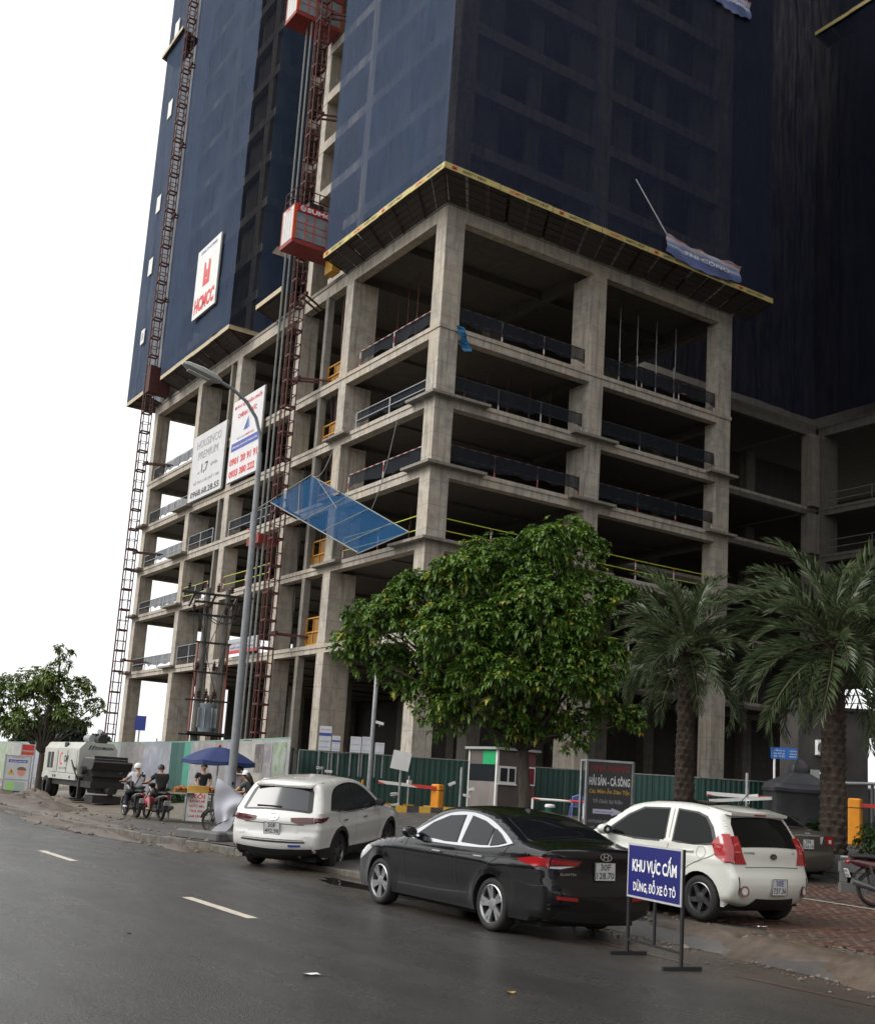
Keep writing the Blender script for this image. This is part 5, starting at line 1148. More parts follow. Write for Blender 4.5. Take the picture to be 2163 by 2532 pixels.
for k in range(10):
    a_ = p1+dd*RNG.uniform(-.8, 1.7)+nn*.16+V(0, 0, RNG.choice([9.9, 8.95])); b_ = p1+dd*RNG.uniform(-.3, 1.2)+nn*RNG.uniform(0, .3)+V(0, 0, RNG.choice([8.9, 6.3, 5.0])); sag = RNG.uniform(.1, .5)
    mb = MB(L); mb.tube([a_.lerp(b_, t)+nn*sag*.4*math.sin(PI*t)-V(0, 0, sag*math.sin(PI*t)) for t in np.linspace(0, 1, 8)], .018, 4); mb.build('jumper_wire', M_BLACK, o, loc=(0, 0, 0))
mb = MB(L); mb.rbox((19.6, 49.4, 2.75), (.9, .04, .5), R_); mb.build('sign_plate', M_WHITE, o, loc=(0, 0, 0)); lettering('CÔNG CỔ', V(19.6, 49.36, 2.75)-nn*0, dd, (0, 0, 1), .7, .2, M_TXTG, o, L)
# blue service sign, air conditioner on a dark site office
o = thing('direction_sign', 'small blue two column service sign on a white post', 'sign', (34.2, 28.6, .83)); L = o.location
A, B = V(33.7, 28.75, 0), V(34.75, 28.15, 0); d = (B-A).normalized(); n_ = V(d.y, -d.x, 0); n_ = n_ if n_.dot(A) < 0 else -n_
mb = MB(L); f = [A, B, B-n_*.04, A-n_*.04]; mb.hexa([p+V(0, 0, 3.5) for p in f]+[p+V(0, 0, 3.92) for p in f]); mb.build('sign_face', mat('sign_blue', (.03, .15, .50), .45), o, loc=(0, 0, 0))
for (u, s) in ((.25, ('CỔNG A', 'BÃI ĐỖ XE', 'Ô TÔ')), (.75, ('CỔNG B', 'VĂN PHÒNG', 'BAN QL'))):
    for i, t_ in enumerate(s): lettering(t_, A.lerp(B, u)+n_*.006+V(0, 0, 3.82-.11*i), d, (0, 0, 1), .42, .07, M_TXTW, o, L)
mb = MB(L); p = A.lerp(B, .12)-n_*.05; mb.tube([(p.x, p.y, .8), (p.x, p.y, 3.9)], .045, 8); mb.build('post', M_WHITE, o, loc=(0, 0, 0))
o = thing('site_office', 'dark windowless site office block behind the right palm', 'site office', (36.2, 28.4, .83)); q = MB(); q.rbox((0, 0, 2.3), (2.6, 2.2, 4.6), Matrix.Rotation(-.57, 3, 'Z')); q.build('wall', nmat('office_dark_render', (.055, .05, .045), (.035, .032, .03), 2, .85, .1), o); q = MB(); q.rbox((0, 0, 4.65), (2.9, 2.5, .12), Matrix.Rotation(-.57, 3, 'Z')); q.build('roof', M_DARK, o)
for k in range(2): q = MB(); q.rbox(Matrix.Rotation(-.57, 3, 'Z') @ V(-1.32+k*.55, -1.16, 2.2-k*.1), (.5, .03, .6-.1*k), Matrix.Rotation(-.57, 3, 'Z')); q.build('notice', M_BB if not k else M_GREYP, o)
o = thing('air_conditioner', 'white outdoor air conditioner unit with a round fan grille', 'air conditioner', (35.35, 27.55, 4.0), -.57)
q = MB(); q.rbox((0, 0, 0), (.84, .32, .56), bev=.015); q.build('casing', M_WHITE, o)
q = MB()
for r in (.06, .11, .16, .21): q.lathe([(r, -.168), (r+.012, -.172), (r+.024, -.168)], (-.17, 0, 0), 'y', 20)
q.build('fan_grille', M_POST, o); q = MB(); q.disc((-.17, -.163, 0), .235, (0, -1, 0), 20); q.build('fan', M_DARK, o); q = MB(); q.rbox((.08, -.165, .1), (.07, .006, .09)); q.build('emblem', mat('pale_blue', (.15, .35, .5), .5), o)
q = MB(); q.tube([(.42, .02, .05), (.6, .05, .15), (.62, .05, -.2), (.5, .05, -.3)], .035, 6); q.tube([(.5, .0, -.3), (.2, -.1, -.75), (-.3, -.1, -.95)], .03, 6); q.build('hose', M_WHITE, o); 
for sx in (-.3, .3): q = MB(); q.bar((sx, -.1, -.3), (sx, .5, -.3), .04); q.build('bracket', M_STEEL, o)
# tarpaulin-covered machine with a peaked top
o = thing('covered_machine', 'dark tarpaulin covered machine with a peaked top beside the right palm', 'machine', (29.8, 24.3, .83), -.57); M_TARP = nmat('charcoal_tarp', (.018, .019, .022), (.030, .031, .034), 3, .55, .3, dist=.03)
def lump(levels, m, name):
    q = MB(); vs = []; n = 28
    for (hx, hy, z) in levels:
        for k in range(n):
            a_ = 2*PI*k/n; c_, s_ = math.cos(a_), math.sin(a_); e = .28
            vs.append((hx*math.copysign(abs(c_)**e, c_)*(1+.02*math.sin(9*a_+z*3)), hy*math.copysign(abs(s_)**e, s_)*(1+.02*math.sin(7*a_+z*5)), z+.012*math.sin(5*a_)))
    q.add(vs, [(i*n+k, i*n+(k+1) % n, (i+1)*n+(k+1) % n, (i+1)*n+k) for i in range(len(levels)-1) for k in range(n)]+[tuple((len(levels)-1)*n+k for k in range(n))]); return q.build(name, m, o, smooth='auto')
lump([(.98, .7, 0), (1.0, .72, .5), (.97, .7, 1.35), (1.0, .73, 1.42)], M_TARP, 'skirt'); lump([(1.04, .76, 1.40), (1.05, .77, 1.5), (1.0, .72, 1.56), (.98, .7, 1.66), (.55, .4, 1.86), (.30, .28, 2.0)], M_TARP, 'cover'); lump([(.28, .26, 1.98), (.30, .28, 2.1), (.26, .24, 2.25), (.14, .13, 2.38), (.05, .05, 2.44)], M_TARP, 'peak')
# boom gate with cameras by the brown saloon, grey pipe fence at the right
o = thing('boom_gate', 'white and red boom on a slim camera pole above the brown saloon', 'barrier', (28.3, 25.1, .83)); q = MB(); q.bar((-1.0, .75, 1.18), (1.1, -.8, 1.14), .06, .12); q.build('boom', M_ARM, o); q = MB(); q.bar((-1.1, .55, .95), (1.0, -.95, 1.22), .07, .1); q.build('boom', M_WHITE, o); q = MB(); q.tube([(0, 0, 0), (0, 0, 1.9)], .05, 8); q.build('pole', M_STEEL, o); camera_part(o, (.15, -.15, 1.2), (.6, -.6, .1)); camera_part(o, (-.1, -.12, 1.02), (-.5, -.6, -.2))
o = thing('pipe_fence', 'grey pipe and mesh fence at the right edge beyond the shrubs', 'fence', (29.4, 22.0, .83)); q = MB(); q.tube([(-.3, .1, 1.72), (1.3, -.75, 1.8), (3.4, -2.0, 1.9)], .05, 7); q.build('rail', M_STEEL, o)
for (x, y) in ((.55, -.3), (2.0, -1.1), (3.3, -1.95)): q = MB(); q.tube([(x, y, -.1), (x, y, 1.75)], .05, 7); q.build('post', M_STEEL, o)
q = MB(); q.quad((-.3, .12, 0), (3.4, -1.98, 0), (3.4, -1.98, 1.85), (-.3, .12, 1.7)); q.build('mesh_sheet', netmat('grey_fence_mesh', (.05, .05, .048), (.08, .08, .075), .6, seam=0), o)
# raised planter wall of grey blocks
o = thing('planter', 'low grey block planter wall holding the shrubs at the right edge', 'planter', (18.7, 14.5, .17)); L = o.location; M_BLK = nmat('grey_block', (.13, .13, .125), (.09, .09, .087), 4, .75, .3)
PL = [(18.85, 14.4), (22.4, 12.1), (27.5, 14.5), (26.0, 20.5), (21.7, 19.3), (21.5, 15.5), (19.1, 14.5)]
for a, b in zip(PL, PL[1:]):
    A, B = V(*a, 0), V(*b, 0); n = max(1, round((B-A).length/.55))
    for r_ in range(3):
        for i in range(n):
            t0, t1 = (i+(.5 if r_ % 2 else 0))/n, (i+1+(.5 if r_ % 2 else 0))/n; t0, t1 = min(1, t0), min(1, t1)
            if t1-t0 < .01: continue
            mb = MB(L); z = .16+r_*.2+.1; mb.bar(A.lerp(B, t0+.012/n)+V(0, 0, z), A.lerp(B, t1-.012/n)+V(0, 0, z), .15, .19); mb.build('block', M_BLK, o, loc=(0, 0, 0))
mb = MB(L); mb.add([(x, y, .66) for x, y in PL[:-1]], [tuple(range(6))]); mb.build('soil', M_MUD, o, loc=(0, 0, 0))
mb = MB(L); mb.tube([(18.9, 14.4, .84), (22.4, 12.1, .84)], .03, 7)
for t_ in (.1, .4, .7): p = V(18.9, 14.4, 0).lerp(V(22.4, 12.1, 0), t_); mb.tube([(p.x, p.y, .7), (p.x, p.y, .84)], .025, 6)
mb.build('rail', M_STEEL, o, loc=(0, 0, 0))
# ------------------------------------------------------------------ cars
def carpaint(name, col, rough=.28, coat=1.0, metal=0.0, dirt=.35, dc=(.12, .10, .08)):
    m = mat(name, col, rough, metal, .5, coat); t = NT(m); p = t.pos((1, 1, 1), True)
    s = t.new('SeparateXYZ'); t.l.new(p, s.inputs[0]); n = t.noise(p, 5, 5, .65)
    lo = t.new('MapRange'); t.l.new(t.math('ADD', s.outputs[2], t.math('MULTIPLY', n, .35)), lo.inputs[0]); lo.inputs[1].default_value = .75; lo.inputs[2].default_value = .25
    t.col(t.mix(col, dc, t.math('MULTIPLY', lo.outputs[0], dirt)))
    # rain beads
    v = t.noise(p, 70, 2, .5); t.rgh(t.math('ADD', t.math('MULTIPLY', lo.outputs[0], .3), t.math('ADD', rough-.05, t.math('MULTIPLY', n, .1))))
    b = t.new('Bump'); b.inputs['Strength'].default_value = .10; b.inputs['Distance'].default_value = .002; t.l.new(t.ramp(v, [(.55, 0), (.72, 1)]), b.inputs['Height']); t.l.new(b.outputs[0], t.b.inputs['Coat Normal'])
    return m
M_CGLASS = mat('tinted_car_glass', (.006, .007, .008), .05, 0, .4); M_CGLASS2 = mat('grey_rear_glass', (.03, .034, .036), .10, 0, .8)
M_TRIM = mat('satin_black_trim', (.014, .014, .015), .4); M_CHROME = mat('chrome', (.62, .62, .63), .12, 1.0); M_CLAD = nmat('black_cladding', (.018, .018, .019), (.030, .029, .028), 8, .6, .1)
M_TYRE = nmat('tyre_rubber', (.016, .016, .016), (.030, .028, .026), 6, .8, .1); M_RIM = mat('machined_alloy', (.50, .50, .51), .28, .9); M_RIMD = mat('dark_alloy', (.035, .035, .037), .35, .6); M_RIMG = mat('grey_alloy', (.16, .16, .165), .35, .8)
M_TAIL = mat('tail_lamp_red', (.32, .010, .012), .12, 0, .6, .6); M_TAILD = mat('tail_lamp_dark', (.09, .012, .014), .12, 0, .6, .6); M_LAMP = mat('clear_lamp', (.55, .56, .58), .12, 0, .6, .5); M_WELL = mat('wheel_well', (.008, .008, .008), .9)
M_PLATE = nmat('plate_white', (.60, .60, .60), (.50, .50, .50), 6, .45, 0)

def crom(pts, sub=6):
    P = [np.array(p, float) for p in pts]; out = []
    for i in range(len(P)-1):
        p0, p1, p2, p3 = P[max(i-1, 0)], P[i], P[i+1], P[min(i+2, len(P)-1)]
        t1 = (p2-p0)*.5; t2 = (p3-p1)*.5; d = np.linalg.norm(p2-p1)
        for t_ in (t1, t2):
            l = np.linalg.norm(t_)
            if l > d: t_ *= d/l
        for k in range(sub):
            t = k/sub; out.append(p1*(2*t**3-3*t*t+1)+t1*(t**3-2*t*t+t)+p2*(-2*t**3+3*t*t)+t2*(t**3-t*t))
    out.append(P[-1]); return np.array(out)
def seg_dist(P, A):
    """distance of points P (n,2) to polyline A (m,2)"""
    a, b = A[:-1], A[1:]; d = b-a; L = (d**2).sum(1)+1e-12
    t = np.clip(((P[:, None, :]-a[None])*d[None]).sum(2)/L[None], 0, 1)
    q = a[None]+t[..., None]*d[None]; return np.sqrt(((P[:, None, :]-q)**2).sum(2)).min(1)
def inpoly(P, poly):
    x, y = P[:, 0], P[:, 1]; c = np.zeros(len(P), bool); n = len(poly); j = n-1
    for i in range(n):
        xi, yi = poly[i]; xj, yj = poly[j]
        c ^= ((yi > y) != (yj > y)) & (x < (xj-xi)*(y-yi)/(yj-yi+1e-12)+xi); j = i
    return c
def cdt(poly, extra):
    n = len(poly); vs = [Vector((float(p[0]), float(p[1]))) for p in poly]+[Vector((float(p[0]), float(p[1]))) for p in extra]
    r = delaunay_2d_cdt(vs, [(i, (i+1) % n) for i in range(n)], [], 1, 1e-5)
    return np.array([tuple(v) for v in r[0]]), [tuple(f) for f in r[2]]
def grid_in(poly, step, margin):
    poly = np.array(poly); lo, hi = poly.min(0), poly.max(0)
    gx, gy_ = np.meshgrid(np.arange(lo[0]+step*.37, hi[0], step), np.arange(lo[1]+step*.41, hi[1], step)); P = np.stack([gx.ravel(), gy_.ravel()], 1)
    if not len(P): return P
    P = P[inpoly(P, poly)]
    if not len(P): return P
    return P[seg_dist(P, np.vstack([poly, poly[:1]])) > margin]

class Car:
    def __init__(s, name, label, group, pose, sil, W, H, wb, wr, ww, belt, paint, zb=.24, er=.085, roofw=.74, bulge_end=.07, bulge_top=.035, arch=.06, crease=.80, lean=None):
        s.o = thing(name, label, 'car', pose[0], 0, group); s.o.rotation_euler = (0, -rad(pose[2]), rad(pose[1])); s.W = W; s.H = H; s.wb = wb; s.wr = wr; s.ww = ww; s.belt = belt; s.paint = paint; s.er = er; s.roofw = roofw; s.zb = zb; s.crease = crease
        top = crom(sil, 9); s.top = top
        d = np.diff(top, axis=0); s.S = np.concatenate([[0], np.cumsum(np.hypot(d[:, 0], d[:, 1]))])
        t = np.gradient(top, axis=0); t /= np.linalg.norm(t, axis=1)[:, None]+1e-9; s.N = np.stack([-t[:, 1], t[:, 0]], 1)      # outward for clockwise (rear bottom -> roof -> front)
        k = np.ones(9)/9; s.N = np.stack([np.convolve(np.pad(s.N[:, i], 4, 'edge'), k, 'valid') for i in (0, 1)], 1); s.N /= np.linalg.norm(s.N, axis=1)[:, None]
        up = np.clip(s.N[:, 1], 0, 1); s.B = bulge_end+(bulge_top-bulge_end)*up**.7
        s.x0, s.x1 = top[:, 0].min(), top[:, 0].max(); ra = wr+arch; s.ra = ra
        # bottom with arches, front -> rear
        bot = []; h0 = wr; ang0 = math.asin(max(-1, min(1, (zb-h0)/ra)))
        for cx_ in (wb, 0):
            for k_ in range(15):
                a = ang0+(PI-2*ang0)*k_/14; bot.append((cx_+ra*math.cos(a), h0+ra*math.sin(a)))
        xs = []
        f0 = top[-1]; pts = [(x, zb) for x in np.linspace(f0[0], bot[0][0], 5)[1:-1]]+bot[:15]+[(x, zb) for x in np.linspace(bot[14][0], bot[15][0], 16)[1:-1]]+bot[15:]+[(x, zb) for x in np.linspace(bot[-1][0], top[0][0], 5)[1:-1]]
        s.bot = np.array(pts); poly = np.vstack([top, s.bot]); s.poly = poly
        ex = [grid_in(poly, .045, .035)]
        for dd_ in (.012, .03, .055, er):
            q = top[::2]-s.N[::2]*dd_; q = q[inpoly(q, poly)]; ok = (seg_dist(q, top) > dd_*.93) & (seg_dist(q, s.bot) > .02); ex.append(q[ok])
        ex = np.vstack([e for e in ex if len(e)]); v2, f2 = cdt(poly, ex); n = len(v2); y = s.Wr(v2)
        mb = MB(); mb.add([(p[0], w, p[1]) for p, w in zip(v2, y)]+[(p[0], -w, p[1]) for p, w in zip(v2, y)], [f[::-1] for f in f2]+[tuple(i+n for i in f) for f in f2], 0)
        # bridge across the car along the upper outline and underside
        nv = 14; w = s.Wr(top); vs = []
        for i in range(len(top)):
            for j in range(nv+1):
                v = -1+2*j/nv; b = s.B[i]*(1-v*v); vs.append((top[i, 0]+s.N[i, 0]*b, v*w[i], top[i, 1]+s.N[i, 1]*b))
        mb.add(vs, [(i*(nv+1)+j, (i+1)*(nv+1)+j, (i+1)*(nv+1)+j+1, i*(nv+1)+j+1) for i in range(len(top)-1) for j in range(nv)], 0)
        bb = np.vstack([top[-1:], s.bot, top[:1]]); w = s.Wr(bb); vs = []
        for i in range(len(bb)): vs += [(bb[i, 0], -w[i], bb[i, 1]), (bb[i, 0], w[i], bb[i, 1])]
        mb.add(vs, [(2*i, 2*i+1, 2*i+3, 2*i+2) for i in range(len(bb)-1)], 1)
        me = mb.mesh('body', [paint, M_WELL], True)
        bm = bmesh.new(); bm.from_mesh(me); bmesh.ops.remove_doubles(bm, verts=bm.verts, dist=.0008); bmesh.ops.recalc_face_normals(bm, faces=bm.faces); bm.to_mesh(me); bm.free(); me.set_sharp_from_angle(angle=rad(42))
        s.body = inst(me, 'body', s.o)
        q = MB(); q.box((-ra-.02, -W/2+.22, zb+.02), (ra+.02, W/2-.22, zb+ra+.1)); q.box((wb-ra-.02, -W/2+.22, zb+.02), (wb+ra+.02, W/2-.22, zb+ra+.1)); q.box((s.x0+.25, -W/2+.18, zb-.06), (s.x1-.25, W/2-.18, zb+.05)); q.build('underbody', M_WELL, s.o)
    def Wr(s, P):
        P = np.asarray(P, float); x, z = P[:, 0], P[:, 1]; hw = s.W/2
        belt = s.belt[0]+s.belt[1]*x
        low = np.interp(z, [s.zb, s.zb+.12, s.zb+.3, s.crease-.12, s.crease, s.crease+.06], [.945, .975, .985, 1.0, 1.0, .992])
        t = np.clip((z-belt)/(s.H-belt), 0, 1); gh = 1-(1-s.roofw)*(t*.86+.14*t*t)
        upl = np.interp(z, [s.crease+.06, 5], [.992, .992]); f = np.where(z > belt, gh*.985, np.minimum(low, np.where(z > s.crease+.06, .992-.02*np.clip((z-s.crease-.06)/.15, 0, 1), 1)))
        L0, L1 = x-s.x0, s.x1-x; e = 1-.055*np.clip(1-L0/.75, 0, 1)**2-.13*np.clip(1-L1/1.0, 0, 1)**2
        w = hw*f*e
        for cx_ in (0, s.wb): r = np.hypot(x-cx_, z-s.wr); w = w+.016*np.exp(-((r-s.ra)/.075)**2)
        w = w+.010*np.exp(-((z-s.crease)/.035)**2)-.012*np.exp(-((z-(s.zb+.23))/.10)**2)*((x > .45) & (x < s.wb-.45))
        d = np.minimum(seg_dist(P, s.top), s.er); return w-s.er*(1-np.sqrt(np.clip(1-(1-d/s.er)**2, 0, 1)))
    def side(s, pts, m, name, eps=.005, sides=(1, -1), sm=True, thick=True, parent=None):
        """panel laid on the flank: pts (x,z) outline"""
        pts = np.array(pts, float); q = []
        kr = int(np.argmax(s.top[:, 1] > s.H*.93)); zr, xr_ = np.maximum.accumulate(s.top[:kr+1, 1]), s.top[:kr+1, 0]
        lim = np.interp(pts[:, 1], zr, xr_)+.004; pts[:, 0] = np.where(pts[:, 0] < .3, np.maximum(pts[:, 0], lim), pts[:, 0])
        for a, b in zip(pts, np.roll(pts, -1, 0)):
            n = max(1, int(np.linalg.norm(b-a)/(.03 if 'lamp' in name else .06))); q += [a+(b-a)*k/n for k in range(n)]
        q = np.array(q)
        if 'lamp' in name: lm_ = np.interp(q[:, 1], zr, xr_)+.003; q[:, 0] = np.where((q[:, 0] < .3) & (q[:, 0]-lm_ < .07), lm_, q[:, 0])
        v, f = cdt(q, grid_in(q, .022, .008) if 'lamp' in name else grid_in(q, .055, .02)); w = s.Wr(v); h = .004
        gx = np.clip((s.Wr(v+[h, 0])-s.Wr(v-[h, 0]))/(2*h), -4, 4); g2 = np.clip((s.Wr(v+[0, h])-s.Wr(v-[0, h]))/(2*h), -4, 4); nl = np.sqrt(1+gx**2+g2**2); off = np.stack([-gx/nl, 1/nl, -g2/nl], 1); obs = []
        for sg in sides:
            mb = MB(); n = len(v); mb.add([(p[0]+o_[0]*eps, sg*(ww+o_[1]*eps), p[1]+o_[2]*eps) for p, ww, o_ in zip(v, w, off)]+[(p[0]-o_[0]*.015, sg*(ww-o_[1]*.015), p[1]-o_[2]*.015) for p, ww, o_ in zip(v, w, off)], [t_[::-1] if sg > 0 else t_ for t_ in f]); 
            k = len(q); 
            ed = {}
            for t_ in f:
                for a, b in zip(t_, t_[1:]+t_[:1]): ed[(a, b)] = 1
            for (a, b) in list(ed):
                if (b, a) not in ed: mb.add([], []); mb.f.append((a, b, b+n, a+n) if sg > 0 else (b, a, a+n, b+n)); mb.m.append(0)
            ob = mb.build(name, m, parent or s.o, smooth='auto'); obs.append(ob)
        return obs
    def smooth(s, pts, sub=5): return crom(list(pts)+[pts[0]], sub)[:-1]
    def line(s, pts, w, m, name, eps=.004, sides=(1, -1), sub=4):
        """ribbon on the flank"""
        p = crom(pts, sub); t = np.gradient(p, axis=0); t /= np.linalg.norm(t, axis=1)[:, None]+1e-9; n = np.stack([-t[:, 1], t[:, 0]], 1); l, r = p+n*w/2, p-n*w/2; wl, wr = s.Wr(l)+eps, s.Wr(r)+eps
        for sg in sides:
            mb = MB(); vs = []
            for i in range(len(p)): vs += [(l[i, 0], sg*wl[i], l[i, 1]), (r[i, 0], sg*wr[i], r[i, 1])]
            mb.add(vs, [(2*i, 2*i+1, 2*i+3, 2*i+2) if sg > 0 else (2*i, 2*i+2, 2*i+3, 2*i+1) for i in range(len(p)-1)]); mb.build(name, m, s.o, smooth=True)
    def E(s, sv, y, eps):
        i = np.clip(np.searchsorted(s.S, sv)-1, 0, len(s.S)-2); t = (sv-s.S[i])/(s.S[i+1]-s.S[i]); c = s.top[i]*(1-t)+s.top[i+1]*t; n = s.N[i]*(1-t)+s.N[i+1]*t
        w = s.Wr(c[None])[0]; v = max(-1, min(1, y/w)); b = (s.B[i]*(1-t)+s.B[i+1]*t)*(1-v*v)+eps; y = v*w+(math.copysign(min(abs(y)-w, .012), y) if abs(y) > w else 0); return (c[0]+n[0]*b, y, c[1]+n[1]*b)
    def s_of_z(s, z, front=False):
        idx = range(len(s.top)-1) if not front else range(len(s.top)-2, -1, -1)
        for i in idx:
            a, b = s.top[i, 1], s.top[i+1, 1]
            if (a <= z <= b) or (front and b <= z <= a): t = (z-a)/(b-a+1e-9); return s.S[i]+(s.S[i+1]-s.S[i])*t
        return s.S[int(np.argmax(s.top[:, 1]))]
    def w_at(s, z, front=False):
        sv = s.s_of_z(z, front); i = min(len(s.top)-1, int(np.searchsorted(s.S, sv))); return s.Wr(s.top[i][None])[0]
    def end(s, pts, m, name, eps=.005, front=False, parent=None, mirror=False, loc=None):
        """panel laid on the rear (or front) face: pts (y,z)"""
        for sg in ((1, -1) if mirror else (1,)):
            q = np.array([(sg*p[0], s.s_of_z(p[1], front)) for p in pts], float); r = []
            for a, b in zip(q, np.roll(q, -1, 0)):
                n = max(1, int(np.linalg.norm(b-a)/.07)); r += [a+(b-a)*k/n for k in range(n)]
            r = np.array(r); v, f = cdt(r, grid_in(r, .07, .025)); mb = MB(); n = len(v)
            mb.add([s.E(p[1], p[0], eps) for p in v]+[s.E(p[1], p[0], eps-.02) for p in v], f); ed = {(a, b) for t_ in f for a, b in zip(t_, t_[1:]+t_[:1])}
            for (a, b) in ed:
                if (b, a) not in ed: mb.f.append((b, a, a+n, b+n)); mb.m.append(0)
            me = mb.mesh(name, m, True); bm = bmesh.new(); bm.from_mesh(me); bmesh.ops.recalc_face_normals(bm, faces=bm.faces); bm.to_mesh(me); bm.free(); me.set_sharp_from_angle(angle=rad(35)); ob = inst(me, name, parent or s.o)
        return ob
    def frame_end(s, y, z, eps):
        p = V(*s.E(s.s_of_z(z), y, eps)); a = V(*s.E(s.s_of_z(z-.03), y, eps)); b = V(*s.E(s.s_of_z(z+.03), y, eps)); return p, (b-a).normalized()
    def print_end(s, txt, y, z, w, h, m, eps=.012, bold=.02, parent=None):
        """lettering on the rear face; read from behind: ex = -y"""
        p, up = s.frame_end(y, z, eps); return lettering(txt, p, (0, -1, 0), up, w, h, m, parent or s.o, bold=bold)
    def plate(s, z, l1, l2, tilt=None, y=0, eps=.02, w=.30, h=.20, blue=False):
        p, up = s.frame_end(y, z, eps); ex = V(0, -1, 0); n_ = ex.cross(up)
        mb = MB(); mb.prism([(-w/2, -h/2), (w/2, -h/2), (w/2, h/2), (-w/2, h/2)], p-n_*.012, ex, up, n_, .012); pl = mb.build('number_plate', M_PLATE, s.o)
        lettering(l1, p+up*h*.24+n_*.003, ex, up, w*.52, h*.36, M_TXTB if blue else M_TXTK, pl, bold=.01); lettering(l2, p-up*h*.22+n_*.003, ex, up, w*.86, h*.36, M_TXTK, pl, bold=.01)
        mb = MB(); 
        for (a, b) in (((-w/2, -h/2), (w/2, -h/2)), ((w/2, -h/2), (w/2, h/2)), ((w/2, h/2), (-w/2, h/2)), ((-w/2, h/2), (-w/2, -h/2))): mb.bar(p+ex*a[0]+up*a[1]+n_*.001, p+ex*b[0]+up*b[1]+n_*.001, .007, .006)
        mb.build('border', M_TXTK, pl); return pl
    def wheels(s, style, r_rim, front_steer=0):
        wr, ww = s.wr, s.ww
        q = MB(); n = 40; prof = [(r_rim, -ww/2+.01), (r_rim+.012, -ww/2), (wr-.035, -ww/2), (wr-.01, -ww/2+.02), (wr, -ww/2+.045), (wr, ww/2-.045), (wr-.01, ww/2-.02), (wr-.035, ww/2), (r_rim+.012, ww/2), (r_rim, ww/2-.01)]; q.lathe(prof, axis='y', n=n); ty = q.mesh('wheel', M_TYRE, True); ty.set_sharp_from_angle(angle=rad(40))
        q = MB(); q.lathe([(r_rim+.004, ww/2-.012), (r_rim-.012, ww/2-.004), (r_rim-.025, ww/2-.03), (r_rim-.03, -ww/2+.03)], axis='y', n=n); q.disc((0, ww/2-.085, 0), r_rim-.02, (0, 1, 0), 32, 1); q.disc((0, ww/2-.08, 0), r_rim*.55, (0, 1, 0), 24, 2)
        mats, (ns_, w0, w1, twin, sw) = [style[0], M_WELL, M_RIMD], style[1]
        for k in range(ns_):
            for tw in ((-1, 1) if twin else (0,)):
                a = 2*PI*k/ns_+PI/2; a1 = a+tw*twin; a0 = a+tw*.16
                c0 = V(math.cos(a0), 0, math.sin(a0))*.055; c1 = V(math.cos(a1+sw), 0, math.sin(a1+sw))*(r_rim-.012); t_ = V(-math.sin(a), 0, math.cos(a)); f = V(0, ww/2-.03, 0); g_ = V(0, ww/2-.012, 0)
                q.hexa([c0-t_*w0+f-V(0, .04, 0), c1-t_*w1+g_-V(0, .04, 0), c1+t_*w1+g_-V(0, .04, 0), c0+t_*w0+f-V(0, .04, 0), c0-t_*w0+f, c1-t_*w1+g_, c1+t_*w1+g_, c0+t_*w0+f], 0)
        q.lathe([(.075, ww/2-.05), (.07, ww/2-.026), (.03, ww/2-.02), (0, ww/2-.019)], axis='y', n=20)
        rm = q.mesh('rim', mats, False)
        for (x, sg) in ((0, 1), (0, -1), (s.wb, 1), (s.wb, -1)):
            y = sg*(s.W/2-ww/2-.018); wv = inst(ty, 'wheel', s.o, (x, y, wr), (0, RNG.uniform(0, 1), 0 if sg > 0 else PI)); inst(rm, 'rim', wv)
    def mirror_(s, x, z, m, sides=(1, -1)):
        for sg in sides:
            w = s.Wr(np.array([[x, z-.06]]))[0]; q = MB(); q.ball((x-.02, sg*(w+.13), z+.02), (.085, .115, .075), 12, 8); q.bar((x+.03, sg*(w-.02), z-.05), (x+.02, sg*(w+.08), z-.02), .05, .03); ob = q.build('mirror', m, s.o, smooth='auto')
            q = MB(); q.disc((x-.098, sg*(w+.13), z+.02), .062, (-1, 0, 0), 14, sy=1, sx=1.3); q.build('mirror_glass', M_CGLASS2, ob)
    def handle(s, x, z, m=None, sides=(1, -1), l=.19):
        for sg in sides:
            w = s.Wr(np.array([[x, z]]))[0]; q = MB(); q.rbox((x, sg*(w+.022), z), (l, .018, .026), bev=.006); q.rbox((x-l*.4, sg*(w+.008), z), (.03, .03, .022)); q.rbox((x+l*.4, sg*(w+.008), z), (.03, .03, .022)); q.build('door_handle', m or s.paint, s.o)
def arc_ring(cx_, cz, r0, r1, a0, a1, n=16):
    return [(cx_+r1*math.cos(a), cz+r1*math.sin(a)) for a in np.linspace(a0, a1, n)]+[(cx_+r0*math.cos(a), cz+r0*math.sin(a)) for a in np.linspace(a1, a0, n)]
SEAM = mat('shut_line', (.02, .02, .02), .7)

# --- white crossover, tail towards us, nose up on the pavement
P_W = carpaint('pearl_white_paint', (.68, .67, .64), .22, 1, 0, .22)
c = Car('crossover', 'white crossover parked nose up on the pavement, seen from behind', None, ((9.96, 19.9, .0), 39, 3.6),
    [(-.70, .36), (-.86, .39), (-.945, .50), (-.96, .66), (-.935, .78), (-.925, .90), (-.92, 1.0), (-.86, 1.10), (-.74, 1.27), (-.58, 1.49), (-.50, 1.585), (-.36, 1.625), (.3, 1.675), (.9, 1.675), (1.45, 1.61), (1.8, 1.48), (2.35, 1.14), (2.55, 1.075), (3.0, 1.02), (3.38, .92), (3.54, .76), (3.58, .52), (3.48, .30)],
    1.84, 1.675, 2.70, .358, .225, (1.08, -.02), P_W, .27, .11, .72, .125, .04, .055, .82)
win = [(-.42, 1.16), (-.20, 1.40), (.10, 1.54), (.7, 1.60), (1.25, 1.55), (1.62, 1.40), (1.95, 1.14), (1.2, 1.09), (.3, 1.09)]
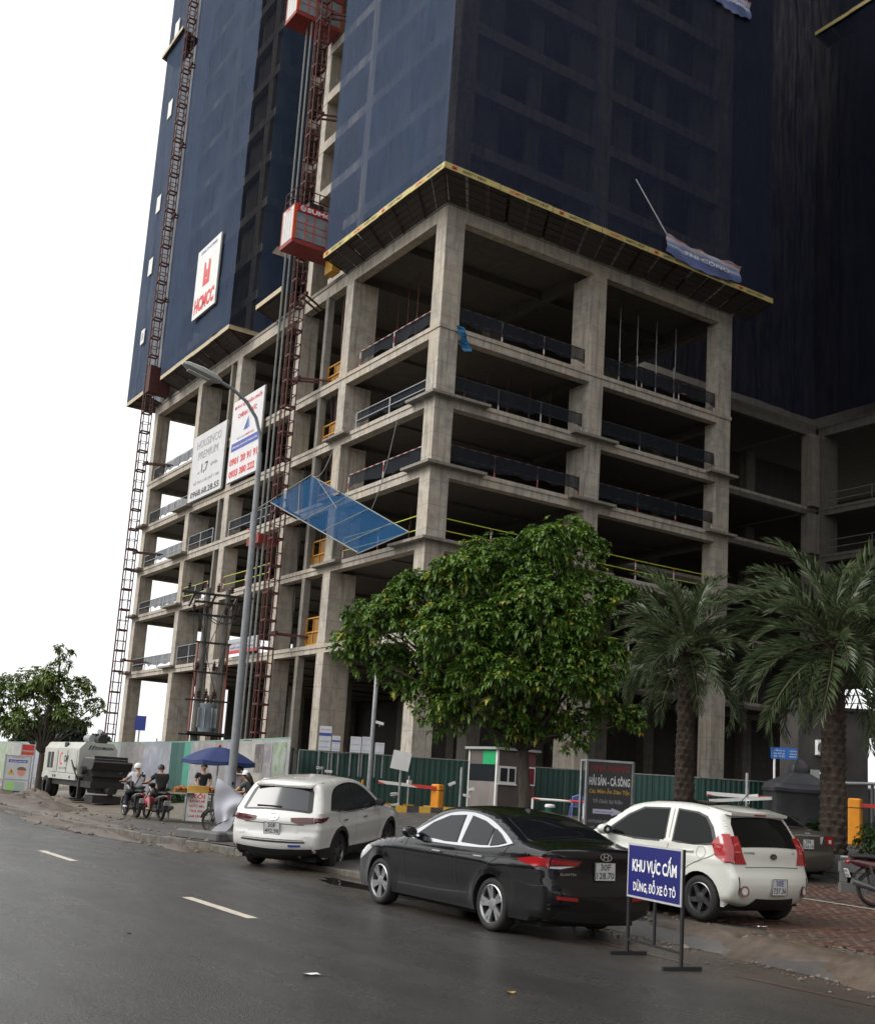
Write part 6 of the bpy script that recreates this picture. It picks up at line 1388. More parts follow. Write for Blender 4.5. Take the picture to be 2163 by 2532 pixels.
c.side(c.smooth(win), M_TRIM, 'window_trim', .003)
c.side([(-.33, 1.165), (-.16, 1.36), (-.02, 1.45), (-.04, 1.11)], M_CGLASS2, 'window', .007); c.side([(.02, 1.475), (.12, 1.52), (.70, 1.57), (.78, 1.57), (.72, 1.115), (.0, 1.11)], M_CGLASS2, 'window', .007); c.side([(.86, 1.565), (1.22, 1.52), (1.58, 1.38), (1.86, 1.16), (1.2, 1.115), (.80, 1.115)], M_CGLASS2, 'window', .007)
c.line([(-.45, 1.15), (.3, 1.075), (1.2, 1.075), (2.0, 1.13)], .018, M_CHROME, 'chrome_strip', .006)
for xs in ([(-.02, 1.10), (-.06, .95), (.32, .72), (.42, .5), (.42, .33)], [(.78, 1.10), (.80, .8), (.78, .4), (.78, .33)], [(2.0, 1.10), (2.06, .85), (2.02, .5), (2.0, .33)]): c.line(xs, .008, SEAM, 'door_seam')
for cx_ in (0, 2.70): c.side(arc_ring(cx_, .358, .40, .475, -.15, PI+.15), M_CLAD, 'arch_cladding', .012)
c.side([(.42, .27), (2.27, .27), (2.27, .42), (1.5, .40), (.42, .42)], M_CLAD, 'sill_cladding', .012); c.side([(-.40, .275), (-.66, .30), (-.84, .375), (-.91, .47), (-.44, .48)], M_CLAD, 'bumper_cladding', .010)
c.end([(-.80, .37), (.80, .37), (.82, .47), (.4, .49), (-.4, .49), (-.82, .47)], M_CLAD, 'lower_bumper', .012); c.end([(-.55, .37), (.55, .37), (.50, .43), (-.50, .43)], M_TRIM, 'diffuser', .018)
c.end([(-.66, 1.09), (.66, 1.09), (.70, 1.12), (.61, 1.46), (.55, 1.53), (-.55, 1.53), (-.61, 1.46), (-.70, 1.12)], M_TRIM, 'rear_screen_surround', .006); c.end([(-.62, 1.115), (.62, 1.115), (.53, 1.45), (.46, 1.49), (-.46, 1.49), (-.53, 1.45)], M_CGLASS2, 'rear_window', .012)
c.end([(.34, .99), (.79, 1.03), (.79, .93), (.52, .905), (.36, .945)], M_TAILD, 'tail_lamp', .012, mirror=True); c.side([(-.93, 1.025), (-.80, 1.02), (-.52, 1.03), (-.62, .97), (-.90, .925)], M_TAILD, 'tail_lamp', .010)
c.end([(.40, .963), (.76, 1.0), (.76, .965), (.50, .935)], M_TAILD, 'lamp_element', .015, mirror=True)
c.end([(-.50, .72), (.50, .72), (.46, .85), (.36, .88), (-.36, .88), (-.46, .85)], P_W, 'plate_recess', -.0); c.plate(.79, '30F', '492.98', eps=.025, w=.31, h=.21)
c.line([(-.5, .2), (-.4, .2)], .001, SEAM, 'seam')
c.end([(-.60, .885), (.60, .885), (.60, .897), (-.60, .897)], SEAM, 'tailgate_crease', .004); c.end([(-.64, .575), (.64, .575), (.64, .60), (-.64, .60)], SEAM, 'tailgate_seam', .004); c.end([(-.62, .615), (.62, .615), (.60, .625), (-.60, .625)], M_CHROME, 'bumper_strip', .006)
p, up = c.frame_end(0, 1.0, .014); q = MB(); n = 24
for k in range(n):
    a, b = 2*PI*k/n, 2*PI*(k+1)/n; f = lambda t, r, e=0: p+V(-e, 0, 0)+V(0, -r*1.25*math.cos(t), 0)+up*r*math.sin(t)
    q.add([f(a, .085), f(b, .085), f(b, .068), f(a, .068)], [(0, 1, 2, 3)])
for sg in (-1, 1): q.add([p+V(0, sg*.088, 0)+up*.015, p+V(0, sg*.088, 0)+up*.032, p+V(0, 0, 0)-up*.01, p-up*.04], [(0, 1, 2, 3) if sg > 0 else (3, 2, 1, 0)])
q.build('emblem', M_CHROME, c.o)
c.print_end('MAZDA', .60, .70, .17, .028, M_CHROME); c.print_end('CX-5', -.64, .70, .13, .03, M_CHROME); c.end([(-.34, .52), (-.56, .52), (-.56, .55), (-.34, .55)], M_TXTB, 'bumper_sticker', .010)
q = MB(); q.bar(c.E(c.s_of_z(1.15), .40, .02), c.E(c.s_of_z(1.14), -.10, .022), .02, .03); q.build('rear_wiper', M_BLACK, c.o)
q = MB(); q.hexa([(-.66, -.55, 1.535), (-.66, .55, 1.535), (-.30, .62, 1.60), (-.30, -.62, 1.60), (-.67, -.55, 1.565), (-.67, .55, 1.565), (-.22, .62, 1.65), (-.22, -.62, 1.65)]); q.build('spoiler', P_W, c.o)
q = MB(); q.prism([(0, 0), (.16, 0), (.03, .05)], (-.2, -.01, 1.64), (1, 0, 0), (0, 0, 1), (0, 1, 0), .02); q.build('antenna_fin', P_W, c.o)
c.end([(-.66, 1.5), (.66, 1.5), (.72, 1.18), (-.72, 1.18)], M_CGLASS, 'windscreen', .006, front=True); c.side([(3.05, .93), (3.35, .88), (3.46, .80), (3.2, .82)], M_LAMP, 'headlight', .006)
c.mirror_(1.80, 1.16, M_BLACK); c.handle(.22, .93, M_CHROME); c.handle(1.25, .93, M_CHROME); c.wheels((M_RIMG, (5, .020, .016, .20, 0)), .245)
for y in (.52, -.52): q = MB(); q.tube([(-.92, y, .33), (-.80, y, .33)], .04, 10); q.build('exhaust', M_TRIM, c.o)

# --- black saloon at the kerb
P_K = carpaint('black_paint', (.004, .004, .005), .2, .9, 0, .3, (.018, .017, .016)); P_K.node_tree.nodes['Principled BSDF'].inputs['Specular IOR Level'].default_value = .15
c = Car('saloon_car', 'black saloon parked on the road edge with bright chrome window line', None, ((9.30, 11.45, .0), 89.7, 0),
    [(-.80, .24), (-.96, .28), (-1.02, .46), (-1.02, .62), (-.985, .72), (-.965, .86), (-.975, .98), (-.955, 1.03), (-.88, 1.045), (-.62, 1.075), (-.42, 1.11), (-.10, 1.24), (.25, 1.365), (.6, 1.425), (1.0, 1.445), (1.35, 1.415), (1.62, 1.33), (2.10, 1.05), (2.25, .985), (2.8, .91), (3.2, .80), (3.45, .66), (3.53, .48), (3.45, .24)],
    1.80, 1.445, 2.70, .318, .215, (.965, -.02), P_K, .21, .095, .74, .085, .035, .045, .80)
win = [(-.36, 1.06), (-.12, 1.17), (.30, 1.315), (.75, 1.375), (1.20, 1.345), (1.55, 1.22), (1.94, .985), (1.1, .955), (.3, .965), (-.1, 1.0)]
c.side(c.smooth(win), M_CHROME, 'chrome_window_line', .012); w2 = np.array(c.smooth(win)); ctr = w2.mean(0); w3 = [(p[0]+(.022 if p[0] < ctr[0] else -.022), p[1]+(.022 if p[1] < ctr[1]+.02 else -.024)) for p in w2]; c.side(w3, M_TRIM, 'window_trim', .007)
c.side([(-.24, 1.06), (-.08, 1.15), (.06, 1.205), (.10, 1.20), (.07, 1.0), (-.08, 1.02)], M_CGLASS, 'window', .021); c.side([(.12, 1.215), (.35, 1.285), (.68, 1.335), (.70, 1.0), (.3, .995), (.12, 1.005)], M_CGLASS, 'window', .021); c.side([(.84, 1.335), (1.18, 1.31), (1.50, 1.20), (1.80, 1.02), (1.1, .985), (.80, .99)], M_CGLASS, 'window', .021)
for xs in ([(-.30, 1.04), (-.20, .93), (.22, .70), (.36, .5), (.36, .27)], [(.76, .97), (.78, .75), (.74, .4), (.74, .27)], [(1.98, .98), (2.05, .8), (2.0, .45), (1.98, .27)], [(-.55, .68), (-.72, .62), (-.98, .64)]): c.line(xs, .008, SEAM, 'panel_seam')
c.line([(-.5, .90), (.5, .865), (1.5, .85), (2.4, .84)], .012, SEAM, 'shoulder_crease', .003); c.line([(.5, .40), (1.2, .37), (2.2, .36)], .02, SEAM, 'sill_crease', .003)
c.end([(-.60, 1.085), (.60, 1.085), (.66, 1.12), (.56, 1.33), (.50, 1.36), (-.50, 1.36), (-.56, 1.33), (-.66, 1.12)], M_CGLASS, 'rear_window', .006); c.end([(-.62, 1.395), (.62, 1.395), (.70, 1.06), (-.70, 1.06)], M_CGLASS, 'windscreen', .006, front=True)
c.end([(.34, .93), (.80, .96), (.80, .83), (.62, .815), (.40, .855)], M_TAILD, 'tail_lamp', .010, mirror=True); c.side([(-.97, .955), (-.80, .95), (-.48, .905), (-.62, .865), (-.96, .825)], M_TAIL, 'tail_lamp', .010); c.end([(.38, .915), (.80, .935), (.80, .88), (.42, .875)], M_TAIL, 'lamp_element', .013, mirror=True); c.end([(.44, .862), (.78, .850), (.78, .83), (.64, .824)], M_LAMP, 'reversing_lamp', .014, mirror=True)
c.end([(-.36, .70), (.36, .70), (.33, .90), (-.33, .90)], P_K, 'plate_recess', .0); c.plate(.80, '30F', '128.70', eps=.025, w=.31, h=.21)
p, up = c.frame_end(0, .975, .014); q = MB(); n = 24
for k in range(n):
    a, b = 2*PI*k/n, 2*PI*(k+1)/n; f = lambda t, r: p+V(0, -r*1.5*math.cos(t), 0)+up*r*.8*math.sin(t)
    q.add([f(a, .062), f(b, .062), f(b, .050), f(a, .050)], [(0, 1, 2, 3)])
for (y0, y1) in ((.045, .02), (-.02, -.045)): q.add([p+V(0, y0+.012, 0)-up*.035, p+V(0, y0-.008, 0)-up*.035, p+V(0, y1-.012, 0)+up*.035, p+V(0, y1+.008, 0)+up*.035], [(0, 1, 2, 3)])
q.add([p+V(0, .035, 0)-up*.014, p+V(0, -.03, 0)+up*.004, p+V(0, -.035, 0)+up*.016, p+V(0, .03, 0)-up*.002], [(0, 1, 2, 3)]); q.build('emblem', M_CHROME, c.o)
c.print_end('ELANTRA', .52, .76, .26, .026, M_CHROME); c.end([(.42, .475), (.70, .49), (.70, .525), (.42, .51)], M_TAIL, 'bumper_reflector', .010, mirror=True); c.end([(-.72, .24), (.72, .24), (.66, .36), (-.66, .36)], M_TRIM, 'lower_bumper', .008)
q = MB(); q.prism([(0, 0), (.16, 0), (.02, .055)], (.42, -.01, 1.44), (1, 0, 0), (0, 0, 1), (0, 1, 0), .02); q.build('antenna_fin', P_K, c.o)
c.side([(3.05, .80), (3.30, .74), (3.46, .64), (3.40, .56), (3.15, .66), (2.95, .76)], M_LAMP, 'headlight', .006)
c.mirror_(1.80, 1.035, P_K); c.handle(.28, .86, M_CHROME); c.handle(1.22, .85, M_CHROME); c.wheels((M_RIM, (5, .022, .026, .17, .06)), .235)

# --- white hatchback on the bricks
P_H = carpaint('cream_white_paint', (.64, .64, .585), .22, 1, 0, .22); M_KG = mat('dark_tinted_glass', (.004, .005, .005), .05, 0, .18)
c = Car('hatchback_car', 'small white hatchback with red tail lamps parked on the brick paving', None, ((12.0, 10.75, .19), 91.6, .3),
    [(-.38, .26), (-.48, .30), (-.555, .44), (-.56, .58), (-.52, .68), (-.485, .80), (-.47, .94), (-.43, 1.02), (-.33, 1.20), (-.24, 1.34), (-.20, 1.395), (-.05, 1.435), (.45, 1.485), (.95, 1.485), (1.30, 1.445), (1.52, 1.37), (2.02, 1.06), (2.2, .985), (2.6, .90), (2.9, .78), (3.03, .60), (3.06, .42), (2.98, .24)],
    1.60, 1.485, 2.385, .29, .19, (.965, -.015), P_H, .22, .09, .78, .075, .035, .05, .78)
c.side([(-.28, .985), (-.16, 1.20), (-.02, 1.335), (.15, 1.385), (.52, 1.41), (.50, .965), (.1, .955)], M_TRIM, 'window_trim', .003); c.side([(.66, 1.41), (1.15, 1.395), (1.42, 1.28), (1.84, 1.0), (1.2, .95), (.62, .955)], M_TRIM, 'window_trim', .003)
c.side([(-.21, 1.0), (-.11, 1.19), (.0, 1.31), (.16, 1.36), (.49, 1.385), (.47, .985), (.1, .978)], M_KG, 'window', .007); c.side([(.68, 1.385), (1.12, 1.37), (1.38, 1.265), (1.76, 1.01), (1.2, .975), (.65, .978)], M_KG, 'window', .007)
for xs in ([(-.28, .96), (-.22, .85), (.18, .68), (.35, .48), (.36, .28)], [(.58, 1.40), (.56, .95), (.60, .7), (.56, .4), (.56, .28)], [(1.88, .97), (1.93, .75), (1.86, .4), (1.84, .28)]): c.line(xs, .008, SEAM, 'panel_seam')
c.line(arc_ring(-.02, .87, .075, .075, 0, 2*PI, 14)[:14], .006, mat('fuel_flap_line', (.3, .3, .28), .6), 'fuel_flap', sides=(1,))
c.end([(-.56, .965), (.56, .965), (.60, .99), (.555, 1.25), (.50, 1.325), (-.50, 1.325), (-.555, 1.25), (-.60, .99)], M_KG, 'rear_window', .008)
q = MB(); w_ = .56; q.hexa([(-.315, -w_, 1.365), (-.315, w_, 1.365), (-.02, w_+.03, 1.41), (-.02, -w_-.03, 1.41), (-.325, -w_, 1.40), (-.325, w_, 1.40), (.05, w_+.03, 1.462), (.05, -w_-.03, 1.462)]); q.build('spoiler', P_H, c.o); q = MB(); q.rbox((-.325, 0, 1.385), (.012, .22, .018)); q.build('brake_lamp', M_TAIL, c.o)
c.end([(-.60, 1.40), (.60, 1.40), (.66, 1.08), (-.66, 1.08)], M_KG, 'windscreen', .006, front=True)
q = MB(); vs = []
for x in np.linspace(.12, 1.22, 9):
    sv = c.S[int(np.argmin(np.where(c.top[:, 1] > 1.3, abs(c.top[:, 0]-x), 9)))]
    for y in np.linspace(-.47, .47, 7): vs.append(c.E(sv, y, .006))
q.add(vs, [(i*7+j, i*7+j+1, (i+1)*7+j+1, (i+1)*7+j) for i in range(8) for j in range(6)]); q.build('sunroof', M_KG, c.o, smooth=True)
c.end([(.545, 1.10), (.66, 1.10), (.68, .95), (.68, .76), (.50, .755), (.555, .90)], M_TAIL, 'tail_lamp', .012, mirror=True); c.side([(-.44, 1.115), (-.30, 1.12), (-.20, 1.0), (-.27, .84), (-.47, .755)], M_TAIL, 'tail_lamp', .024)
c.end([(.575, 1.02), (.66, 1.0), (.67, .90), (.585, .90)], mat('tail_lamp_pink', (.50, .10, .09), .12), 'lamp_element', .016, mirror=True)
c.end([(-.52, .715), (.52, .715), (.52, .722), (-.52, .722)], SEAM, 'tailgate_seam', .004)
c.end([(-.34, .37), (.34, .37), (.28, .60), (.22, .63), (-.22, .63), (-.28, .60)], P_H, 'plate_recess', -.0); c.plate(.50, '30E', '737.36', eps=.022, w=.29, h=.20, blue=True)
c.end([(-.50, .26), (.50, .26), (.36, .37), (-.36, .37)], M_TRIM, 'lower_bumper', .010)
for sg in (1, -1):
    p, up = c.frame_end(sg*.585, .44, .012); nrm = V(-1, sg*.25, .05)
    q = MB(); q.disc(p, .078, nrm, 20); q.disc(p+nrm*.004, .068, nrm, 20, 1); q.disc(p+nrm*.008, .045, nrm, 16, 2); q.build('fog_lamp', [M_CHROME, mat('fog_brown', (.25, .08, .06), .3), M_LAMP], c.o)
c.end([(.655, .40), (.69, .42), (.69, .60), (.665, .61)], M_TRIM, 'bumper_vent', .010, mirror=True)
p, up = c.frame_end(0, .86, .012); q = MB(); q.add([p+V(0, -.07*math.cos(a), 0)+up*.04*math.sin(a) for a in np.linspace(0, 2*PI, 21)[:-1]], [tuple(range(20))]); em = q.build('emblem', M_CHROME, c.o)
q = MB(); q.add([p+V(-.003, -.058*math.cos(a), 0)+up*.030*math.sin(a) for a in np.linspace(0, 2*PI, 21)[:-1]], [tuple(range(20))]); q.build('badge_face', M_BLACK, em); lettering('KIA', p+V(-.007, 0, 0), (0, -1, 0), up, .075, .026, M_CHROME, em)
c.print_end('morning', .44, .90, .20, .036, M_RIMG); c.print_end('S', -.44, .91, .03, .03, M_RIMG)
q = MB(); q.tube([(.10, 0, 1.46), (-.12, 0, 1.66)], .006, 5); q.build('antenna', M_BLACK, c.o)
c.mirror_(1.70, 1.02, P_H); c.handle(.20, .875, P_H); c.handle(1.05, .87, P_H); c.wheels((M_RIMG, (5, .036, .028, 0, .25)), .20); c.side([(2.45, .84), (2.75, .80), (2.92, .68), (2.7, .70)], M_LAMP, 'headlight', .006)

# --- brown saloon behind it
P_B = carpaint('bronze_grey_paint', (.115, .10, .085), .3, 1, .5, .3)
c = Car('saloon_car', 'bronze grey saloon half hidden behind the small white hatchback', None, ((20.1, 17.03, .18), 83, 0),
    [(-.78, .26), (-.92, .30), (-.985, .46), (-.98, .60), (-.945, .68), (-.935, .90), (-.93, 1.01), (-.88, 1.045), (-.55, 1.075), (-.34, 1.10), (-.05, 1.24), (.28, 1.385), (.6, 1.435), (1.0, 1.45), (1.35, 1.41), (1.6, 1.33), (2.10, 1.03), (2.3, .97), (2.8, .90), (3.2, .80), (3.45, .66), (3.52, .46), (3.42, .24)],
    1.74, 1.45, 2.60, .31, .20, (.97, -.02), P_B, .23, .09, .76, .06, .035, .05, .82)
c.side(c.smooth([(-.25, 1.05), (.05, 1.20), (.35, 1.33), (.85, 1.375), (1.25, 1.34), (1.55, 1.2), (1.85, 1.0), (1.0, .965), (.1, .985)]), M_CGLASS, 'window', .005)
c.end([(-.58, 1.115), (.58, 1.115), (.50, 1.36), (-.50, 1.36)], M_CGLASS, 'rear_window', .006); c.end([(-.6, 1.39), (.6, 1.39), (.68, 1.05), (-.68, 1.05)], M_CGLASS, 'windscreen', .006, front=True)
c.end([(.52, .98), (.74, .98), (.74, .80), (.56, .79)], M_TAIL, 'tail_lamp', .012, mirror=True); c.side([(-.92, .985), (-.72, .97), (-.70, .85), (-.93, .79)], M_TAIL, 'tail_lamp', .010); c.end([(.60, .90), (.70, .91), (.70, .83), (.62, .83)], M_LAMP, 'lamp_element', .016, mirror=True); c.end([(.36, .95), (.45, .97), (.39, .80), (.37, .82)], M_LAMP, 'reversing_lamp', .012, mirror=True)
c.end([(-.33, .70), (.33, .70), (.33, .92), (-.33, .92)], P_B, 'plate_recess', 0); c.plate(.80, '29A', '326.18', eps=.02, w=.30, h=.20); c.end([(-.36, .965), (.36, .965), (.36, .985), (-.36, .985)], M_CHROME, 'boot_strip', .008); c.end([(-.60, .655), (.60, .655), (.60, .665), (-.60, .665)], SEAM, 'bumper_seam', .004)
p, up = c.frame_end(0, 1.0, .012); q = MB()
for k in range(4): q.ball(p+V(0, (k-1.5)*.035, 0)+up*(.012 if k % 2 else 0), .012, 6, 4)
q.build('emblem', M_CHROME, c.o, smooth=True); c.mirror_(1.75, 1.03, P_B); c.handle(.25, .9); c.handle(1.15, .9); c.wheels((M_RIMG, (7, .03, .025, 0, 0)), .20)
# ------------------------------------------------------------------ vegetation
VR, VF = V(.8413, -.5406, 0), V(.5406, .8413, 0)      # across and away, as the trees were surveyed from the road
def foliage(mb, tv, lobes, ncl, ll, lw, nl=(6, 9), droop=.45, shell=.45, tonef=None):
    wts = np.array([l[1]**1.9 for l in lobes]); wts /= wts.sum(); pick = RNG.choice(len(lobes), ncl, p=wts)
    for k in pick:
        c, r = lobes[k]; d = RNG.normal(0, 1, 3); d /= np.linalg.norm(d)
        if d[2] < -.55 and RNG.random() < .55: d[2] *= -1
        rr = r*(shell+(1-shell)*RNG.random()**.5)*(1+.16*math.sin(5*d[0]+3*d[1]+k)+RNG.normal(0, .05)); p = c+V(*d)*rr
        out = V(*d)*.7+V(0, 0, .55)+V(*RNG.normal(0, .25, 3)); out.normalize(); a = out.orthogonal().normalized(); b = out.cross(a); n = RNG.integers(*nl); ph = RNG.uniform(0, 6.3); t0 = RNG.random()
        sc = RNG.uniform(.75, 1.25)
        for i in range(n):
            an = ph+2*PI*i/n+RNG.normal(0, .2); ra = a*math.cos(an)+b*math.sin(an); L = ll*sc*RNG.uniform(.75, 1.2); w = lw*sc*RNG.uniform(.8, 1.15)
            dr = (ra+out*RNG.uniform(-.1, .35)).normalized(); m = p+dr*L*.5; tip = p+dr*L+V(0, 0, -droop*L*RNG.uniform(.5, 1.2)); m = m+V(0, 0, -droop*L*.16)
            sd = dr.cross(V(0, 0, 1)); sd = sd.normalized() if sd.length > .1 else a; up = sd.cross(dr)
            mb.add([p, m+sd*w+up*w*.35, tip, m-sd*w+up*w*.35, m], [(0, 4, 1), (1, 4, 2), (0, 3, 4), (4, 3, 2)]); t = min(1, max(0, (tonef(t0) if tonef else t0)+RNG.normal(0, .07))); tv += [t]*4
M_LEAF = leafmat('broad_leaves', (.032, .080, .013), (.125, .225, .034), (.42, .36, .06)); M_LEAF2 = leafmat('street_tree_leaves', (.075, .12, .028), (.16, .235, .06), (.26, .27, .08)); M_LEAFD = leafmat('added_treeline_leaves', (.014, .026, .014), (.028, .044, .022), (.04, .06, .03), .6)
M_SHRUB = leafmat('shrub_leaves', (.018, .042, .010), (.040, .085, .016), (.09, .12, .03)); M_FROND = leafmat('palm_leaflets', (.045, .068, .030), (.105, .145, .066), (.22, .24, .14), .38)
M_BARK = nmat('grey_bark', (.045, .036, .028), (.085, .07, .055), 9, .85, .5, stretch=(1, 1, .3), dist=.02)
def tree(name, label, base, lobes, ncl, ll, lw, r0, leaf, fork, limbs=None, cat='tree', group=None, **kw):
    o = thing(name, label, cat, base, 0, group); B_ = V(*base)
    L = [(B_+VR*u+VF*w+V(0, 0, z), r) for (u, w, z, r) in lobes]; q = MB(base)
    FL = []
    for c_, r_ in L:                                               # every limb end carries several smaller clumps
        FL.append((c_, r_*.88))
        for _ in range(6 if r_ > .6 else 3):
            d_ = V(*RNG.normal(0, 1, 3)).normalized(); d_.z = abs(d_.z)*.8-.15; FL.append((c_+d_*r_*.8, r_*RNG.uniform(.26, .44))); f = B_+V(0, 0, fork)
    bend = VR*RNG.normal(0, .05)
    q.tube([B_-V(0, 0, .1), B_+V(0, 0, .12), B_+bend+V(0, 0, fork*.5), f], [r0*1.45, r0*1.08, r0*.92, r0*.85], 12); q.build('trunk', M_BARK, o, smooth=True, loc=(0, 0, 0))
    for i, (c, r) in enumerate(L):
        q = MB(base); st = f+(c-f)*.0; m1 = f.lerp(c, .45)+V(RNG.normal(0, .12), RNG.normal(0, .12), .12*(c-f).length*.4); rr = r0*.38*(.6+r*.5)
        q.tube([st, f.lerp(m1, .5), m1, m1.lerp(c, .55)+V(*RNG.normal(0, .06, 3)), c], [min(rr*1.4, r0*.7), rr, rr*.75, rr*.5, rr*.2], 6)
        for k in range(3): d = V(*RNG.normal(0, 1, 3)).normalized(); q.tube([m1.lerp(c, .55), c+d*r*.45, c+d*r*.85], [rr*.35, rr*.22, .006], 4)
        q.build('branch', M_BARK, o, smooth=True, loc=(0, 0, 0))
    q = MB(base); tv = []; foliage(q, tv, FL, ncl, ll, lw, **kw); c = q.build('crown', leaf, o, loc=(0, 0, 0)); tone(c.data, tv); return o
tb = (15.57, 20.27, .34)
tree('street_tree', 'big leafy green street tree in front of the building corner and guard booth', tb,
     [(-4.15, .1, 4.35, .42), (-3.85, -.1, 5.0, .45), (-2.9, 0, 5.5, .5), (2.45, 0, 3.1, .4), (.85, .2, 6.95, .85), (.2, -.3, 6.75, .7), (-.76, .1, 6.25, 1.05), (-1.7, -.5, 5.9, .8), (-2.4, .3, 5.55, .85), (-3.2, -.2, 4.95, .72), (-3.75, .1, 4.25, .5), (-2.95, .5, 3.95, .72), (-1.65, -.7, 4.6, 1.15), (.1, -.9, 5.1, 1.25), (1.25, 0, 5.7, .9), (1.95, .2, 6.15, .28), (2.15, -.2, 6.0, .22), (1.5, -.4, 4.25, .78), (1.9, .3, 3.2, .45), (.65, -.9, 3.85, 1.05), (-.75, -1.0, 3.65, 1.05), (-1.8, -.2, 2.95, .65), (-2.35, .2, 3.55, .72), (-.35, -.4, 2.75, .6), (1.05, -.3, 2.75, .6), (.2, .9, 5.0, 1.2), (-1.4, 1.0, 4.4, 1.0), (1.2, .9, 4.2, 1.0), (-.3, .9, 3.4, .8)],
     11500, .125, .036, .145, M_LEAF, 2.25)
lb_ = (13.6, 53.65, .3)
LEAF3 = 0
tree('street_tree', 'pale green street tree at the left edge beyond the white trailer', lb_,
     [(-.9, 0, 4.8, 1.0), (-1.9, .3, 4.4, 1.05), (-2.6, 0, 3.9, .9), (.45, 0, 5.9, .45), (.25, 0, 6.55, .28), (.7, .2, 6.4, .2), (.2, -.4, 5.0, .85), (1.4, 0, 4.75, .68), (2.1, .2, 4.1, .45), (2.4, 0, 3.8, .25), (1.0, -.3, 3.6, .7), (-.9, -.4, 3.2, .85), (-1.8, 0, 2.8, .7), (-.2, .5, 4.2, .9), (1.6, .3, 3.2, .4), (.5, .3, 3.1, .6)],
     1500, .20, .055, .15, M_LEAF2, 1.7, shell=.3)
tree('street_tree', 'second street tree cut by the left edge of the view', (10.9, 63, .2), [(-.3, 0, 5.0, 1.1), (.5, 0, 6.2, .6), (-.8, .2, 4.0, 1.0), (.6, .3, 3.6, .8), (1.0, 0, 4.7, .6)], 900, .28, .075, .17, M_LEAF2, 1.8, shell=.3)
tree('far_tree', 'dark round tree far off between the trailer and the far mast', (27.6, 106, 0), [(-1.6, 0, 3.6, 1.6), (.2, 0, 4.8, 1.7), (1.8, 0, 4.2, 1.5), (2.9, 0, 3.2, 1.0), (-2.6, 0, 2.9, 1.2), (.6, 0, 2.6, 1.5)], 1500, .5, .16, .25, M_LEAFD, 1.6)
for i, (x, y, s, lab) in enumerate(((37, 125, 1.0, 'low far tree seen through the open end bay'), (48, 132, 1.2, 'low far tree seen below the slab between far columns'), (22, 140, 1.1, 'small distant tree right of the trailer roof'))):
    tree('far_tree', lab, (x, y, 0), [(-1.6*s, 0, 2.6, 1.5), (.4*s, 0, 3.4, 1.7*s), (2.2*s, 0, 2.6, 1.4)], 500, .6, .2, .22, M_LEAFD, 1.2)
# palms
def frond_mesh(seed, Lf):
    rg = np.random.default_rng(seed); mb = MB(); tv = []; n = 46; curve = []
    an = .0; p = V(0, 0, 0)
    for i in range(n+1):
        t = i/n; curve.append(p.copy()); an = -(.15*t+1.15*t*t); p = p+V(math.cos(an), 0, math.sin(an))*(Lf/n)
    mb.tube([curve[i] for i in range(0, n+1, 4)], [.030*(1-i/n)+.005 for i in range(0, n+1, 4)], 5); tv += [.55]*len(mb.f); mb.m = [1]*len(mb.f)
    for i in range(5, n):
        t = i/n; d = (curve[i+1]-curve[i]).normalized(); up = V(-d.z, 0, d.x)
        ll = Lf*.20*min(1, (t-.05)*5)*(1-.55*max(0, t-.55)/.45)
        for sg in (-1, 1):
            for rep in range(1):
                an = .85-.35*t+rg.normal(0, .10); v = .35+rg.normal(0, .22)
                dr = (d*math.cos(an)+V(0, sg, 0)*math.sin(an)*math.cos(v)+up*math.sin(v)).normalized(); w = .017; q = curve[i]+d*rg.uniform(-.02, .02)
                sd = dr.cross(up).normalized(); m = q+dr*ll*.55; tip = q+dr*ll+V(0, 0, -.12*ll-rg.random()*.1*ll)
                mb.add([q, m+sd*w, tip, m-sd*w], [(0, 1, 2), (0, 2, 3)], 0); tv += [rg.random()]*2
    me = mb.mesh('frond', [M_FROND, mat('frond_rib', (.09, .10, .04), .5)]); tone(me, tv); return me
FR = [frond_mesh(k, Lf) for k, Lf in ((1, 2.7), (2, 2.9), (3, 2.5), (4, 2.3))]
M_PALMB = nmat('palm_trunk_bark', (.030, .021, .016), (.085, .060, .045), 7, .85, .8, stretch=(1, 1, .35), dist=.04)
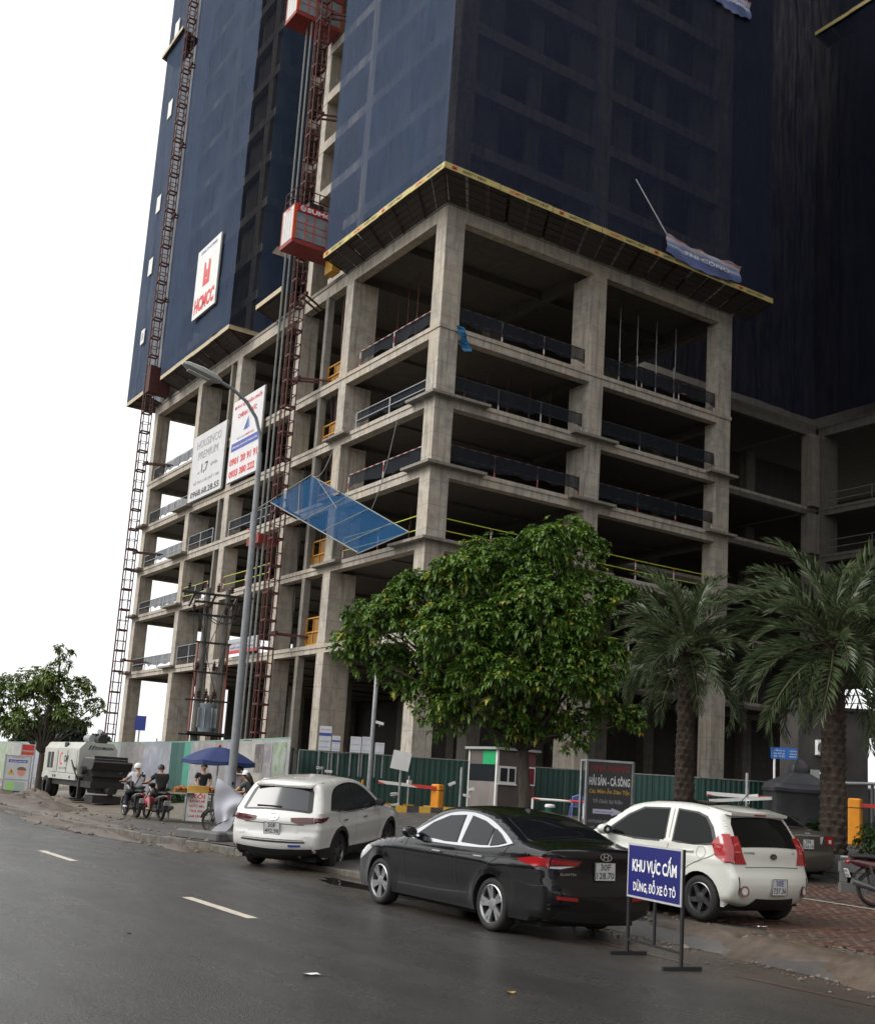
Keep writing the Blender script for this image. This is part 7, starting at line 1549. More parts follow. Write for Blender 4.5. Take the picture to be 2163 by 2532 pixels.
def palm(label, x, y, z0, hgt, r, seed, scale=1.0, lean=(0, 0)):
    rg = np.random.default_rng(seed); o = thing('date_palm', label, 'palm tree', (x, y, z0), 0, 'date palms by the parking area'); q = MB(); n, m = 44, 96; vs = []
    for j in range(m+1):
        t = j/m; z = hgt*t; rr = r*(1.14-.22*t+.16*max(0, (t-.8)/.2))
        for k in range(n):
            a = 2*PI*k/n; u = (k/n*9+j*.0) ; row = z/.17; ph = (u+.5*(int(row) % 2)) % 1.0; fr = row % 1.0
            bump = max(0, 1-abs(ph-.5)*2.1)*(fr**1.5)*(.30+.12*math.sin(k*7.3+int(row)*3.1)); e = .03*math.sin(3*a+z)+rg.normal(0, .012)
            R_ = rr*(.94+bump+e); vs.append((lean[0]*t*t+R_*math.cos(a), lean[1]*t*t+R_*math.sin(a), z))
    q.add(vs, [(j*n+k, j*n+(k+1) % n, (j+1)*n+(k+1) % n, (j+1)*n+k) for j in range(m) for k in range(n)]); q.build('trunk', M_PALMB, o, smooth='auto')
    top = V(lean[0], lean[1], hgt)
    for k in range(26):                                             # stubs of cut leaves under the crown
        a = k*2.4; z = hgt-.05-.55*(k/26); d = V(math.cos(a), math.sin(a), 0); b = V(lean[0], lean[1], 0)+d*r*.85+V(0, 0, z); s = MB(); s.bar(b, b+d*.22+V(0, 0, .22), .09, .035); s.build('leaf_stub', M_PALMB, o)
    nf = 60
    for k in range(nf):
        t = k/(nf-1); az = k*2.39996+rg.normal(0, .15); el = rad(82-118*t**.85+rg.normal(0, 6)); b = top+V(math.cos(az), math.sin(az), 0)*r*.35+V(0, 0, .25-.45*t)
        inst(FR[rg.integers(0, 4)], 'frond', o, b, (rg.normal(0, .25), -el, az), [scale*rg.uniform(.88, 1.08)]*3)
    return o
palm('date palm left of the pair, trunk rising behind the white hatchback roof', 20.75, 20.4, .8, 4.75, .22, 11, .88)
palm('thick-trunked date palm right of the pair, beside the orange barrier post', 22.3, 17.2, .66, 5.0, .265, 23, 1.04)
# shrubs in the planter
def shrub(label, x, y, z, r, n, m=M_SHRUB, flat=.75, name='shrub', grp='shrubs in the planter', fl=0):
    o = thing(name, label, 'shrub', (x, y, z), 0, grp); q = MB((x, y, z)); tv = []; L = [(V(x+RNG.normal(0, r*.35), y+RNG.normal(0, r*.35), z+r*flat*RNG.uniform(.5, 1.0)), r*RNG.uniform(.5, .75)) for _ in range(5)]
    foliage(q, tv, L, n, .10, .028, (4, 7), .3, .3); c = q.build('foliage', m, o, loc=(0, 0, 0)); tone(c.data, tv); q = MB((x, y, z))
    for (c_, r_) in L: q.tube([(x, y, z-.05), (V(x, y, z)+c_)/2, c_], [.02, .014, .006], 5)
    q.build('stem', M_BARK, o, loc=(0, 0, 0))
    if fl:
        q = MB((x, y, z))
        for _ in range(fl): c_, r_ = L[RNG.integers(0, 5)]; d = V(*RNG.normal(0, 1, 3)).normalized(); d.x = -abs(d.x); q.ball(c_+d*r_*.95, .03, 6, 4)
        q.build('blossom', M_TXTW, o, loc=(0, 0, 0))
for (x, y, z, r, n, lab) in ((22.0, 18.5, .66, .62, 420, 'round green shrub behind the bronze saloon roof'), (23.0, 18.4, .66, .7, 420, 'green shrub left of the thick palm trunk'), (22.4, 15.9, .66, .62, 420, 'green shrub at the foot of the thick palm'), (23.2, 15.3, .66, .7, 480, 'dense shrub below the orange barrier post'), (22.0, 14.2, .66, .62, 460, 'shrub behind the low block wall with white blossoms'), (22.9, 13.3, .66, .66, 420, 'shrub at the right edge behind the motorcycle'), (24.6, 15.9, .66, .8, 420, 'tall shrub in front of the orange barrier post'), (21.3, 14.6, .66, .45, 300, 'small shrub at the wall end beside the bronze saloon')):
    shrub(lab, x, y, z, r, n, fl=3 if 'blossom' in lab else 0)
shrub('small shrub round the foot of the left palm', 20.9, 20.9, .75, .5, 260, grp=None)
shrub('weedy bush at the foot of the hoarding right of the trailer', 15.9, 43.0, .25, .55, 220, grp=None); shrub('weedy bush by the hoarding behind the black motorcycle', 15.3, 38.3, .25, .5, 220, grp=None); shrub('low weeds under the hoarding at the far left', 15.6, 60, .1, .7, 160, grp=None)
# unseen tree belt added across the road to darken the car reflections
q = MB((-24, 20, 0)); tv = []
foliage(q, tv, [(V(-24+RNG.normal(0, 1.2), y, RNG.uniform(2, 6.5)), RNG.uniform(2.0, 3.2)) for y in np.arange(-45, 110, 1.7)], 5200, 1.0, .42, (5, 7), .3, .2)
c_ = q.build('added_treeline', M_LEAFD); tone(c_.data, tv); tag(c_, 'unseen belt of trees added across the road to darken reflections', kind='stuff')
# ------------------------------------------------------------------ people
M_SKIN = nmat('skin', (.40, .235, .155), (.35, .20, .13), 8, .5, 0); M_HAIR = mat('dark_hair', (.012, .010, .009), .45); M_EYE = mat('eye_dark', (.015, .012, .01), .3); M_LIP = mat('lips', (.30, .12, .09), .5)
def skin_mesh(name, verts, edges, radii, m, parent, sub=2):
    me = bpy.data.meshes.new(name); me.from_pydata([tuple(v) for v in verts], edges, []); ob = bpy.data.objects.new(name, me); COL.objects.link(ob); ob.parent = parent; me.materials.append(m)
    md = ob.modifiers.new('skin', 'SKIN'); md.use_smooth_shade = True; md.use_x_symmetry = False
    sv = me.skin_vertices[0].data
    for i, r in enumerate(radii): sv[i].radius = r if hasattr(r, '__len__') else (r, r); sv[i].use_root = (i == 0)
    s = ob.modifiers.new('smooth', 'SUBSURF'); s.levels = sub; s.render_levels = sub
    return ob
def hand(o, wr, el, curl=.8, side=1):
    wr, el = V(*wr), V(*el); d = (wr-el).normalized(); up = V(0, 0, 1); sd = d.cross(up); sd = sd.normalized() if sd.length > .1 else V(0, 1, 0); nn = sd.cross(d); q = MB()
    R_ = Matrix((d, sd, nn)).transposed(); q.ball(wr+d*.05, (.055, .042, .016), 8, 6, M=R_)
    for k, (off, L) in enumerate(((-.030, .065), (-.010, .078), (.010, .074), (.030, .058))):
        a = wr+d*.085+sd*off; b = a+d*L*.5-nn*L*.12*curl; c = b+d*L*.25*(1-curl*.6)-nn*L*.42*curl; q.tube([a, b, c], [.0095, .0088, .007], 6)
    a = wr+d*.04+sd*.036*side; q.tube([a, a+d*.03+sd*.024*side-nn*.012, a+d*.055+sd*.016*side-nn*.034*curl], [.011, .010, .008], 6)
    return q.build('hand', M_SKIN, o, smooth=True)
def person(label, loc, rot, J, shirt, trousers, sleeves=.55, legs=1.0, hair='short', shoe=M_BLACK, bare=False, face=(1, 0, 0), group=None, build=1.0):
    o = thing('person', label, 'person', loc, rot, group); J = {k: V(*v) for k, v in J.items()}; b = build
    hd = J['head']; nk = J['neck']; ax = (hd-nk).normalized(); f = V(*face).normalized()
    vs = [J['pelvis'], J['pelvis'].lerp(J['chest'], .5), J['chest'], nk, nk.lerp(hd, .55), hd, hd+ax*.075]; R_ = [(.135*b, .11*b), (.12*b, .095*b), (.145*b, .105*b), .052, .062, (.078, .092), .062]; E_ = [(i, i+1) for i in range(6)]
    for s in 'lr':
        n = len(vs); vs += [J['sh'+s], J['el'+s], J['wr'+s]]; R_ += [.058*b, .042*b, .028]; E_ += [(2, n), (n, n+1), (n+1, n+2)]
        n = len(vs); vs += [J['hip'+s], J['kn'+s], J['an'+s], J['toe'+s]]; R_ += [.085*b, .056*b, .036, (.035, .028)]; E_ += [(0, n), (n, n+1), (n+1, n+2), (n+2, n+3)]
    skin_mesh('body', vs, E_, R_, M_SKIN, o)
    vs = [J['pelvis']+V(0, 0, -.02), J['pelvis'].lerp(J['chest'], .5), J['chest'], J['chest'].lerp(nk, .55)]; R_ = [(.155*b, .128*b), (.14*b, .115*b), (.165*b, .125*b), .075]; E_ = [(0, 1), (1, 2), (2, 3)]
    for s in 'lr':
        n = len(vs); vs += [J['sh'+s], J['sh'+s].lerp(J['el'+s], min(1, sleeves*2) if sleeves <= .5 else 1) if sleeves > .5 else J['sh'+s].lerp(J['el'+s], sleeves*1.3)]; R_ += [.074*b, .060*b]; E_ += [(2, n), (n, n+1)]
        if sleeves > .6: vs.append(J['el'+s].lerp(J['wr'+s], .9)); R_.append(.042); E_.append((n+1, n+2))
    skin_mesh('shirt', vs, E_, R_, shirt, o)
    vs = [J['pelvis']+V(0, 0, .03)]; R_ = [(.150*b, .125*b)]; E_ = []
    for s in 'lr':
        n = len(vs); vs += [J['hip'+s], J['hip'+s].lerp(J['kn'+s], .5 if legs >= 1 else legs*.55)]; R_ += [.102*b, .088*b]; E_ += [(0, n), (n, n+1)]
        if legs >= 1: vs += [J['kn'+s], J['an'+s]]; R_ += [.074*b, .052]; E_ += [(n+1, n+2), (n+2, n+3)]
        else: vs += [J['hip'+s].lerp(J['kn'+s], legs)]; R_ += [.082*b]; E_ += [(n+1, n+2)]
    skin_mesh('trousers', vs, E_, R_, trousers, o)
    for s, sg in (('l', 1), ('r', -1)):
        hand(o, J['wr'+s], J['el'+s], .8, -sg); q = MB(); d = (J['toe'+s]-J['an'+s]); d.z = 0; d.normalize(); c = J['an'+s].lerp(J['toe'+s], .45); q.ball(V(c.x, c.y, J['toe'+s].z+.005), (.13, .048, .045), 10, 6, M=Matrix((d, V(-d.y, d.x, 0), V(0, 0, 1))).transposed()); q.build('shoe', shoe, o, smooth=True)
    sd = V(-f.y, f.x, 0); hc = hd+ax*.02; q = MB()
    for s in (-1, 1): q.ball(hc+f*.088+sd*.033*s+ax*.012, .011, 6, 4, 0); q.ball(hc+sd*.083*s, (.018, .018, .03), 6, 5, 1)
    q.ball(hc+f*.100-ax*.018, (.016, .016, .024), 6, 5, 1); q.ball(hc+f*.088-ax*.055, (.012, .022, .007), 6, 4, 2); q.build('face', [M_EYE, M_SKIN, M_LIP], o, smooth=True)
    if hair:
        q = MB(); vs = []; nu, nv = 14, 8
        for j in range(nv+1):
            th = PI*.60*j/nv
            for i in range(nu):
                ph = 2*PI*i/nu; dv = f*math.cos(ph)+sd*math.sin(ph); fr = max(0, math.cos(ph)); t2 = min(th, PI*.60-fr*.62); r = .107
                vs.append(hc+ax*(.022+r*1.08*math.cos(t2))+dv*r*math.sin(t2)*(.96 if fr < .3 else .92))
        q.add(vs, [(j*nu+i, (j+1)*nu+i, (j+1)*nu+(i+1) % nu, j*nu+(i+1) % nu) for j in range(nv) for i in range(nu)])
        if hair == 'long': q.tube([hc-f*.06+ax*.02, hc-f*.10-ax*.08, hc-f*.11-ax*.20, hc-f*.10-ax*.30], [.085, .075, .06, .03], 10)
        q.build('hair', M_HAIR, o, smooth=True)
    return o, J
M_TEEW = nmat('white_cotton', (.62, .62, .66), (.54, .54, .58), 6, .8, .1); M_TEEK = nmat('black_cotton', (.012, .012, .014), (.022, .022, .024), 6, .85, .1); M_TEEG = nmat('dark_grey_cotton', (.055, .058, .062), (.08, .083, .088), 5, .85, .15); M_TEEP = nmat('pale_pink_cotton', (.58, .50, .52), (.50, .43, .45), 5, .8, .1); M_DENIM = nmat('dark_trousers', (.014, .015, .02), (.022, .024, .03), 6, .85, .1); M_OLIVE = nmat('olive_shorts', (.055, .05, .038), (.08, .072, .055), 6, .85, .15)

# ------------------------------------------------------------------ motorcycles
def motorbike(label, loc, yaw_, body, plate='29', rim_m=None, steer=0, group=None, wire=True):
    o = thing('motorcycle', label, 'motorcycle', loc, yaw_, group); wb, wr = 1.24, .29; rim_m = rim_m or M_RIMG
    def whl(x, wd):
        q = MB(); q.lathe([(wr-.055, -wd*.35), (wr-.03, -wd*.5), (wr-.008, -wd*.32), (wr, 0), (wr-.008, wd*.32), (wr-.03, wd*.5), (wr-.055, wd*.35)], axis='y', n=32); w = q.build('wheel', M_TYRE, o, smooth=True, loc=(x, 0, wr)); q = MB()
        q.lathe([(wr-.05, -wd*.32), (wr-.062, -.012), (wr-.062, .012), (wr-.05, wd*.32)], axis='y', n=32); q.lathe([(.0, -.05), (.045, -.05), (.05, 0), (.045, .05), (0, .05)], axis='y', n=12)
        for k in range(18 if wire else 5):
            a = 2*PI*k/(18 if wire else 5); q.bar((.04*math.cos(a+.5), (.02 if k % 2 else -.02), .04*math.sin(a+.5)), ((wr-.06)*math.cos(a), 0, (wr-.06)*math.sin(a)), .006 if wire else .03)
        q.build('rim', rim_m, w)
        return w
    whl(0, .10); whl(wb, .085)
    def P_(name, m, fn, sm='auto'): q = MB(); fn(q); return q.build(name, m, o, smooth=sm)
    P_('fork', M_RIMG, lambda q: [q.tube([(wb, s*.075, wr), (wb-.20, s*.075, .80)], .022, 8) for s in (-1, 1)])
    P_('front_mudguard', body, lambda q: q.add([(wb+(wr+.03)*math.cos(a), s*.055, wr+(wr+.03)*math.sin(a)) for a in np.linspace(.2, 2.6, 10) for s in (-1, 0, 1)], [(i*3+j, (i+1)*3+j, (i+1)*3+j+1, i*3+j+1) for i in range(9) for j in range(2)]))
    def loft(q, secs, n=14):
        vs = []
        for (x, z, hw, hh) in secs:
            for k in range(n): a = 2*PI*k/n; c_, s_ = math.cos(a), math.sin(a); vs.append((x, hw*math.copysign(abs(c_)**.8, c_), z+hh*math.copysign(abs(s_)**.8, s_)))
        m_ = len(secs); q.add(vs, [(i*n+k, (i+1)*n+k, (i+1)*n+(k+1) % n, i*n+(k+1) % n) for i in range(m_-1) for k in range(n)]+[tuple(range(n)), tuple((m_-1)*n+k for k in range(n-1, -1, -1))])
    P_('body_fairing', body, lambda q: loft(q, [(-.42, .72, .02, .02), (-.30, .70, .09, .06), (-.05, .66, .13, .09), (.25, .60, .14, .12), (.45, .50, .12, .10), (.60, .45, .08, .06)]))
    P_('leg_shield', body, lambda q: (q.prism([(-.2, .40), (.2, .40), (.15, .75), (.0, .90), (-.15, .75)], (.80, 0, 0), (0, 1, 0), (-.18, 0, 1), (1, 0, 0), .05), loft(q, [(.70, .62, .05, .12), (.86, .80, .10, .12), (.98, .92, .10, .08), (1.06, .94, .05, .04)])))
    P_('seat', M_BLACK, lambda q: loft(q, [(-.40, .79, .07, .03), (-.15, .80, .12, .045), (.12, .785, .13, .05), (.38, .76, .10, .05), (.52, .72, .05, .03)]))
    P_('engine', M_DARK, lambda q: (q.rbox((.42, 0, .33), (.36, .22, .22), bev=.03), q.tube([(.30, .12, .30), (-.02, .12, .29)], .05, 8), q.rbox((.62, 0, .42), (.2, .16, .12))))
    P_('exhaust', M_RIMG, lambda q: q.tube([(.45, -.13, .25), (.1, -.15, .25), (-.1, -.16, .31), (-.42, -.17, .40)], [.025, .03, .05, .055], 10))
    P_('swingarm', M_DARK, lambda q: [q.bar((.35, s*.09, .33), (0, s*.09, wr), .035) for s in (-1, 1)]); P_('shock_absorber', M_RIMG, lambda q: [q.tube([(-.02, s*.11, wr+.03), (-.10, s*.12, .66)], .025, 8) for s in (-1, 1)])
    P_('handlebar', M_BLACK, lambda q: (q.tube([(.86, .36, 1.02), (.92, .18, 1.03), (.97, 0, .99), (.92, -.18, 1.03), (.86, -.36, 1.02)], .017, 8), loft(q, [(.86, 1.0, .10, .05), (.98, 1.0, .12, .07), (1.08, .97, .06, .04)])))
    for s in (-1, 1): P_('mirror', M_BLACK, lambda q: (q.tube([(.90, s*.24, 1.03), (.92, s*.30, 1.22)], .008, 5), q.ball((.92, s*.32, 1.25), (.02, .06, .045), 8, 5)))
    P_('headlight', M_LAMP, lambda q: q.ball((1.09, 0, .96), (.03, .07, .05), 8, 6), True); P_('tail_lamp', M_TAIL, lambda q: q.ball((-.43, 0, .70), (.03, .07, .04), 8, 6), True)
    P_('rear_mudguard', M_BLACK, lambda q: q.add([(-.02+(wr+.05)*math.cos(a)*1.05, s*.07, wr+(wr+.07)*math.sin(a)) for a in np.linspace(1.3, 3.0, 9) for s in (-1, 0, 1)], [(i*3+j, (i+1)*3+j, (i+1)*3+j+1, i*3+j+1) for i in range(8) for j in range(2)]))
    q = MB(); R_ = Matrix.Rotation(-.35, 3, 'Y'); q.rbox((-.44, 0, .52), (.012, .19, .14), R_); pl = q.build('number_plate', M_PLATE, o)
    for i, s in enumerate(plate): lettering(s, V(-.44, 0, .52)+R_ @ V(-.009, 0, .033-.066*i), (0, -1, 0), R_ @ V(0, 0, 1), .13, .045, M_TXTK, pl)
    P_('footrest', M_BLACK, lambda q: q.bar((.45, -.24, .26), (.45, .24, .26), .03)); P_('side_stand', M_DARK, lambda q: q.bar((.40, .10, .26), (.36, .24, .0), .02))
    return o
M_BIKEK = carpaint('black_bike_paint', (.012, .012, .014), .25, .6, 0, .3); M_BIKER = carpaint('dark_red_bike_paint', (.06, .01, .012), .25, .6, 0, .3)
ba = (11.50, 33.66, gz(11.5, 33.7)+.01); bb_ = (11.80, 32.44, gz(11.8, 32.4)+.01)
motorbike('black scooter ridden by the person in the white shirt and helmet', ba, PI/2-.03, M_BIKEK, ('29-H1', '204.18'), group='motorcycles riding along the pavement', wire=False); motorbike('black motorcycle ridden by the person in black, nearest of the two riders', bb_, PI/2+.0, M_BIKEK, ('30-K2', '571.36'), group='motorcycles riding along the pavement')
RID = dict(pelvis=(.18, 0, .86), chest=(.27, 0, 1.20), neck=(.31, 0, 1.36), head=(.34, 0, 1.47), shl=(.28, .175, 1.29), shr=(.28, -.175, 1.29), ell=(.52, .27, 1.10), elr=(.52, -.27, 1.10), wrl=(.80, .30, 1.06), wrr=(.80, -.30, 1.06), hipl=(.24, .09, .83), hipr=(.24, -.09, .83), knl=(.62, .19, .70), knr=(.62, -.19, .70), anl=(.46, .21, .33), anr=(.46, -.21, .33), toel=(.62, .23, .30), toer=(.62, -.23, .30))
o, J = person('person in a white shirt and white helmet riding the farther scooter', ba, PI/2-.03, RID, M_TEEW, M_DENIM, .5, 1.0, 'short', M_TEEW)
q = MB(); hc = J['head']+V(0, 0, .03); q.lathe([(.0, .125), (.06, .115), (.105, .075), (.125, .02), (.128, -.03), (.12, -.035)], hc, n=18); q.rbox(hc+V(.12, 0, -.01), (.09, .16, .02)); tag(q.build('helmet', M_WHITE, o, smooth='auto'))
q = MB(); q.tube([J['shr']+V(-.03, .04, .05), J['chest']+V(-.155, -.0, .0), J['pelvis']+V(-.14, .12, .12)], .02, 6); q.tube([J['shr']+V(.03, .04, .05), J['chest']+V(.15, 0, -.02), J['pelvis']+V(.14, .13, .12)], .02, 6); q.rbox(J['pelvis']+V(.02, .19, .12), (.22, .06, .18), bev=.02); q.build('shoulder_bag', M_BLACK, o)
J2 = dict(RID); J2['anr'] = (.50, -.23, .30)
o, J = person('person in a black shirt and shorts with bare calves riding the nearer motorcycle', bb_, PI/2, J2, M_TEEK, M_TEEK, .5, .75, 'short', mat('tan_sandal', (.30, .18, .11), .6), build=1.1)
q = MB((0, 0, 0)); q.ball((.70, .05, .52), (.13, .17, .15), 10, 7); ob = q.build('pink_bag', mat('hot_pink', (.62, .05, .16), .5), None, smooth=True); ob.location = (bb_[0]-.05, bb_[1], bb_[2]); ob.rotation_euler = (0, 0, PI/2); tag(ob, 'hot pink bag hanging in front of the rider in black', 'bag')
motorbike('dark motorcycle with spoked wheel cut by the right edge of the view', (16.62, 12.02, .195), rad(-33), M_BIKER, ('29-F1', '118.02'))
# ------------------------------------------------------------------ street stall: umbrella, table, fruit, vendor and customers
M_UMB = nmat('navy_umbrella_cloth', (.012, .026, .10), (.018, .034, .125), 3, .6, .05)
o = thing('umbrella', 'large navy blue parasol over the roadside fruit stall', 'umbrella', (12.95, 31.3, .3)); n = 8; q = MB(); vs = [(0, 0, 2.10)]; rings = 6
for j in range(1, rings+1):
    t = j/rings
    for k in range(n*4):
        a = 2*PI*k/(n*4); sc = 1-.055*abs(math.sin(a*n/2))*t; vs.append((1.12*t*sc*math.cos(a), 1.12*t*sc*math.sin(a), 2.10-.40*t**1.7-.03*abs(math.sin(a*n/2))*t))
m_ = n*4; q.add(vs, [(0, 1+k, 1+(k+1) % m_) for k in range(m_)]+[(1+j*m_+k, 1+(j+1)*m_+k, 1+(j+1)*m_+(k+1) % m_, 1+j*m_+(k+1) % m_) for j in range(rings-1) for k in range(m_)]); q.build('canopy', M_UMB, o, smooth='auto')
q = MB(); vs = []
for k in range(m_+1):
    a = 2*PI*k/m_; sc = 1.12*(1-.055*abs(math.sin(a*n/2))); z = 1.70-.03*abs(math.sin(a*n/2)); vs += [(sc*math.cos(a), sc*math.sin(a), z), (sc*1.01*math.cos(a), sc*1.01*math.sin(a), z-.11-.02*math.sin(5*a))]
q.add(vs, [(2*k, 2*k+1, 2*k+3, 2*k+2) for k in range(m_)]); q.build('valance', M_UMB, o)
for k in range(n): a = 2*PI*(k+.0)/n; q = MB(); q.tube([(0, 0, 2.08), (1.08*math.cos(a), 1.08*math.sin(a), 1.68)], .010, 4); q.build('rib', M_STEEL, o)
q = MB(); q.tube([(0, 0, 0), (0, 0, 2.15)], .022, 8); q.build('pole', M_STEEL, o); q = MB(); q.lathe([(.0, 0), (.24, 0), (.22, .1), (.04, .16)], n=16); q.build('base', M_CONC2, o); q = MB(); q.ball((0, 0, 2.13), .05, 8, 6); q.build('finial', M_REDP, o)
o = thing('stall_table', 'small stall table covered in trays under the navy parasol', 'table', (12.75, 32.6, .22), .6); q = MB(); q.rbox((0, 0, .78), (1.5, .7, .05)); q.build('table_top', M_CONC2, o)
for (x, y) in ((-.68, -.28), (.68, -.28), (.68, .28), (-.68, .28)): q = MB(); q.bar((x, y, 0), (x, y, .78), .05); q.build('leg', M_STEEL, o)
M_FRUIT = nmat('orange_fruit', (.42, .15, .03), (.34, .10, .02), 12, .5, .2)
for i, (x, y, w, s) in enumerate(((12.35, 32.45, .5, 'left'), (12.95, 32.95, .6, 'middle'), (13.45, 33.1, .5, 'right'))):
    t_ = thing('fruit_tray', 'tray heaped with orange fruit, %s one on the stall table' % s, 'fruit tray', (x, y, 1.03)); q = MB(); q.box((-w/2, -.2, 0), (w/2, .2, .07)); q.build('tray', M_GATEP, t_)
    for k in range(26):
        a, r = RNG.uniform(0, 6.3), RNG.random()**.5; q = MB(); q.ball((r*w*.45*math.cos(a), r*.17*math.sin(a), .09+.10*(1-r)*RNG.uniform(.6, 1.2)), .05, 7, 5); q.build('orange', M_FRUIT, t_, smooth=True)
o = thing('price_board', 'white price board with red lettering leaning at the stall', 'sign', (12.65, 31.95, .22), rad(-32)); R_ = Matrix.Rotation(-.16, 3, 'X'); q = MB(); q.rbox(R_ @ V(0, 0, .52), (.62, .02, 1.04), R_); q.build('sheet', M_WHITE, o); q = MB(); q.rbox(R_ @ V(0, -.012, .93), (.60, .008, .2), R_); q.build('header', M_YEL, o)
for i, (s, w, h_) in enumerate((('XÔI', .42, .17), ('BÁNH MÌ', .44, .09), ('NƯỚC MÍA', .44, .09), ('TRÀ ĐÁ', .40, .09), ('CAM SÀNH', .46, .09))): lettering(s, R_ @ V(.02, -.014, .74-.145*i), (1, 0, 0), R_ @ V(0, 0, 1), w, h_, M_TXTR, o, bold=.03)
for s in (-1, 1): q = MB(); q.bar(R_ @ V(s*.28, .02, 1.0), V(s*.28, .45, 0), .025); q.build('prop', M_STEEL, o)
STD = dict(pelvis=(0, 0, .93), chest=(.01, 0, 1.27), neck=(.01, 0, 1.45), head=(.03, 0, 1.57), shl=(0, .19, 1.38), shr=(0, -.19, 1.38), ell=(.05, .24, 1.10), elr=(.05, -.24, 1.10), wrl=(.28, .16, 1.0), wrr=(.28, -.16, 1.0), hipl=(0, .09, .89), hipr=(0, -.09, .89), knl=(.02, .10, .48), knr=(.02, -.10, .48), anl=(0, .11, .08), anr=(0, -.11, .08), toel=(.16, .13, .03), toer=(.16, -.13, .03))
person('person in a black shirt standing behind the stall under the parasol', (13.62, 34.0, .22), rad(-110), STD, M_TEEK, M_DENIM, .5, 1.0)
person('person with tied dark hair and a pale pink top behind the white crossover', (13.38, 30.7, .25), rad(200), {k: (v[0], v[1], v[2]*.99) for k, v in STD.items()}, M_TEEP, M_DENIM, .35, 1.0, 'long')
mo = (12.05, 26.35, .17); motorbike('scooter with a seated customer, mostly hidden behind the white crossover', mo, rad(128), M_BIKEK, ('29-D1', '330.75'), wire=False)
SIT = dict(pelvis=(.15, 0, .88), chest=(.27, .02, 1.19), neck=(.35, .03, 1.35), head=(.40, .04, 1.46), shl=(.30, .18, 1.28), shr=(.30, -.16, 1.27), ell=(.52, .26, 1.06), elr=(.52, -.22, 1.05), wrl=(.76, .20, 1.04), wrr=(.76, -.10, 1.02), hipl=(.20, .10, .84), hipr=(.20, -.10, .84), knl=(.58, .22, .76), knr=(.58, -.2, .74), anl=(.52, .26, .34), anr=(.50, -.22, .34), toel=(.68, .30, .30), toer=(.66, -.24, .30))
o, J = person('person in a white cap and grey tee leaning forward on a scooter behind the crossover', mo, rad(128), SIT, M_TEEG, M_OLIVE, .45, .8, 'long', mat('beige_shoe', (.48, .42, .30), .6))
q = MB(); hc = J['head']+V(0, 0, .05); q.lathe([(.0, .095), (.05, .088), (.095, .05), (.112, -.005), (.114, -.02)], hc, n=18); q.rbox(hc+V(.14, 0, -.012), (.12, .15, .014)); q.build('cap', M_TXTW, o, smooth='auto')
# white flag cloth on a leaning stick
o = thing('white_flag', 'white cloth flag drooping from a leaning stick by the kerb', 'flag', (10.75, 26.4, .17)); L = V(10.75-.36, 26.4+.23, .17); a, b_ = V(10.52, 26.5, 1.56), V(11.10, 26.15, 1.13); q = MB(L); vs = []; nu_, nv_ = 10, 14
for i in range(nu_+1):
    u = i/nu_; topp = a.lerp(b_, u); low = V(10.58, 26.42, .44).lerp(V(10.86, 26.25, .60), u)
    for j in range(nv_+1):
        v = j/nv_; p = topp.lerp(low, v**.9); w_ = .06*math.sin(u*8+v*3)*v+.03*math.sin(v*9+u*5); vs.append(p+V(-.54, -.84, 0)*w_+V(.84, -.54, 0)*(-.06*math.sin(PI*v)*(1-u)))
q.add(vs, [(i*(nv_+1)+j, i*(nv_+1)+j+1, (i+1)*(nv_+1)+j+1, (i+1)*(nv_+1)+j) for i in range(nu_) for j in range(nv_)]); M_FLAG = nmat('white_flag_cloth', (.60, .60, .66), (.54, .54, .60), 3, .7, .1); q.build('cloth', M_FLAG, o, smooth=True, loc=(0, 0, 0))
q = MB(L); vs = []
for i in range(9):
    u = i/8
    for j in range(7): v = j/6; p = V(10.42, 26.52, .20).lerp(V(10.86, 26.28, .64), u)+V(.12*math.sin(PI*v), -.08*math.sin(PI*v), -.16*math.sin(PI*u)*v+.02*math.sin(v*7+u*5)); vs.append(p+V(.84, -.54, 0)*(.18*v*math.sin(PI*u)))
q.add(vs, [(i*7+j, i*7+j+1, (i+1)*7+j+1, (i+1)*7+j) for i in range(8) for j in range(6)]); q.build('cloth', M_FLAG, o, smooth=True, loc=(0, 0, 0)); q = MB(L); q.tube([a-(b_-a)*.05, b_+(b_-a)*.3, V(11.35, 26.0, .2)], .015, 6); q.build('stick', M_STEEL, o, loc=(0, 0, 0))
for i, (x, y, l) in enumerate(((9.95, 24.6, 1.5), (10.5, 24.2, .7))): mb = MB((x, y, .1)); mb.rbox((x, y, .26), (.34, l, .22), Matrix.Rotation(.3+i*.5, 3, 'Z'), bev=.04); tag(mb.build('kerb_block', M_BLK), '%s dark concrete block lying by the kerb beside the flag' % ('long', 'short')[i], 'concrete block')
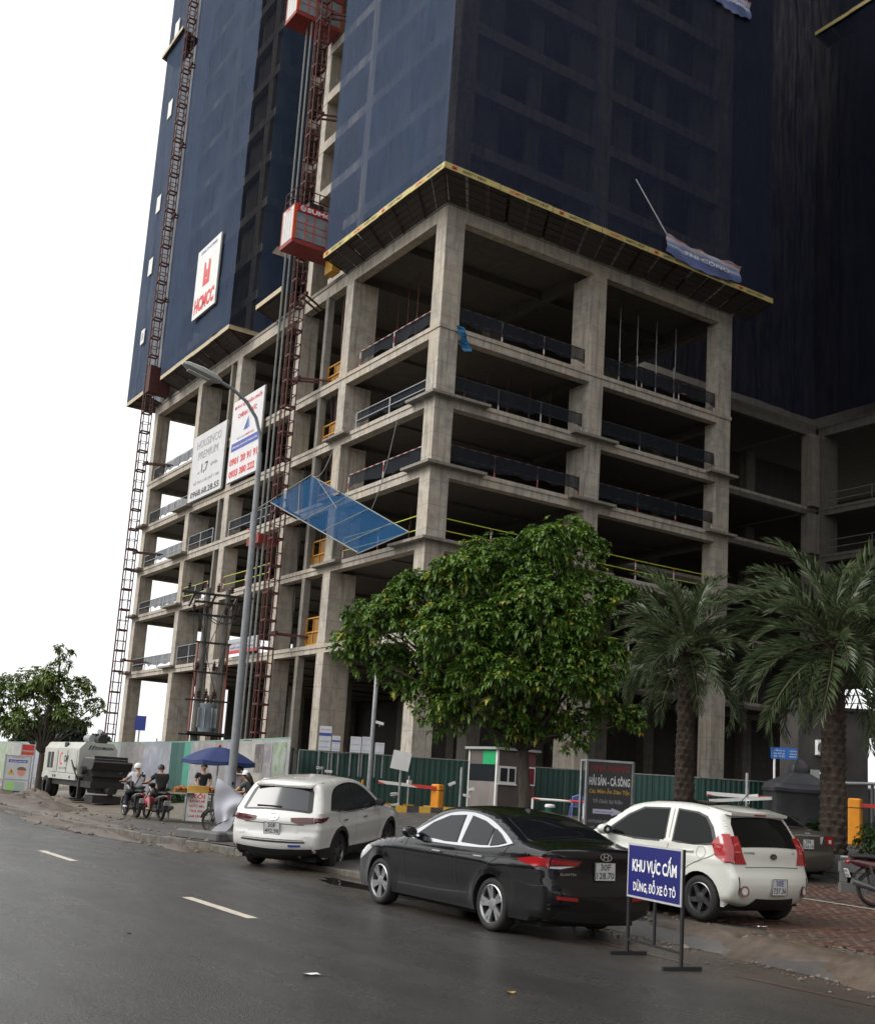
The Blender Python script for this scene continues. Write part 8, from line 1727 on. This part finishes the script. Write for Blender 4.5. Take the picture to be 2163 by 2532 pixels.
# ------------------------------------------------------------------ concrete pump trailer and warning boards at the far left
o = thing('pump_trailer', 'white concrete pump trailer with a black hopper and twin tyres on the pavement', 'trailer', (13.6, 47.5, .22)); M_PW = nmat('trailer_white', (.50, .50, .45), (.40, .40, .36), 2, .5, .05); M_PK = nmat('oily_black_steel', (.012, .012, .012), (.028, .026, .024), 5, .55, .3, dist=.02)
def tb_(name, m, fn, sm=False, par=None): q = MB(); fn(q); return q.build(name, m, par or o, smooth=sm)
xw, xe, ys_, yn = -.75, .75, -2.4, 2.7
tb_('body_shell', M_PW, lambda q: q.prism([(xw, .95), (xe, .95), (xe, 2.05), (xe-.18, 2.28), (xw+.22, 2.28), (xw, 2.02)], (0, ys_, 0), (1, 0, 0), (0, 0, 1), (0, 1, 0), yn-ys_)); tb_('skirt', M_PW, lambda q: q.box((xw-.03, ys_+.1, .78), (xe+.03, yn, .98))); tb_('chassis', M_PK, lambda q: (q.box((xw+.1, ys_-1.6, .55), (xe-.1, yn, .80)), q.bar((0, yn, .65), (0, yn+1.3, .5), .15)))
for k, y in enumerate((-1.6, -.2, 1.2)): tb_('access_panel', M_PW, lambda q: q.box((xw-.022, y-.62, 1.05), (xw-.004, y+.62, 1.95)))
for y in (1.35, 1.85): tb_('louvre', M_PK, lambda q: q.box((xw-.035, y-.18, 1.2), (xw-.02, y+.18, 1.85)))
tb_('vent', M_PK, lambda q: q.box((xw+.04, -.45, 2.06), (xw+.11, -.05, 2.26))); [tb_('lamp', M_PK, lambda q: q.box((xw-.045, y-.07, .84), (xw-.032, y+.07, .93))) for y in (.9, .6, -1.5)]
lettering('CMP', (xw-.026, -.75, 1.6), (0, -1, 0), (0, 0, 1), .65, .28, M_TXTK, o, bold=.03); lettering('CONCRETE PUMP', (xw-.026, -.3, 1.22), (0, -1, 0), (0, 0, 1), 1.1, .09, M_TXTG, o)
q = MB(); [q.quad((xw-.026, -.05-.26*math.cos(a), 1.6+.26*math.sin(a)), (xw-.026, -.05-.26*math.cos(a+.2), 1.6+.26*math.sin(a+.2)), (xw-.026, -.05-.18*math.cos(a+.2), 1.6+.18*math.sin(a+.2)), (xw-.026, -.05-.18*math.cos(a), 1.6+.18*math.sin(a))) for a in np.arange(1.1, 5.2, .2)]; q.build('emblem', M_TXTR, o)
lettering('ZOOMLION', (.2, ys_-.012, 2.08), (1, 0, 0), (0, 0, 1), .75, .11, M_TXTK, o, bold=.03); q = MB(); [q.add([(-.42+k*.12, ys_-.012, 2.0), (-.36+k*.12, ys_-.012, 2.0), (-.28+k*.12, ys_-.012, 2.17), (-.34+k*.12, ys_-.012, 2.17)], [(0, 1, 2, 3)]) for k in range(2)]; q.build('emblem', M_DGREEN, o)
tb_('muffler', M_STEEL, lambda q: (q.tube([(0, -1.4, 2.46), (0, -.6, 2.46)], .15, 12), q.tube([(.3, -1.6, 2.3), (.3, -1.6, 2.7), (.1, -1.9, 2.75)], .10, 8)), 'auto'); tb_('air_filter', M_PK, lambda q: q.tube([(.25, -2.0, 2.42), (.25, -1.5, 2.42)], .2, 12), 'auto')
for (y, s) in ((1.9, 1), (1.9, -1)):
    for k in (0, .26): tb_('wheel', M_TYRE, lambda q: (q.lathe([(.26, -.11), (.40, -.12), (.44, -.06), (.44, .06), (.40, .12), (.26, .11), (.22, .02)], (s*(.55+k-.1), y, .44), 'x', 24), q.disc((s*(.55+k-.1)+.02*s, y, .44), .24, (s, 0, 0), 16)), 'auto')
tb_('hopper', M_PK, lambda q: (q.prism([(-.62, 1.0), (.62, 1.0), (.74, 1.25), (.64, 1.66), (-.64, 1.66), (-.74, 1.25)], (0, ys_-1.75, 0), (1, 0, 0), (0, 0, 1), (0, 1, 0), 1.5), q.prism([(-.38, .35), (.38, .35), (.62, 1.0), (-.62, 1.0)], (0, ys_-1.5, 0), (1, 0, 0), (0, 0, 1), (0, 1, 0), 1.1))); tb_('hopper_lip', M_PK, lambda q: (q.rbox((0, ys_-1.95, 1.42), (1.5, .12, .32), Matrix.Rotation(.5, 3, 'X')), q.rbox((0, ys_-1.7, 1.72), (1.28, .1, .1))))
tb_('hopper_grate', M_STEEL, lambda q: [q.bar((-.6+.12*k, ys_-1.7, 1.68), (-.6+.12*k, ys_-.4, 1.68), .03) for k in range(11)]); tb_('mixer_motor', M_PK, lambda q: (q.tube([(-.74, ys_-1.0, 1.2), (-.90, ys_-1.0, 1.2)], .16, 10), q.tube([(.74, ys_-1.0, 1.2), (.88, ys_-1.0, 1.2)], .16, 10)))
for x in (-.62, .62): tb_('outrigger_leg', M_PK, lambda q: (q.bar((x, ys_-.1, .1), (x, ys_-.1, .9), .16), q.box((x-.2, ys_-.3, 0), (x+.2, ys_+.1, .06))))
tb_('hydraulic_hose', M_PK, lambda q: [q.tube([(-.76, ys_+.2+.1*k, 1.2), (-1.0, ys_-.15+.1*k, 1.35+.1*k), (-.98, ys_-.5, 1.1), (-.9, ys_-.7, .85)], .028, 6) for k in range(3)], True); tb_('outlet_pipe', M_PK, lambda q: (q.tube([(0, ys_-1.5, .5), (0, ys_-2.1, .45)], .13, 12), q.box((-.55, ys_-1.7, 0), (.55, ys_-.7, .28))))
def wboard(name, label, loc, rot, w, h_, z0, fill): 
    o = thing(name, label, 'sign', loc, rot); q = MB(); q.box((-w/2, -.012, z0), (w/2, .012, z0+h_)); q.build('sheet', fill, o)
    q = MB(); [q.bar((s*(w/2+.02), 0, 0), (s*(w/2+.02), 0, z0+h_+.05), .045) for s in (-1, 1)]; q.bar((-w/2, 0, z0-.02), (w/2, 0, z0-.02), .04); q.bar((-w/2, 0, z0+h_), (w/2, 0, z0+h_), .04); q.bar((-w/2, 0, z0+h_*.38), (w/2, 0, z0+h_*.38), .04); q.build('frame', M_STEEL, o); return o
o = wboard('warning_board', 'framed electrical warning board with a pictured face, left of the trailer', (11.15, 47.5, .18), rad(-33), .98, 1.5, .12, nmat('warning_vinyl', (.48, .49, .50), (.40, .41, .42), 2, .5, .02))
def pq(o, pts, m, y=-.016): q = MB(); q.add([(x, y, z) for x, z in pts], [tuple(range(len(pts)))]); return q.build('print', m, o)
pq(o, [(-.38, 1.36), (.38, 1.36), (.38, 1.47), (-.38, 1.47)], M_TXTB); lettering('CẢNH BÁO NGUY HIỂM', (0, -.02, 1.415), (1, 0, 0), (0, 0, 1), .66, .06, M_TXTW, o); lettering('AN TOÀN ĐIỆN', (0, -.016, 1.55), (1, 0, 0), (0, 0, 1), .5, .06, M_TXTR, o)
pq(o, [(-.36, .88), (-.08, .88), (-.22, 1.12)], M_YEL); pq(o, [(-.22, 1.08), (-.26, .99), (-.22, .99), (-.25, .90), (-.18, 1.01), (-.215, 1.01)], M_TXTK, -.02)
pq(o, [(.18+.16*math.cos(a), 1.0+.17*math.sin(a)) for a in np.linspace(0, 2*PI, 17)[:-1]], mat('print_pink_face', (.55, .22, .17), .5)); pq(o, [(.18+.19*math.cos(a), 1.07+.13*math.sin(a)) for a in np.linspace(0, PI, 10)], mat('print_brown_hat', (.14, .09, .05), .5), -.02)
pq(o, [(-.38, .24), (-.05, .24), (-.05, .60), (-.38, .60)], mat('print_green', (.28, .50, .16), .5)); pq(o, [(-.02, .24), (.38, .24), (.38, .60), (-.02, .60)], mat('print_grey_green', (.30, .36, .32), .5)); pq(o, [(-.40, .185), (.40, .185), (.40, .25), (-.40, .25)], M_DGREEN, -.018)
o = wboard('red_sign', 'small red sign plate on thin posts in front of the left tree trunk', (11.75, 48.6, .22), rad(-33), .5, .42, 1.65, M_REDP); lettering('CẤM VÀO', (0, -.016, 1.92), (1, 0, 0), (0, 0, 1), .4, .1, M_TXTR, o); lettering('NGUY HIỂM', (0, -.016, 1.78), (1, 0, 0), (0, 0, 1), .4, .07, M_TXTY, o)
o = thing('road_sign', 'small blue square sign on a pole beyond the hoarding near the end column', 'sign', (19.3, 57.5, .2)); q = MB(); q.tube([(0, 0, 0), (0, 0, 3.9)], .04, 6); q.build('post', M_STEEL, o); q = MB(); q.rbox((0, -.05, 3.7), (.55, .03, .75), Matrix.Rotation(-.5, 3, 'Z')); q.build('sign_plate', M_TXTB, o)
o = thing('scaffold_stack', 'yellow and grey formwork stack on the slab inside the open end bay', 'formwork', (29, 80, .7)); q = MB(); q.box((-.5, -.6, 0), (.5, .6, 2.9)); q.build('panel_stack', M_GATEP, o); q = MB(); [q.bar((x, y, 0), (x, y, 3.1), .07) for x in (-.55, .55) for y in (-.65, .65)]; q.build('frame', M_GATE, o)
